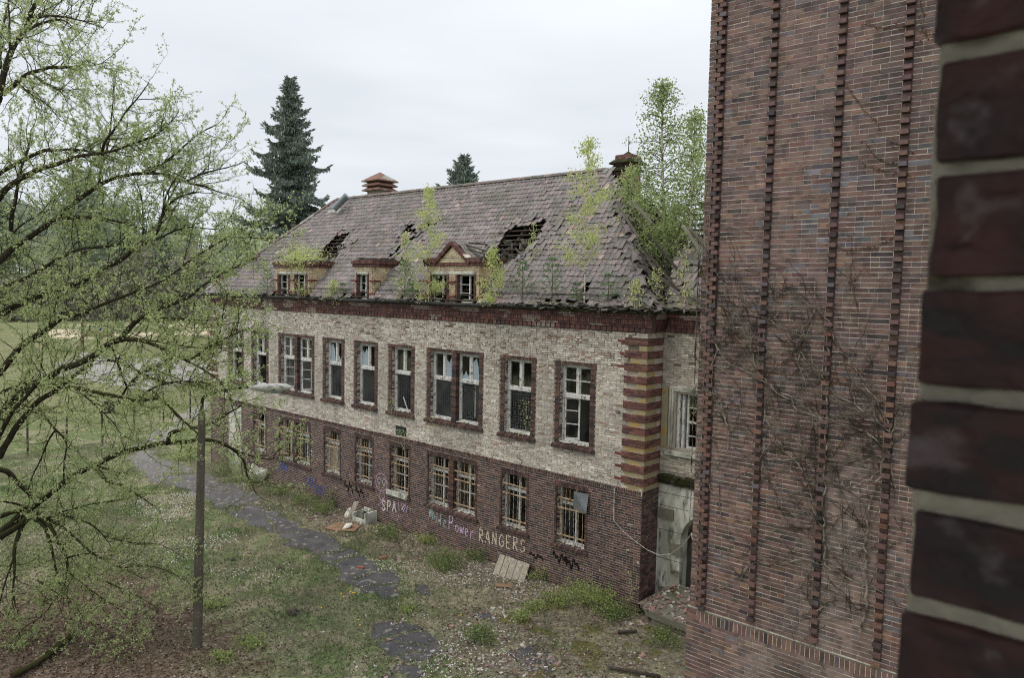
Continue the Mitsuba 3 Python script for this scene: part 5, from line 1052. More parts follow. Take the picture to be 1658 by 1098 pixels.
# limbs: (pixel x, pixel y, metres away), radius at start and end in pixels at that distance
K = [ # upper crown
 ([(-60, 260, 17.5), (0, 156, 17), (5, 125, 17), (12, 98, 17), (20, 79, 17), (38, 46, 17), (49, 21, 17), (62, 0, 17), (80, -40, 17)], 8, 3.5), ([(5, 150, 17), (16, 143, 16.8), (30, 131, 16.6), (44, 120, 16.4), (66, 111, 16), (88, 107, 15.8), (148, 107, 15.5), (172, 100, 15.4)], 5, 1),
 ([(38, 49, 17), (57, 39, 17), (92, 32, 17.4), (107, 32, 17.6), (121, 48, 18)], 3, 1), ([(51, 26, 17), (82, 25, 16.6), (101, 25, 16.4), (123, 30, 16.2), (144, 36, 16), (166, 44, 15.9)], 3, .9), ([(17, 80, 17), (16, 69, 17), (15, 25, 17.3), (14, -10, 17.5)], 2.5, 1.5),
 ([(28, 133, 16.6), (43, 148, 16.4), (66, 161, 16.2), (80, 172, 16), (98, 195, 16)], 2.6, 1), ([(50, 118, 16.3), (79, 138, 16), (98, 146, 15.8), (125, 144, 15.6)], 2.2, .8), ([(0, 110, 17.2), (-2, 70, 18), (10, 20, 18.5), (16, 0, 18.6)], 3.5, 2), ([(40, 46, 17), (80, 10, 17.6), (118, -8, 18)], 2.5, 1),
 # middle arches
 ([(-140, 520, 19), (-60, 330, 18), (0, 279, 17.5), (41, 257, 17.2), (76, 240, 17), (109, 242, 16.6), (148, 245, 16.4), (176, 252, 16.2)], 7, 2), ([(-60, 385, 18), (0, 319, 17), (20, 299, 16.8), (55, 276, 16.6), (104, 262, 16.2), (137, 251, 16), (178, 247, 15.8), (208, 235, 15.6), (240, 222, 15.4)], 7.5, 1.5),
 ([(16, 374, 17.4), (20, 340, 17.2), (27, 316, 17), (35, 273, 17), (46, 240, 17.2), (50, 210, 17.4)], 4, 1.5), ([(165, 250, 16), (169, 232, 15.8), (178, 219, 15.7), (191, 202, 15.6), (204, 180, 15.5), (227, 153, 15.3), (240, 135, 15.3)], 3, 1), ([(161, 298, 17), (166, 265, 17), (178, 219, 17.2), (183, 170, 17.4), (184, 137, 17.5)], 2.6, 1), ([(205, 236, 15.6), (250, 220, 15.4), (275, 200, 15.3), (290, 180, 15.3)], 1.8, .8),
 ([(-120, 580, 19.5), (-50, 470, 18.5), (0, 420, 18), (41, 387, 17.8), (90, 355, 17.5), (117, 331, 17.4), (153, 306, 17.2), (175, 292, 17), (208, 282, 16.8), (246, 280, 16.6), (284, 286, 16.4), (306, 297, 16.2), (335, 302, 16)], 7.5, 2), ([(93, 352, 17.5), (131, 351, 17.2), (164, 353, 17), (197, 361, 16.8), (224, 368, 16.7), (250, 380, 16.6)], 3.6, 1),
 ([(246, 280, 16.6), (268, 262, 16.5), (295, 240, 16.4), (322, 215, 16.3), (345, 205, 16.2)], 2.5, .9), ([(300, 294, 16.2), (330, 280, 16.1), (365, 272, 16), (395, 262, 16)], 2, .8),
 ([(-130, 640, 19.5), (-60, 555, 18.6), (0, 510, 18), (36, 489, 17.8), (82, 472, 17.5), (128, 459, 17.2), (164, 437, 17), (197, 420, 16.8), (219, 404, 16.6), (248, 386, 16.4)], 8, 4.5), ([(246, 388, 16.4), (257, 368, 16.4), (262, 347, 16.4), (273, 330, 16.4), (295, 315, 16.3), (322, 311, 16.2)], 3.4, 1.4), ([(228, 397, 16.5), (231, 385, 16.6), (232, 344, 16.8), (227, 306, 17), (214, 280, 17.2)], 2.6, 1),
 ([(262, 347, 16.4), (266, 322, 16.3), (276, 300, 16.2), (295, 275, 16.2), (311, 254, 16.1)], 2, .9), ([(262, 344, 16.4), (272, 325, 16.6), (292, 290, 16.8), (306, 262, 17)], 1.8, .8), ([(0, 468, 18), (55, 445, 17.6), (104, 412, 17.2), (130, 402, 17), (164, 400, 16.8), (208, 396, 16.6)], 3.8, 2), ([(10, 390, 17.9), (30, 365, 17.8), (60, 350, 17.8), (82, 325, 17.7), (90, 315, 17.7)], 2, 1),
 ([(250, 388, 16.4), (300, 366, 16.2), (345, 371, 16), (375, 372, 15.9), (420, 366, 15.7)], 1.8, .8), ([(-120, 690, 19), (-40, 640, 18.2), (0, 604, 17.5), (27, 568, 17.2), (55, 545, 17), (74, 533, 16.8), (104, 511, 16.6), (137, 505, 16.4)], 8, 5), ([(137, 505, 16.4), (164, 494, 16.2), (208, 475, 16), (257, 459, 15.8), (285, 440, 15.6), (309, 420, 15.5), (340, 400, 15.4), (372, 384, 15.3), (410, 365, 15.2)], 3.4, 1),
 ([(257, 459, 15.8), (300, 445, 16), (340, 420, 16.2), (371, 395, 16.4), (385, 370, 16.5)], 1.6, .7), ([(372, 384, 15.3), (400, 385, 15.1), (440, 386, 15), (470, 384, 15)], 1.2, .6),
 # big middle limb and its arms
 ([(-150, 840, 19.5), (-60, 745, 18.5), (0, 678, 17.5), (16, 650, 17.2), (55, 620, 17), (96, 601, 16.8), (137, 585, 16.6), (153, 574, 16.5), (175, 557, 16.4), (202, 549, 16.3)], 9, 7), ([(196, 549, 16.3), (210, 530, 16.2), (232, 510, 16.1), (250, 502, 16), (268, 495, 15.9), (309, 482, 15.7), (325, 464, 15.6), (355, 447, 15.5), (385, 430, 15.4), (420, 415, 15.3)], 5, 1.2),
 ([(202, 549, 16.3), (224, 549, 16.1), (240, 555, 16), (273, 568, 15.8), (303, 585, 15.6)], 4.6, 3.4), ([(303, 585, 15.6), (322, 574, 15.5), (338, 560, 15.5), (352, 555, 15.4), (380, 540, 15.3), (412, 530, 15.2)], 2.8, 1), ([(352, 555, 15.4), (358, 525, 15.3), (362, 500, 15.3), (368, 480, 15.2)], 2, .8), ([(240, 514, 16), (270, 514, 16), (307, 520, 15.8), (345, 527, 15.6), (390, 522, 15.4)], 1.8, .7), ([(200, 548, 16.3), (240, 550, 16.1), (290, 560, 15.8), (340, 566, 15.5), (395, 560, 15.3)], 1.6, .7),
 ([(303, 585, 15.6), (330, 600, 15.4), (352, 612, 15.2), (368, 632, 15.1), (374, 655, 15), (384, 680, 15)], 2.2, .9), ([(0, 740, 17.6), (22, 697, 17.3), (44, 669, 17.1), (63, 648, 17), (93, 631, 16.9), (128, 604, 16.8), (148, 590, 16.7)], 6, 4), ([(-40, 770, 18), (0, 705, 17.2), (16, 675, 17), (40, 645, 16.8), (56, 622, 16.8)], 5, 4), ([(0, 636, 17.6), (30, 625, 17.4), (58, 615, 17.2), (90, 602, 17)], 3.5, 3),
 ([(56, 622, 16.9), (107, 624, 16.6), (148, 634, 16.3), (191, 642, 16.1), (219, 650, 15.9), (240, 647, 15.8), (262, 646, 15.7), (284, 667, 15.5), (300, 685, 15.4), (320, 702, 15.3)], 4.8, 1.8), ([(224, 648, 15.9), (246, 628, 15.8), (273, 619, 15.6), (309, 617, 15.4), (345, 622, 15.3), (375, 640, 15.2)], 2.4, .9), ([(196, 642, 16), (208, 622, 15.9), (235, 600, 15.8), (262, 590, 15.7), (290, 585, 15.6)], 2.2, .9),
 ([(175, 582, 16.5), (205, 592, 16.3), (235, 607, 16.1), (262, 620, 15.9), (300, 620, 15.7), (335, 630, 15.5)], 2.6, 1), ([(180, 560, 16.4), (190, 590, 16.3), (203, 620, 16.2), (212, 636, 16.1)], 2, 1), ([(136, 640, 16.4), (160, 662, 16.3), (190, 690, 16.2), (200, 720, 16.1)], 1.4, .7),
 # lower mossy limb behind the lamp post
 ([(-160, 985, 20), (-80, 920, 20.4), (0, 866, 20.8), (42, 827, 21), (72, 809, 21.2), (117, 771, 21.4), (153, 754, 21.6), (180, 740, 21.7), (208, 730, 21.8), (251, 719, 22), (295, 716, 22.1), (322, 713, 22.2)], 8.5, 5), ([(322, 713, 22.2), (355, 716, 22.2), (382, 730, 22.2), (396, 746, 22.2), (400, 773, 22.2), (415, 800, 22)], 4, 1.2), ([(355, 716, 22.2), (400, 738, 22), (440, 745, 21.8), (475, 735, 21.6)], 2.2, .9),
 ([(272, 717, 22), (274, 706, 22), (277, 699, 22), (295, 694, 22), (317, 691, 22.2), (333, 688, 22.3), (350, 683, 22.4), (372, 668, 22.5), (395, 655, 22.6)], 4.4, 2), ([(158, 758, 21.5), (166, 772, 21.4), (175, 783, 21.3), (199, 787, 21.2), (220, 800, 21.1), (250, 820, 21)], 3.6, .9), ([(160, 756, 21.5), (185, 765, 21.4), (200, 769, 21.3)], 2, 1), ([(-40, 760, 20.4), (0, 760, 20.6), (18, 767, 20.8), (36, 786, 21), (52, 808, 21)], 6, 5), ([(0, 835, 20.8), (20, 828, 20.9), (48, 826, 21)], 5, 4),
 ([(65, 662, 18.6), (72, 675, 18.4), (84, 690, 18.2), (90, 696, 18.1), (111, 715, 18), (105, 738, 18), (103, 758, 18), (104, 790, 18)], 3, 1.2), ([(90, 696, 18.1), (75, 720, 18.1), (66, 745, 18.2), (50, 775, 18.2), (44, 800, 18.2)], 2, 1),
 # hanging boughs
 ([(45, 838, 21), (31, 860, 20.8), (24, 887, 20.6), (23, 920, 20.4), (21, 960, 20.2), (26, 985, 20)], 4.4, 1.4), ([(52, 835, 21), (72, 852, 20.8), (78, 872, 20.6), (84, 890, 20.5), (92, 927, 20.3), (100, 955, 20.2), (118, 980, 20)], 4, 1), ([(58, 832, 21), (75, 845, 20.8), (87, 863, 20.6), (92, 878, 20.5), (104, 892, 20.4), (109, 904, 20.3), (110, 930, 20.2), (98, 976, 20)], 4.4, 1), ([(77, 841, 20.8), (103, 853, 20.6), (121, 872, 20.4), (139, 887, 20.3), (158, 903, 20.2), (199, 921, 20), (232, 938, 19.8)], 3, .8),
 ([(72, 841, 20.8), (97, 831, 20.6), (115, 839, 20.4), (136, 845, 20.3), (151, 851, 20.2), (168, 868, 20), (180, 885, 19.9)], 3, .9), ([(95, 830, 20.6), (140, 818, 20.2), (165, 815, 20), (200, 808, 19.8)], 1.8, .7), ([(0, 870, 20.6), (30, 852, 20.8), (50, 836, 21)], 7, 6), ([(0, 812, 20.4), (25, 815, 20.7), (45, 824, 21)], 2, 2.4), ([(109, 904, 20.3), (130, 898, 20.2), (150, 896, 20.1), (175, 910, 20)], 2, .8), ([(150, 935, 19.8), (190, 950, 19.6), (240, 975, 19.4), (262, 990, 19.3)], 1.4, .6), ([(60, 940, 20), (100, 965, 19.8), (140, 1000, 19.6), (130, 1030, 19.5)], 1.4, .6),
 ([(199, 921, 20), (240, 915, 19.8), (285, 930, 19.6), (320, 955, 19.5)], 1.2, .6), ([(110, 925, 20.2), (150, 960, 20), (200, 990, 19.8), (230, 1030, 19.6)], 1.3, .6), ([(24, 900, 20.5), (5, 950, 20.3), (-5, 1010, 20), (20, 1050, 19.8)], 1.8, .7), ([(100, 955, 20.2), (70, 1000, 20), (30, 1020, 19.8), (10, 1070, 19.6)], 1.5, .6), ([(168, 868, 20), (210, 880, 19.8), (260, 880, 19.6), (300, 905, 19.5)], 1.2, .6), ([(140, 1000, 19.6), (180, 1040, 19.4), (220, 1075, 19.2)], 1., .5)]
limbM = []; child = []                                           # child seeds: point, tangent, radius
for pts, ra, rb in K:
    P = np.array([np.r_[at(x, y, z), z] for x, y, z in pts]); d = np.r_[0, np.cumsum(np.linalg.norm(np.diff(P[:, :3], axis=0), axis=1))]
    R = np.interp(d, [0, d[-1]], [ra*.86*P[0, 3]/FPX, rb*.7*P[-1, 3]/FPX]); Q = resample(smooth_path(np.c_[P[:, :3], R], 2), .14); n = len(Q)
    wob = np.stack([meshkit.noise(np.c_[Q[:, :3]*2.2+i*19]) for i in range(3)], 1)-.5; Q[:, :3] += wob*np.minimum(.07, Q[:, 3:]*1.6); Q[:, 3] *= 1+.25*(meshkit.noise(Q[:, :3]*7)-.5)
    m = M(); m.tube(Q[:, :3], Q[:, 3], sides=8 if ra > 3 else 6); put('limb', m, 'bark', LT, smooth=True)
    t = unit(np.gradient(Q[:, :3], axis=0))
    for i in range(1, n):
        vis = pts[-1][0] > 0
        if Q[i, 3] < .055 or i > n*.35: child.append((Q[i, :3], t[i], Q[i, 3], ra))
tk = M(); base = on_z(-330, 1180); TR = [base, base+[.1, 0, 1.2], base+[.25, .15, 2.6], at(-150, 840, 19.5)*.5+base*.5+[0, 0, .6], at(-120, 640, 19.4)]
tk.tube(resample(smooth_path(np.array(TR), 2), .3), np.linspace(.46, .3, len(resample(smooth_path(np.array(TR), 2), .3))), sides=14)
for pts, ra, rb in K:
    if pts[0][0] < -30:
        p = at(*pts[0]); q = np.array(TR[2])+(np.array(TR[-1])-TR[2])*np.clip((p[2]-TR[2][2])/(TR[-1][2]-TR[2][2]), 0, 1); w_ = smooth_path(np.array([q, q*.5+p*.5-[0, 0, .15], p]), 2); tk.tube(w_, np.linspace(.24, ra*.78*pts[0][2]/FPX, len(w_)), sides=8)
put('trunk', tk, 'bark', LT, smooth=True)
# side branches and twigs
r = np.random.default_rng(8); A1, B1_, RA, RB = [], [], [], []; twigs = []
for p, t, rad, ra in child:
    for _ in range(1 if r.random() < .8 else 2):
        if r.random() < .18: continue
        side = unit(np.cross(t, r.normal(0, 1, 3))); L = r.uniform(.5, 1.5)*(1.15 if rad > .02 else .8); d = unit(t*r.uniform(.35, 1.)+side*r.uniform(.4, 1.)+[0, 0, r.normal(.1, .3)]); q = p; k = int(L/.17)+2; rr = min(rad*.7, .0105)
        for i in range(k):
            d = unit(d+r.normal(0, .2, 3)+[0, 0, .05]); q2 = q+d*L/k; A1.append(q); B1_.append(q2); RA.append(rr*(1-i/k*.7)); RB.append(rr*(1-(i+1)/k*.7))
            if i > 0 or L < .8:
                for _2 in range(r.choice([1, 2], p=[.55, .45])): twigs.append((q2, d))
            q = q2
sb = M(); tubes3(sb, A1, B1_, RA, RB, sides=4)
TP, TD = np.array([t[0] for t in twigs]), np.array([t[1] for t in twigs]); n = len(TP)
D1 = unit(TD*.6+r.normal(0, .55, (n, 3))+[0, 0, .12]); L = r.uniform(.1, .34, n); M1 = TP+D1*L[:, None]*.5; D2 = unit(D1+r.normal(0, .25, (n, 3))); E1 = M1+D2*L[:, None]*.5
tubes3(sb, TP, M1, .0032, .0026); tubes3(sb, M1, E1, .0026, .0016); put('twigs', sb, 'bark', LT, kind='stuff')
LP, LD = [], []
for k in range(18):
    f = r.uniform(.2, 1.15, n)[:, None]; sel = r.random(n) < .88; p = np.where(f < .5, TP+(M1-TP)*f*2, M1+(E1-M1)*(f-.5)*2)+r.normal(0, .018, (n, 3)); LP.append(p[sel]); LD.append(unit(D2*.7+r.normal(0, .8, (n, 3))+[0, 0, -.1])[sel])
LP, LD = np.vstack(LP), np.vstack(LD); clump = fbmn(LP*[.9, .9, .9], 3); keep = r.random(len(LP)) < np.clip((clump-.28)*4.5, .28, 1); LP, LD = LP[keep], LD[keep]
cols = pal([(190, 206, 128), (178, 198, 116), (202, 214, 144), (164, 188, 106), (208, 218, 158)], len(LP), r, jit=.17)
put('crown', leaves(M(), LP, LD, r.choice([.034, .046, .06], len(LP), p=[.3, .45, .25]), cols, r), 'leaf_mat', LT, kind='stuff', label='pale green young leaves of the linden')
NLEAF = len(LP)

# ---------------------------------------------------------------- conifers, birches, woodland
def conifer(k, base, H, Rb, r, cols, nbough=150, needle=.34, top_vis=.3):
    """spruce: separate boughs that sag and turn up at the tip, hung with short sprays"""
    m = M(); top = base+np.array([r.normal(0, .1), r.normal(0, .1), H]); m.tube([base-[0, 0, .2], base+(top-base)*.5, top], [H*.014, H*.008, .02], sides=7); put('trunk', m, 'brown_bark', k)
    A, B, Rr, P, D = [], [], [], [], []; zs = H*(top_vis+(1-top_vis)*((np.arange(nbough)+r.random(nbough))/nbough)**.85); a = 0.
    for z in zs:
        f = 1-z/H; a += 2.4+r.normal(0, .25); L = (Rb*f**.9+.25)*r.choice([.6, .85, 1.05, 1.25], p=[.2, .3, .3, .2])*r.uniform(.9, 1.08); o = base+(top-base)*z/H; st = max(4, int(L/.3)); q = o; h0 = np.array([math.cos(a), math.sin(a), 0])
        for s in range(st):
            u = (s+.5)/st; d2 = unit(h0+np.array([0, 0, .25-1.0*(1-u)*u*2.2+1.0*max(0, u-.55)*1.6-.15*f])+r.normal(0, .05, 3)); q2 = q+d2*L/st; A.append(q); B.append(q2); Rr.append(.03*(1-u)+.006)
            sd = unit(np.cross(d2, [0, 0, 1])); w = (.3*L*(1-u)**.8+.12)*(.35+.65*min(1, u*2.5)); nn = int(5+9*w*3); t = r.uniform(0, 1, nn)[:, None]; e = r.uniform(-1, 1, nn)
            P.append(q+(q2-q)*t+sd*(e*w)[:, None]-np.c_[np.zeros((nn, 2)), .25*np.abs(e)*w]); D.append(unit(d2*.9+sd*(e*.9)[:, None]+r.normal(0, .2, (nn, 3))))
            n2 = int(nn*.9); e = r.uniform(-1, 1, n2); P.append(q+(q2-q)*r.random((n2, 1))+sd*(e*w)[:, None]); D.append(unit(np.c_[r.normal(0, .3, (n2, 2)), -np.ones(n2)])); q = q2
    tubes3(m2 := M(), A, B, Rr, np.array(Rr)*.7); P, D = np.vstack(P), np.vstack(D); c = pal(cols, len(P), r, jit=.15); m3 = M(); leaves(m3, P, D, np.full(len(P), needle), c, r, wid=.3, fold=.6)
    put('boughs', m2, 'brown_bark', k, kind='stuff'); put('crown', m3, 'needle_mat', k, kind='stuff')
SPR = [(126, 146, 134), (138, 156, 142), (112, 132, 122), (150, 166, 150), (120, 134, 120)]
r = np.random.default_rng(51)
b = at(472, 400, 66); b[2] = 0; Hs = at(470, 138, 66)[2]
conifer(thing('spruce_tree', 'tall dark blue-green spruce standing behind the left end of the roof', 'tree'), b, Hs+.4, 9.4, r, SPR, 165, .42, .3)
b = at(750, 300, 82); b[2] = 0
conifer(thing('spruce_tree', 'dark spruce whose top shows above the middle of the ridge', 'tree'), b, at(748, 253, 82)[2], 13., r, SPR, 110, .5, .55)
def broadleaf(k, base, H, W, r, cols, nl, leaf, zc=.62, trunk=.12, bark='brown_bark', clumps=26, trunk_top=.9, lean=(0, 0), shape=1.):
    """open crowned tree: trunk, limbs to leaf clumps"""
    top = base+np.array([lean[0], lean[1], H*trunk_top]); tr_ = np.array([base-[0, 0, .1], base*.6+top*.4+r.normal(0, H*.008, 3), base*.25+top*.75+r.normal(0, H*.01, 3), top]); tr_ = smooth_path(tr_, 2); m = M(); m.tube(tr_, np.linspace(trunk, trunk*.12, len(tr_)), sides=7); put('trunk', m, bark, k)
    A, B, R1, R2 = [], [], [], []; P, D = [], []
    for i in range(clumps):
        f = r.uniform(0, 1)**.8; z = H*(1-zc)+H*zc*f; rad = W*(math.sin(math.pi*min(1, (.12+.88*f)**shape))**.7+.06)*r.uniform(.25, 1.05)
        a = r.uniform(0, 6.28); j = int(np.clip((z/H*.86)*len(tr_), 1, len(tr_)-1)); o = tr_[j]; c = np.array([o[0]+rad*math.cos(a), o[1]+rad*math.sin(a), base[2]+z]); mid = o*.45+c*.55+[0, 0, -.06*H*.3]
        A += [o, mid]; B += [mid, c]; R1 += [trunk*.28, trunk*.17]; R2 += [trunk*.17, trunk*.06]; nn = int(nl/clumps*r.uniform(.6, 1.4)); s = W*r.uniform(.22, .42)
        for _ in range(5):
            e = c+r.normal(0, s*.7, 3); A.append(mid*.4+c*.6); B.append(e); R1.append(trunk*.08); R2.append(trunk*.025)
        P.append(c+r.normal(0, 1, (nn, 3))*[s, s, s*.75]); D.append(r.normal(0, 1, (nn, 3))+[0, 0, -.3])
    m = M(); tubes3(m, A, B, R1, R2, sides=4); put('branches', m, bark, k, kind='stuff'); P, D = np.vstack(P), np.vstack(D); put('crown', leaves(M(), P, D, np.full(len(P), leaf), pal(cols, len(P), r, jit=.12), r), 'leaf_mat', k, kind='stuff')
BIR = [(164, 188, 108), (150, 176, 98), (180, 200, 126), (138, 166, 90)]
b = on_y(1082, 440, 21.6); b[2] = 9.3
def birch(k, base, H, W, r, nl, leaf, cols=BIR, trunk=.05, lean=(0, 0), drop=.5, nb=70, start=.22):
    top = base+np.array([lean[0], lean[1], H]); tr_ = smooth_path(np.array([base-[0, 0, .15], base*.7+top*.3+r.normal(0, .04*H*.1, 3), base*.3+top*.7+r.normal(0, .06*H*.1, 3), top]), 2); m = M(); m.tube(tr_, np.linspace(trunk, trunk*.15, len(tr_)), sides=7); put('trunk', m, 'birch_bark', k)
    A, B, R1, R2, P, D = [], [], [], [], [], []
    for i in range(nb):
        f = start+(1-start)*(i+r.random())/nb; j = f*(len(tr_)-1); o = tr_[int(j)]*(1-j % 1)+tr_[min(len(tr_)-1, int(j)+1)]*(j % 1); a = r.uniform(0, 6.28); u = (f-start)/(1-start); L = W*(.4+.75*math.sin(math.pi*(.25+.72*u)))*(1.08-u*.86)*r.uniform(.5, 1.1); d = unit([math.cos(a), math.sin(a), r.uniform(.5, 1.1)]); q = o; n_ = 5
        for s in range(n_):
            d = unit(d+[0, 0, -drop*.28]+r.normal(0, .12, 3)); q2 = q+d*L/n_; A.append(q); B.append(q2); R1.append(trunk*.2*(1-s/n_)+.0015); R2.append(trunk*.2*(1-(s+1)/n_)+.001)
            nn = r.poisson(nl/nb/n_*(.3+s*.35)*(.25+1.25*L/W)); P.append(q+(q2-q)*r.random((nn, 1))+r.normal(0, .05+.04*W, (nn, 3))); D.append(r.normal(0, .7, (nn, 3))+[0, 0, -.5]); q = q2
    m = M(); tubes3(m, A, B, R1, R2, sides=3); put('twigs', m, 'brown_bark', k, kind='stuff'); P, D = np.vstack(P), np.vstack(D); put('crown', leaves(M(), P, D, np.full(len(P), leaf), pal(cols, len(P), r, jit=.12), r, wid=.75), 'leaf_mat', k, kind='stuff')
r = np.random.default_rng(61)
hb = on_y(1070, 138, 22.2)[2]
p = on_y(1083, 420, 22.2); p[2] = 9.3
birch(thing('birch_tree', 'tall birch with white stem growing out of the collapsed roof beside the tower', 'tree'), p, hb-9.3, 2.1, r, 7500, .08, trunk=.085, lean=(-.45, 0), drop=.62, nb=150)
p = on_y(1112, 430, 21.6); p[2] = 9.3
birch(thing('birch_tree', 'second birch close to the tower edge, shorter and fuller than its neighbour', 'tree'), p, on_y(1105, 190, 21.6)[2]-9.3, 1.8, r, 5200, .08, trunk=.06, lean=(.1, 0), drop=.6, nb=120)
for (x, y, Y, z0, H, W, nl, lab) in [(1045, 375, 22.2, 11.3, 2.4, 1.0, 1900, 'bushy young birch at the collapsed hip of the roof'), (1092, 395, 21.9, 10.9, 1.7, 1.2, 2000, 'broad young birch bush in the hole of the wing roof'), (1125, 400, 23, 9.3, 5.2, 1.4, 3200, 'yellowish young birch right against the tower edge'), (1020, 330, 22.6, 12.4, 1.7, .8, 1500, 'small birch bush at the foot of the brick chimney')]:
    p = on_y(x, y, Y); p[2] = z0; birch(thing('birch_sapling', lab, 'sapling'), p, H, W, r, nl, .07, [(184, 202, 120), (170, 192, 106), (196, 210, 136)] if 'yellow' not in lab else [(204, 210, 126), (190, 202, 116)], trunk=.03, nb=60)
# saplings on the roof and along the eaves
YG = [(212, 224, 128), (202, 216, 116), (222, 230, 148), (190, 208, 106)]
for (x, y0, y1, Y, W, nl, lab) in [(946, 492, 232, 18.9, 1.05, 1500, 'slender white-stemmed birch sapling rising from the eaves past the ridge'), (694, 492, 308, 18.85, .95, 1500, 'bright yellow-green birch sapling left of the gabled dormer'), (655, 490, 378, 18.95, .6, 420, 'thin birch sapling beside the single dormer'), (797, 492, 404, 18.85, .65, 620, 'leafy sapling at the right front of the gabled dormer'), (862, 440, 362, 20.3, .35, 90, 'thin yellowish sapling growing out of the big roof hole'), (1062, 500, 440, 19.7, .5, 150, 'small sapling on the eaves at the corner'), (1108, 498, 400, 19.5, .5, 120, 'thin-stemmed birch sapling on the wing eaves'), (1028, 492, 458, 18.8, .35, 110, 'low sapling at the hip end of the eaves'), (540, 488, 455, 18.9, .5, 260, 'low leafy sapling at the right of the left dormer')]:
    p = on_y(x, y0, Y); top = on_y(x-4, y1, Y); birch(thing('birch_sapling', lab, 'sapling'), p, top[2]-p[2], W, r, int(nl*2.3), .066, YG, trunk=.028 if 'white' in lab else .014, drop=.35, nb=46, start=.3 if 'slender' in lab else .12)
for (x, y0, y1, lab) in [(433, 488, 440, 'small pine seedling on the eaves left of the first dormer'), (555, 490, 462, 'tiny pine seedling between the first two dormers'), (655, 492, 425, 'young pine on the eaves right of the single dormer'), (845, 490, 428, 'dark young pine on the roof right of the gabled dormer'), (893, 490, 422, 'young pine with a dense top tuft in the middle of the right roof part'), (933, 490, 462, 'tiny pine seedling next to the white birch stem'), (984, 490, 448, 'dark green pine seedling nearest the hip'), (668, 490, 462, 'low pine seedling tight beside the young pine')]:
    p = on_y(x, y0, 18.85); H = on_y(x, y1, 18.85)[2]-p[2]; k = thing('pine_sapling', lab, 'sapling'); m = M(); m.tube([p, p+[.02, 0, H*.5], p+[0, 0, H]], [.016, .012, .006], sides=5); put('stem', m, 'brown_bark', k)
    A, B, P, D = [], [], [], []
    for f in np.linspace(.18, 1, max(3, int(H/.2))):
        for i in range(6):
            a = i*1.05+f*9+r.normal(0, .2); L = H*.33*(1.15-f)+.05; o = p+[0, 0, H*f]; e = o+np.array([math.cos(a), math.sin(a), .55])*L; A.append(o); B.append(e); nn = 26; t = r.uniform(.3, 1.05, nn)[:, None]; P.append(o+(e-o)*t); D.append(unit(e-o)*.8+r.normal(0, .55, (nn, 3)))
    tubes3(m2 := M(), A, B, .006, .003); P, D = np.vstack(P), np.vstack(D); leaves(m2, P, D, np.full(len(P), .1), pal([(112, 146, 86), (98, 132, 78), (126, 158, 98)], len(P), r), r, wid=.16); put('needles', m2, 'needle_mat', k, kind='stuff')
def shrub(k, c, W, H, nl, leaf, cols, r, stems=12):
    m = M(); A, B = [], []; P, D = [], []
    for i in range(stems):
        a = r.uniform(0, 6.28); rr = W*math.sqrt(r.random()); tip = c+np.array([rr*math.cos(a), rr*math.sin(a), H*r.uniform(.45, 1.05)*(1-.45*(rr/W)**2)]); o = c+np.array([rr*.3*math.cos(a), rr*.3*math.sin(a), 0]); mid = o*.45+tip*.55+r.normal(0, .05*W, 3); A += [o, mid]; B += [mid, tip]
        nn = int(nl/stems); t = r.uniform(.25, 1.05, nn)[:, None]; P.append(o+(tip-o)*t+r.normal(0, 1, (nn, 3))*W*.2*[1, 1, .55]); D.append(r.normal(0, .8, (nn, 3))+[0, 0, .35])
    tubes3(m, A, B, .009, .005); put('stems', m, 'brown_bark', k, kind='stuff'); P, D = np.vstack(P), np.vstack(D); P[:, 2] = np.maximum(P[:, 2], c[2]+.02); put('foliage', leaves(M(), P, D, np.full(len(P), leaf), pal(cols, len(P), r, jit=.14), r, wid=.7), 'leaf_mat', k, kind='stuff')
p = on_y(495, 436, 19.4); shrub(thing('shrub', 'bright yellow-green shrub growing on top of the left dormer', 'shrub'), p+[0, 0, -.1], 1.3, 1.3, 3600, .075, YG, r, 26)
p = on_y(497, 480, 18.95); shrub(thing('shrub', 'yellow-green shrub hanging over the windows of the left dormer', 'shrub'), p+[0, 0, -.1], .65, 1.2, 600, .065, YG, r, 12)

# ---------------------------------------------------------------- street lamp and meadow posts
SL = thing('street_lamp', 'old concrete lamp post with a curved arm and long oval lamp head', 'street lamp')
pb = on_z(319, 1049); rng_d = math.hypot(pb[0], pb[1])
def at_range(x, y, d): v = ray(x, y); return CAM+v*(d/math.hypot(v[0], v[1]))
pt = at_range(327, 671, rng_d+.05)
m = M(); m.tube([pb-[0, 0, .3], pb, pb*.5+pt*.5, pt], [.135, .133, .113, .092], sides=16); scene['old_concrete'] = pr(mikit.proc(lambda p, n, uv: mix(mix(lin(112, 106, 96), lin(80, 76, 69), fbm(p.x*9, p.y*9, p.z*3, 4)), lin(150, 150, 138), smoothstep(.66, .76, fbm(p.x*17, p.y*17, p.z*17, 3)))), .95, .1); put('post', m, 'old_concrete', SL, smooth=True)
arm = [at_range(*q) for q in ((327, 674, rng_d), (327, 655, rng_d), (327.5, 648, rng_d), (330, 642.5, rng_d-.05), (337, 639, rng_d-.1), (355, 634, rng_d-.25), (380, 629, rng_d-.4), (402, 626.5, rng_d-.55))]
m = M(); m.tube(smooth_path(np.array(arm), 2), .045, sides=10); put('arm', m, 'dark_metal', SL, smooth=True)
h0, h1 = at_range(399, 627, rng_d-.5), at_range(472, 627.5, rng_d-1.)
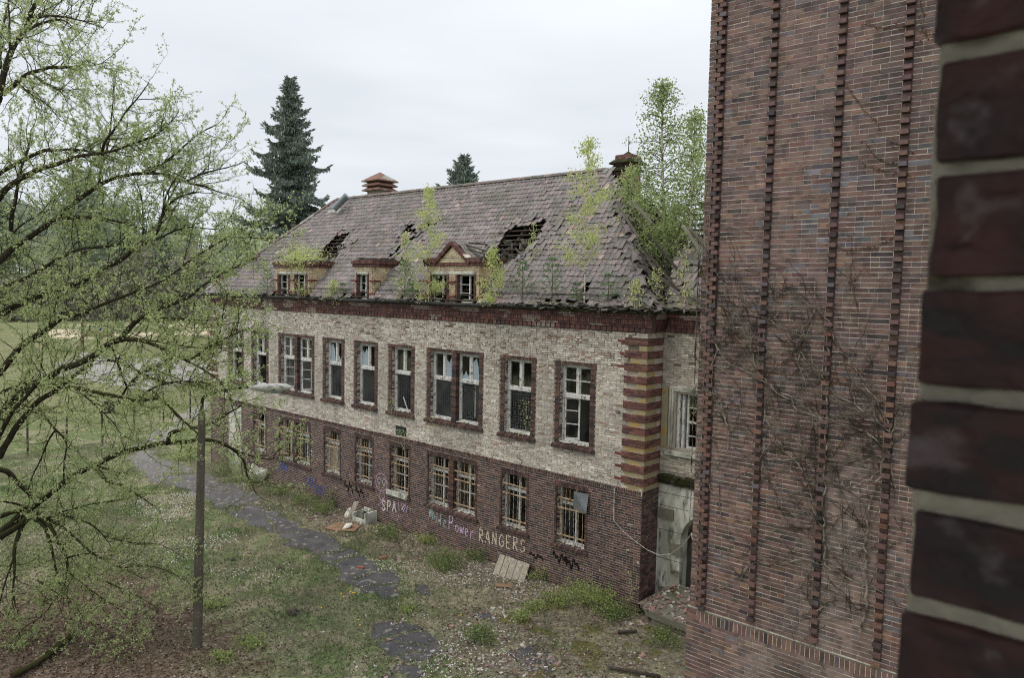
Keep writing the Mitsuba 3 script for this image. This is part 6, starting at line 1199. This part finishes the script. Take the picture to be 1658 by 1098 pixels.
d = h1-h0; L = np.linalg.norm(d); d /= L; sx = unit(np.cross(d, [0, 0, 1])); sz = np.cross(sx, d); m = M(); V = []; prf = [(0, .05, .05), (.08, .055, .055), (.22, .085, .08), (.38, .125, .115), (.55, .15, .13), (.75, .15, .13), (.88, .125, .1), (.96, .075, .06), (1., .012, .012)]
g_ = np.arange(16)*2*math.pi/16
for u, w, hh in prf:
    for q in g_: zz = math.sin(q); V.append(h0+d*L*u+sx*w*math.cos(q)+sz*(hh*zz*(1 if zz > 0 else .72)-.0)+[0, 0, -.03*math.sin(u*3.1)])
F = [[i*16+j, i*16+(j+1) % 16, (i+1)*16+(j+1) % 16, (i+1)*16+j] for i in range(len(prf)-1) for j in range(16)]; m.add(V, F, (.5,)*3); put('lamp_head', m, 'lamp_body', SL, smooth=True)
m = M(); V = []
for u, w in ((.3, .06), (.45, .1), (.65, .115), (.82, .09)):
    for q in np.linspace(math.pi*1.05, math.pi*1.95, 9): V.append(h0+d*L*u+sx*w*math.cos(q)*1.05+sz*(w*1.0*math.sin(q)-.012)+[0, 0, -.03*math.sin(u*3.1)-.012])
F = [[i*9+j, i*9+j+1, (i+1)*9+j+1, (i+1)*9+j] for i in range(3) for j in range(8)]; m.add(V, F, (.5,)*3); put('glass_bowl', m, 'dusty_pane', SL, smooth=True)
for x0, y0, x1, y1 in [(44, 680, 45, 738), (108, 668, 108, 717), (165, 657, 165.5, 716), (217, 650, 217.5, 700), (264, 637, 265, 688), (308, 634, 308, 678)]:
    b = on_z(x1, y1); t = at_range(x0, y0, math.hypot(b[0], b[1])); m = M(); m.tube([b-[0, 0, .2], b*.5+t*.5, t], [.06, .058, .055], sides=8); m.box(t-[.07, .07, .0], t+[.07, .07, .03])
    put('fence_post', m, 'dark_wood', label={44: 'leftmost dark fence post in the meadow row', 108: 'second fence post from the left in the meadow row', 165: 'third fence post from the left, beside the small crate', 217: 'fourth fence post, standing before the far path', 264: 'fifth fence post in the meadow row, close to the pale path', 308: 'last fence post of the row, nearest the lamp arm'}[x0], cat='fence post', group='fence posts in a row across the meadow')
b = on_z(173, 668); m = M(); k = thing('wooden_crate', 'small weathered slatted crate lying in the meadow near a fence post', 'crate')
for i in range(4): put('slat', M().box(b+[-.5, -.4, .08+.24*i], b+[.5, -.36, .24+.24*i]), 'grey_wood', k)
m.box(b+[-.46, -.35, .05], b+[.46, .4, .85]); put('body', m, 'dark_wood', k)

# ---------------------------------------------------------------- far meadow: person, box, bags
def person(k, base, H, r):
    J = {'hip': (0, 0, .52), 'chest': (0, 0, .74), 'neck': (0, 0, .83), 'head': (0, .01, .92), 'ls': (-.105, 0, .79), 'rs': (.105, 0, .79), 'le': (-.15, .1, .72), 're': (.16, .09, .71), 'lh': (-.05, .16, .9), 'rh': (.07, .16, .89), 'lk': (-.055, .02, .28), 'rk': (.055, .03, .28), 'lf': (-.06, 0, .02), 'rf': (.06, .01, .02), 'lt': (-.065, .09, .015), 'rt': (.065, .1, .015)}
    def bone(a, b, ra, rb): return manifold3d.Manifold.batch_hull([manifold3d.Manifold.sphere(ra*H, 10).translate([c*H for c in J[a]]), manifold3d.Manifold.sphere(rb*H, 10).translate([c*H for c in J[b]])])
    def join(bs):
        o = bs[0]
        for b_ in bs[1:]: o = o+b_
        v, f, _ = meshkit.arrays(o); t = trimesh.Trimesh(v, f); trimesh.smoothing.filter_taubin(t, iterations=3); t.vertices += base; return t
    body = join([bone('hip', 'chest', .07, .075), bone('chest', 'neck', .07, .035), bone('neck', 'head', .03, .05), bone('ls', 'rs', .035, .035), bone('ls', 'le', .03, .025), bone('le', 'lh', .025, .02), bone('rs', 're', .03, .025), bone('re', 'rh', .025, .02), bone('hip', 'lk', .055, .04), bone('lk', 'lf', .038, .026), bone('hip', 'rk', .055, .04), bone('rk', 'rf', .038, .026), bone('lf', 'lt', .022, .018), bone('rf', 'rt', .022, .018)])
    scene['skin'] = pr(lin(196, 150, 128), .7, .3); put('body', body, 'skin', k, smooth=True)
    scene['navy_cloth'] = pr(lin(34, 40, 58), .95, .1); scene['jeans'] = pr(lin(62, 72, 92), .95, .1); scene['hair'] = pr(lin(48, 36, 28), .8, .2)
    put('jacket', join([bone('hip', 'chest', .08, .085), bone('chest', 'neck', .082, .04), bone('ls', 'rs', .044, .044), bone('ls', 'le', .038, .032), bone('le', 'lh', .032, .024), bone('rs', 're', .038, .032), bone('re', 'rh', .032, .024)]), 'navy_cloth', k, smooth=True)
    put('trousers', join([bone('hip', 'lk', .064, .05), bone('lk', 'lf', .046, .034), bone('hip', 'rk', .064, .05), bone('rk', 'rf', .046, .034)]), 'jeans', k, smooth=True)
    put('hair', join([manifold3d.Manifold.sphere(.054*H, 12).translate([0, -.012*H, .94*H])]), 'hair', k, smooth=True)
b = on_z(145, 540); person(thing('person', 'distant person in a dark jacket behind the rust box, both hands raised to the face', 'person'), b, 1.75, rng)
b2 = on_z(156, 545.5); m = M(); u = unit(RT*[1, 1, 0]); w = np.cross([0, 0, 1], u)
for s in (-1, 1): pass
k = thing('rust_box', 'low rust brown open box far out on the sandy ground', 'box')
m.obox(b2+[0, 0, .6], [u*2.1, w*.06, np.array([0, 0, .6])]); m.obox(b2+u*2.05+w*1.+[0, 0, .6], [u*.06, w*1., np.array([0, 0, .6])]); m.obox(b2-u*2.05+w*1.+[0, 0, .6], [u*.06, w*1., np.array([0, 0, .6])]); m.obox(b2+w*2+[0, 0, .6], [u*2.1, w*.06, np.array([0, 0, .6])])
put('side', m, 'rust_copper', k)
for (x, y, lab) in ((160, 535.5, 'small bright blue bag lying on the rust brown box'), (97, 511, 'small bright blue bag on the ground far behind the linden limbs')):
    p = on_z(160, 546)+[0, 0, 1.2]+w*.05 if x == 160 else on_z(x, y+2); s = .5; o = manifold3d.Manifold.batch_hull([manifold3d.Manifold.sphere(.12, 10).translate(q) for q in ((-.3, 0, .14), (.3, 0, .14), (.32, .3, .16), (-.3, .3, .14), (-.2, .1, .42), (.22, .12, .4))]); v, f, _ = meshkit.arrays(o)
    scene['blue_cloth'] = pr(lin(52, 104, 190), .8, .2); kk = thing('blue_bag', lab, 'bag'); put('sack', trimesh.Trimesh(v+p, f), 'blue_cloth', kk, smooth=True)
    put('strap', M().tube([p+[-.2, .1, .5], p+[-.1, .1, .66], p+[.1, .1, .66], p+[.2, .1, .5]], .02, sides=5), 'blue_cloth', kk)

# ---------------------------------------------------------------- things lying along the wall
PN = thing('board_panel', 'weathered panel of upright grey boards leaning against the wall near the corner', 'panel')
tl, tr2, brr, bll = on_y(809, 897, 18.98), on_y(858, 914, 18.98), on_z(848, 944), on_z(797, 931)
for i in range(5):
    a, b = i/5+.006, (i+1)/5-.006; P = np.array([bll+(brr-bll)*a, bll+(brr-bll)*b, tl+(tr2-tl)*b, tl+(tr2-tl)*a])+rng.normal(0, .006, (4, 3)); nn = unit(np.cross(P[1]-P[0], P[3]-P[0]))*.025
    put('board', M().add(np.vstack([P, P-nn]), [[0, 1, 2, 3], [7, 6, 5, 4], [0, 4, 5, 1], [1, 5, 6, 2], [2, 6, 7, 3], [3, 7, 4, 0]], (.5,)*3), 'grey_wood', PN)
def slab(name, label, cat, P, th, bsdf):
    P = np.asarray(P, float); nn = unit(np.cross(P[1]-P[0], P[-1]-P[0]))*th; n = len(P); F = [[i, n+i, n+(i+1) % n, (i+1) % n] for i in range(n)]
    t = M(); t.add(np.vstack([P, P-nn]), F, (.5,)*3)
    for i in range(1, n-1): t.add(np.vstack([P[[0, i, i+1]], (P-nn)[[0, i+1, i]]]), [[0, 1, 2], [3, 4, 5]], (.5,)*3)
    return put(name, t, bsdf, label=label, cat=cat)
scene['white_board'] = two(pr(mikit.proc(lambda p, n, uv: mix(lin(206, 204, 198), lin(150, 148, 140), smoothstep(.5, .75, fbm(p.x*7, p.y*7, p.z*7, 3)))), .8, .2))
scene['cardboard'] = two(pr(mikit.proc(lambda p, n, uv: mix(lin(160, 132, 108), lin(118, 98, 82), fbm(p.x*5, p.y*5, p.z*5, 3))), .95, .1))
slab('white_slab', 'cracked whitish slab leaning at the wall on the left behind linden twigs', 'slab', [on_z(398, 775), on_z(425, 781), on_y(433, 761, 18.7), on_y(417, 756.5, 18.75), on_y(408, 751, 18.75)], .05, 'white_board')
slab('cardboard_sheet', 'flattened brown cardboard sheet on the ground by the light well', 'cardboard', [on_z(524, 856, .03), on_z(549, 846, .04), on_z(583, 852, .03), on_z(574, 861, .06), on_z(545, 860, .03)], .012, 'cardboard')
slab('white_sheet', 'torn white board lying on the cardboard sheet', 'board', [on_z(554, 858, .06), on_z(560, 848, .1), on_z(571, 848, .22), on_z(566, 855, .1)], .015, 'white_board')
slab('brown_board', 'short orange-brown board lying below the leaning panel', 'board', [on_z(801, 950, .05), on_z(828, 952, .05), on_z(829, 946, .12), on_z(802, 945, .12)], .03, 'cardboard')
LW = thing('light_well', 'concrete light well box at the wall foot with broken slabs tilted over it', 'light well')
m = M(); x0, x1 = -25.2, -24.3; m.box((x0, 18.45, -.05), (x0+.08, YF-.05, .34)); m.box((x1-.08, 18.45, -.05), (x1, YF-.05, .46)); m.box((x0+.081, 18.45, -.05), (x1-.081, 18.52, .16)); m.box((x0+.081, YF-.12, .3), (x1-.081, YF-.05, .46)); put('box', m, 'grey_stucco', LW)
def leaning(P, th): P = np.asarray(P, float); nn = unit(np.cross(P[1]-P[0], P[-1]-P[0]))*th; return M().add(np.vstack([P, P-nn]), [[0, 1, 2, 3], [7, 6, 5, 4], [0, 4, 5, 1], [1, 5, 6, 2], [2, 6, 7, 3], [3, 7, 4, 0]], (.5,)*3)
put('slab', leaning([on_z(563, 839), on_z(570, 840), on_y(581, 813, 18.7), on_y(573, 812, 18.7)], .04), 'grey_wood', LW)
put('slab', leaning([on_z(590, 846), on_z(600, 847), on_y(606, 826, 18.9), on_y(599, 824, 18.9)], .05), 'concrete', LW)
put('slab', leaning([on_z(578, 842), on_z(584, 845), on_y(589, 835, 18.7), on_y(582, 832, 18.7)], .04), 'concrete', LW)
put('white_board', leaning([on_z(556, 836), on_z(562, 839), on_y(569, 822, 18.6), on_y(564, 823, 18.6)], .03), 'white_board', LW)
for (x, y, z, a, lab) in [(584, 921, 0, .4, 'single pinkish red brick lying on the asphalt path'), (620, 905, 0, 1.2, 'dark broken brick at the edge of the rubble by the path'), (728, 900, 0, .7, 'brick half hidden in rubble in front of the middle windows')]:
    p = on_z(x, y); t = rounded_box((-.12, -.057, 0), (.12, .057, .07), .008, .03, .004, x); R_ = np.array([[math.cos(a), -math.sin(a), 0], [math.sin(a), math.cos(a), 0], [0, 0, 1]]); t.vertices = t.vertices@R_.T+p
    scene['pink_brick'] = two(pr(mikit.proc(lambda p, n, uv: mix(lin(172, 112, 96), lin(124, 80, 70), fbm(p.x*16, p.y*16, p.z*16, 3))), .9, .2)); put('loose_brick', t, 'pink_brick', smooth=True, label=lab, cat='brick')
for (a, b, lab) in [((984, 1081), (1070, 1096), 'dark wooden pole lying in the moss at the tower foot'), ((1000, 1024), (1030, 1022), 'dark rotten branch by the bush under the corner')]:
    m = M(); m.tube(smooth_path(np.array([on_z(*a, .06), on_z((a[0]+b[0])/2, (a[1]+b[1])/2, .09), on_z(*b, .06)]), 2), .045, sides=8); put('fallen_pole', m, 'dark_wood', label=lab, cat='pole')
for px, lab in (([(120, 1022), (95, 1050), (60, 1075), (20, 1095)], 'mossy fallen branch in the leaf litter at the lower left'), ([(125, 1030), (100, 1040), (78, 1060)], 'pale broken stick beside the mossy fallen branch')):
    m = M(); Q = smooth_path(np.array([on_z(x, y, .12) for x, y in px]), 2); m.tube(Q, np.linspace(.05, .09 if 'mossy' in lab else .03, len(Q)), sides=8); put('fallen_branch', m, 'bark', label=lab, cat='branch', smooth=True)
for (x, y, s, lab) in [(475, 995, .15, 'dark rotten stump in the grass near the bottom'), (233, 884, .09, 'small dark clod left of the lamp post'), (452, 922, .09, 'small dark clod between lamp post and path'), (378, 908, .09, 'dark earth clod just right of the lamp post')]:
    p = on_z(x, y); v = trimesh.creation.icosphere(subdivisions=3, radius=1.); V = v.vertices*(1+1.3*(fbmn(v.vertices*2.6+x, 4)[:, None]-.45))*[s, s, s*.75]; V[:, 2] += s*.3; put('earth_clod', trimesh.Trimesh(V+p, v.faces, process=False), 'dark_wood', smooth=True, label=lab, cat='clod')

# ---------------------------------------------------------------- shrubs along the wall
GRN = [(140, 164, 86), (124, 150, 76), (156, 178, 98), (110, 136, 70)]; r = np.random.default_rng(71)
for (x, y, W, H, nl, lab) in [(718, 925, .75, .75, 1500, 'yellow-green bush in the rubble in front of the double barred window'), (960, 985, .95, .95, 2000, 'wide green bush at the wall foot near the corner'), (900, 978, .5, .5, 600, 'small green bush left of the wide bush at the corner'), (873, 938, .5, .5, 600, 'green bush right of the leaning board panel'), (1000, 1000, .6, .6, 800, 'green bush under the building corner'), (548, 820, .7, .8, 1000, 'green bush left of the light well'), (520, 830, .7, .7, 900, 'low bush between white slab and light well'), (632, 868, .8, .45, 900, 'low green weeds right of the light well'), (690, 880, .6, .4, 600, 'low green weeds under the wall writing'), (775, 906, .5, .6, 600, 'small bush left of the leaning board panel'),
    (440, 800, .9, .7, 1000, 'bush beside the cracked white slab'), (365, 768, 1.3, .9, 1600, 'broad green bush in front of the walled-up doorway'), (400, 785, 1., .6, 1000, 'low green bush left of the cracked white slab'), (490, 815, .9, .6, 900, 'low bush at the path edge under the blue scribbles'), (840, 1005, .4, .35, 420, 'small weed clump amid daisies near the bottom'), (775, 1040, .55, .55, 800, 'small green weed bush in front of the damp asphalt patch'), (870, 990, .45, .35, 400, 'little weed clump below the brown board'), (1075, 1040, .6, .4, 700, 'grassy weed clump beneath the landing slab'), (660, 990, .3, .2, 200, 'tiny weed clump at the path end'), (345, 985, .5, .4, 500, 'green weeds at the foot of the lamp post'), (408, 1045, .45, .35, 400, 'broad-leaved weeds right of the lamp post foot'), (360, 1070, .4, .3, 300, 'broad-leaved weeds at the bottom edge right of the lamp post'), (285, 745, 1.2, .5, 800, 'low weeds at the far bend of the path'), (330, 735, 1.4, .8, 1200, 'low bushes off the left end of the building')]:
    p = on_z(x, y); shrub(thing('shrub', lab, 'shrub'), p, W, H, nl, .06, GRN if x % 3 else [(168, 190, 90), (180, 200, 104), (150, 174, 82)], r, 14)
for (x, y, Y, lab) in [(852, 668, 18.98, 'leafy seedling rooted on the upper window sill, second from the corner'), (700, 672, 19.0, 'small seedling on the sill of the double upper window'), (634, 648, 19.0, 'tiny seedling in the reveal of a tall upper window'), (655, 700, 19.03, 'tiny plant behind the small wall picture'), (1122, 662, 19.95, 'leafy twig in the recess window'), (772, 528, 19.02, 'sparse yellow-green twig growing from the cream wall below the cornice'), (1022, 930, 19.0, 'thin climbing weed on the plinth near the corner')]:
    p = on_y(x, y+14, Y); birch(thing('wall_seedling', lab, 'seedling'), p-[0, 0, .25], .9 if x in (852, 772) else .6, .55 if x == 852 else .3, r, 130 if x == 852 else 60, .055, YG, trunk=.008, nb=16, start=.1)

# ---------------------------------------------------------------- woodland behind the meadow
r = np.random.default_rng(81)
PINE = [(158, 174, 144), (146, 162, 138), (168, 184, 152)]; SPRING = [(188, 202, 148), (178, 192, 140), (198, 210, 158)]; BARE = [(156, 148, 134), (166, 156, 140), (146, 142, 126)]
def template(kind, seed):
    """one tree of a kind as part meshes at the origin, reused by its copies"""
    rr = np.random.default_rng(seed); save = dict(scene); sl = dict(labels); cn = dict(count)
    k = 'tmp_tree'; b = np.zeros(3)
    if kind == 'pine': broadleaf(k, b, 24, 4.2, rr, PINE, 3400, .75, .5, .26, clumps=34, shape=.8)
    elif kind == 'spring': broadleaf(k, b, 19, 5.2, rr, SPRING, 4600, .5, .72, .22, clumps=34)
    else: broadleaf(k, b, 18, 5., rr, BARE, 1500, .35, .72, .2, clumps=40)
    out = {n_: scene[n_] for n_ in scene if n_.startswith(k)}
    scene.clear(); scene.update(save); labels.clear(); labels.update(sl); count.clear(); count.update(cn); return {n_.split('__')[1]: d_ for n_, d_ in out.items()}
TPL = {k: [template(k, 100+i) for i in range(3)] for k in ('pine', 'spring', 'bare')}
LAB = {'pine': ('pine_tree', 'far dark green pine with a bare trunk at the edge of the woodland', 'pines along the woodland edge'), 'spring': ('leafy_tree', 'far tree with light spring foliage at the edge of the woodland', 'leafing trees along the woodland edge'), 'bare': ('bare_tree', 'far grey-brown tree still almost leafless at the edge of the woodland', 'leafless trees along the woodland edge')}
def copy_tree(kind, p, s, rot, label=None):
    nm, lb, gp = LAB[kind]; k = thing(nm, label or lb, 'tree', None if label else gp); i = r.integers(3)
    for part, d_ in TPL[kind][i].items():
        scene[f'{k}__{part}'] = {**d_, 'to_world': T().translate(list(map(float, p))).rotate([0, 0, 1], float(rot)).scale(float(s))}
        if 'crown' in part or 'branches' in part: labels[f'{k}__{part}'] = {'kind': 'stuff'}
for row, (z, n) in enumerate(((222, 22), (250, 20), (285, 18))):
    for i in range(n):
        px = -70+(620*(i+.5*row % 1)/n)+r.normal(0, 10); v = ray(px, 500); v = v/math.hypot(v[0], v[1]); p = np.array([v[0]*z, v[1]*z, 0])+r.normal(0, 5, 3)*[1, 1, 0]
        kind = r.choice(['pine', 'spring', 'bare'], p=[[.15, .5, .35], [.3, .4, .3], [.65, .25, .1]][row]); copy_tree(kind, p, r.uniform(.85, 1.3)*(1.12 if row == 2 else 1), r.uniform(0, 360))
for i in range(12):
    px = 330+r.uniform(0, 110); z = r.uniform(95, 150); v = ray(px, 470); v = v/math.hypot(v[0], v[1]); copy_tree(r.choice(['spring', 'pine', 'bare'], p=[.5, .3, .2]), np.array([v[0]*z, v[1]*z, 0]), r.uniform(.55, .8), r.uniform(0, 360))
b = on_z(133, 568); copy_tree('pine', b, 1.0, 40, 'single pine with a straight dark trunk standing alone in the meadow behind the linden')
for (px, z, s, lab) in ((455, 58, .62, 'light green leafing tree beside the left end of the roof, in front of the spruce'), (425, 62, .66, 'light green leafing tree left of the spruce')):
    v = ray(px, 470); v = v/math.hypot(v[0], v[1]); copy_tree('spring', np.array([v[0]*z, v[1]*z, 0]), s, r.uniform(0, 360), lab)
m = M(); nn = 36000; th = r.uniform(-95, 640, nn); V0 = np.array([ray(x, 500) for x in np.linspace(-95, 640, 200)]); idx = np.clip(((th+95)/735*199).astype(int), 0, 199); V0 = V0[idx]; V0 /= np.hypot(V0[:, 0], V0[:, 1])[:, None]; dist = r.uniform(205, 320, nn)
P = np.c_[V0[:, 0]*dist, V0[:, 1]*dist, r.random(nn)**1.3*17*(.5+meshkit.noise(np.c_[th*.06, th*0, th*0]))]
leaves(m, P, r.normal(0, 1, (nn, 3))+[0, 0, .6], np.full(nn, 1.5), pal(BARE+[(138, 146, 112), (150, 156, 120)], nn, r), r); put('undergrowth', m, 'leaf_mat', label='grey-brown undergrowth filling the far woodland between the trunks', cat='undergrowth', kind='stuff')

# ---------------------------------------------------------------- ground cover
r = np.random.default_rng(91)
def scatter(n, xr, yr, dens): P = np.c_[r.uniform(*xr, n), r.uniform(*yr, n)]; return P[r.random(n) < dens(P)]
inpath = [pp.buffer(-.05)]
tar = shapely.union_all([pp]+patches).buffer(-.07); shapely.prepare(tar)
def off_asphalt(P): return ~shapely.contains_xy(tar, P[:, 0], P[:, 1])
def litter_w(P): return np.clip(1.5-np.hypot((P[:, 0]+21.)/7.6, (P[:, 1]-4.8)/6.)*1.05+1.2*(fbmn(np.c_[P*.5, P[:, :1]*0], 3)-.5), 0, 1)
def near_w(P): return np.clip((P[:, 0]+18)/3, 0, 1)*np.clip((P[:, 1]-10.6)/2.2, 0, 1)+np.clip((P[:, 1]-16.4)/1.2, 0, 1)*(P[:, 0] > -40)
GD = lambda P: (1-.25*np.clip(near_w(P), 0, 1))*np.clip(1.25*(fbmn(np.c_[P*.9, P[:, :1]*0+3], 4)-.25), .08, 1)*(1-.85*litter_w(P))*(1-.4*np.clip(near_w(P), 0, 1))
P = scatter(900000, (-48, -5.5), (2., 19.), GD); P = P[(off_asphalt(P) | (r.random(len(P)) < .05)) & ((P[:, 0] < -11.7) | (P[:, 1] < 18.5)) & (P[:, 1] < 19.05)]; ok, z = in_view(np.c_[P, np.zeros(len(P))]); P = P[ok]; n = len(P)
D = np.c_[r.normal(0, .45, (n, 2)), np.full(n, 1.)]; tone = fbmn(np.c_[P*.7, P[:, :1]*0+9], 3); c = np.where((tone+r.normal(0, .08, n) > .5)[:, None], pal([(152, 148, 120), (166, 160, 136), (138, 140, 108)], n, r), pal([(112, 138, 80), (100, 126, 72), (128, 150, 92)], n, r))
m = M(); leaves(m, np.c_[P, np.full(n, .0)], D, r.uniform(.05, .14, n), c, r, wid=.16, fold=.4); put('grass', m, 'leaf_mat', label='short mixed green and dry grass of the meadow', cat='grass', kind='stuff')
P = scatter(70000, (-34, -10), (1.5, 19), lambda P: np.clip(litter_w(P)+.2+.35*np.clip(near_w(P), 0, 1)*.4, 0, 1)); P = P[off_asphalt(P) & (P[:, 1] < 19.0)]; n = len(P); D = np.c_[r.normal(0, 1, (n, 2)), r.normal(0, .3, n)]
m = M(); leaves(m, np.c_[P, r.uniform(.005, .035, n)], D, np.full(n, .075), pal([(118, 96, 80), (100, 80, 68), (140, 118, 102), (164, 146, 130), (82, 66, 56)], n, r, jit=.15), r, wid=.7, fold=.5); put('leaf_litter', m, 'matte_vc', label='brown fallen leaves lying under the linden', cat='leaf litter', kind='stuff')
P = scatter(17000, (-34, -6), (10.5, 19), lambda P: np.clip(near_w(P), 0, 1)*np.clip(2.4*(fbmn(np.c_[P*.8, P[:, :1]*0+5], 3)-.3), 0, 1)); P = P[(P[:, 1] < 19.0)]
m = M()
for p in P:
    if shapely.contains_xy(tar, p[0], p[1]) and r.random() < .7: continue
    s = r.uniform(.012, .045) if r.random() < .96 else r.uniform(.045, .085); a = r.uniform(0, 3); m.obox((p[0], p[1], s*.2), [np.array([math.cos(a), math.sin(a), r.normal(0, .2)])*s, np.array([-math.sin(a), math.cos(a), 0])*s*.7, np.array([0, 0, s*.35])], (.5,)*3, jit=s*.14)
v, f, c = m.get(); cc = np.repeat(pal([(150, 114, 106), (128, 100, 92), (150, 144, 134), (124, 118, 108), (110, 88, 80), (162, 128, 118), (186, 180, 172)], len(v)//8, r), 8, 0); m = M().add(v, f, cc); put('rubble', m, 'matte_vc', label='scattered brick and tile rubble on the soil along the wall', cat='rubble', kind='stuff')
P = scatter(26000, (-34, -10.5), (9, 18.9), lambda P: np.clip(5*(fbmn(np.c_[P*.45, P[:, :1]*0+21], 3)-.5), 0, 1)*(1-litter_w(P))); P = P[off_asphalt(P)]; n = len(P); h = r.uniform(.03, .1, n); m = M()
for j in range(2): leaves(m, np.c_[P+r.normal(0, .01, P.shape), h], np.c_[r.normal(0, 1, (n, 2)), r.normal(0, .25, n)], np.full(n, .036), np.tile(lin(224, 222, 216), (n, 1)), r, wid=.9, fold=.1)
put('daisies', m, 'matte_vc', label='tiny white daisies sprinkled through the grass', cat='flowers', kind='stuff')
for x, y in [(552, 967), (556, 972), (567, 964), (571, 966), (574, 966), (520, 990), (580, 1010), (582, 1019), (325, 1044), (302, 895), (298, 893), (520, 860), (232, 896), (640, 962), (746, 1002), (656, 976)]:
    p = on_z(x, y); k = thing('dandelion', 'yellow dandelion flower in the grass', 'flower', 'yellow dandelions in the grass'); scene['dandelion_yellow'] = two(pr(lin(226, 190, 40), .9, .1)); m = M(); m.tube([p, p+[.01, 0, .1]], .004, sides=4); put('stalk', m, 'needle_mat', k)
    v = trimesh.creation.icosphere(subdivisions=1, radius=.03); v.vertices = v.vertices*[1, 1, .45]+p+[.01, 0, .11]; put('blossom', v, 'dandelion_yellow', k)
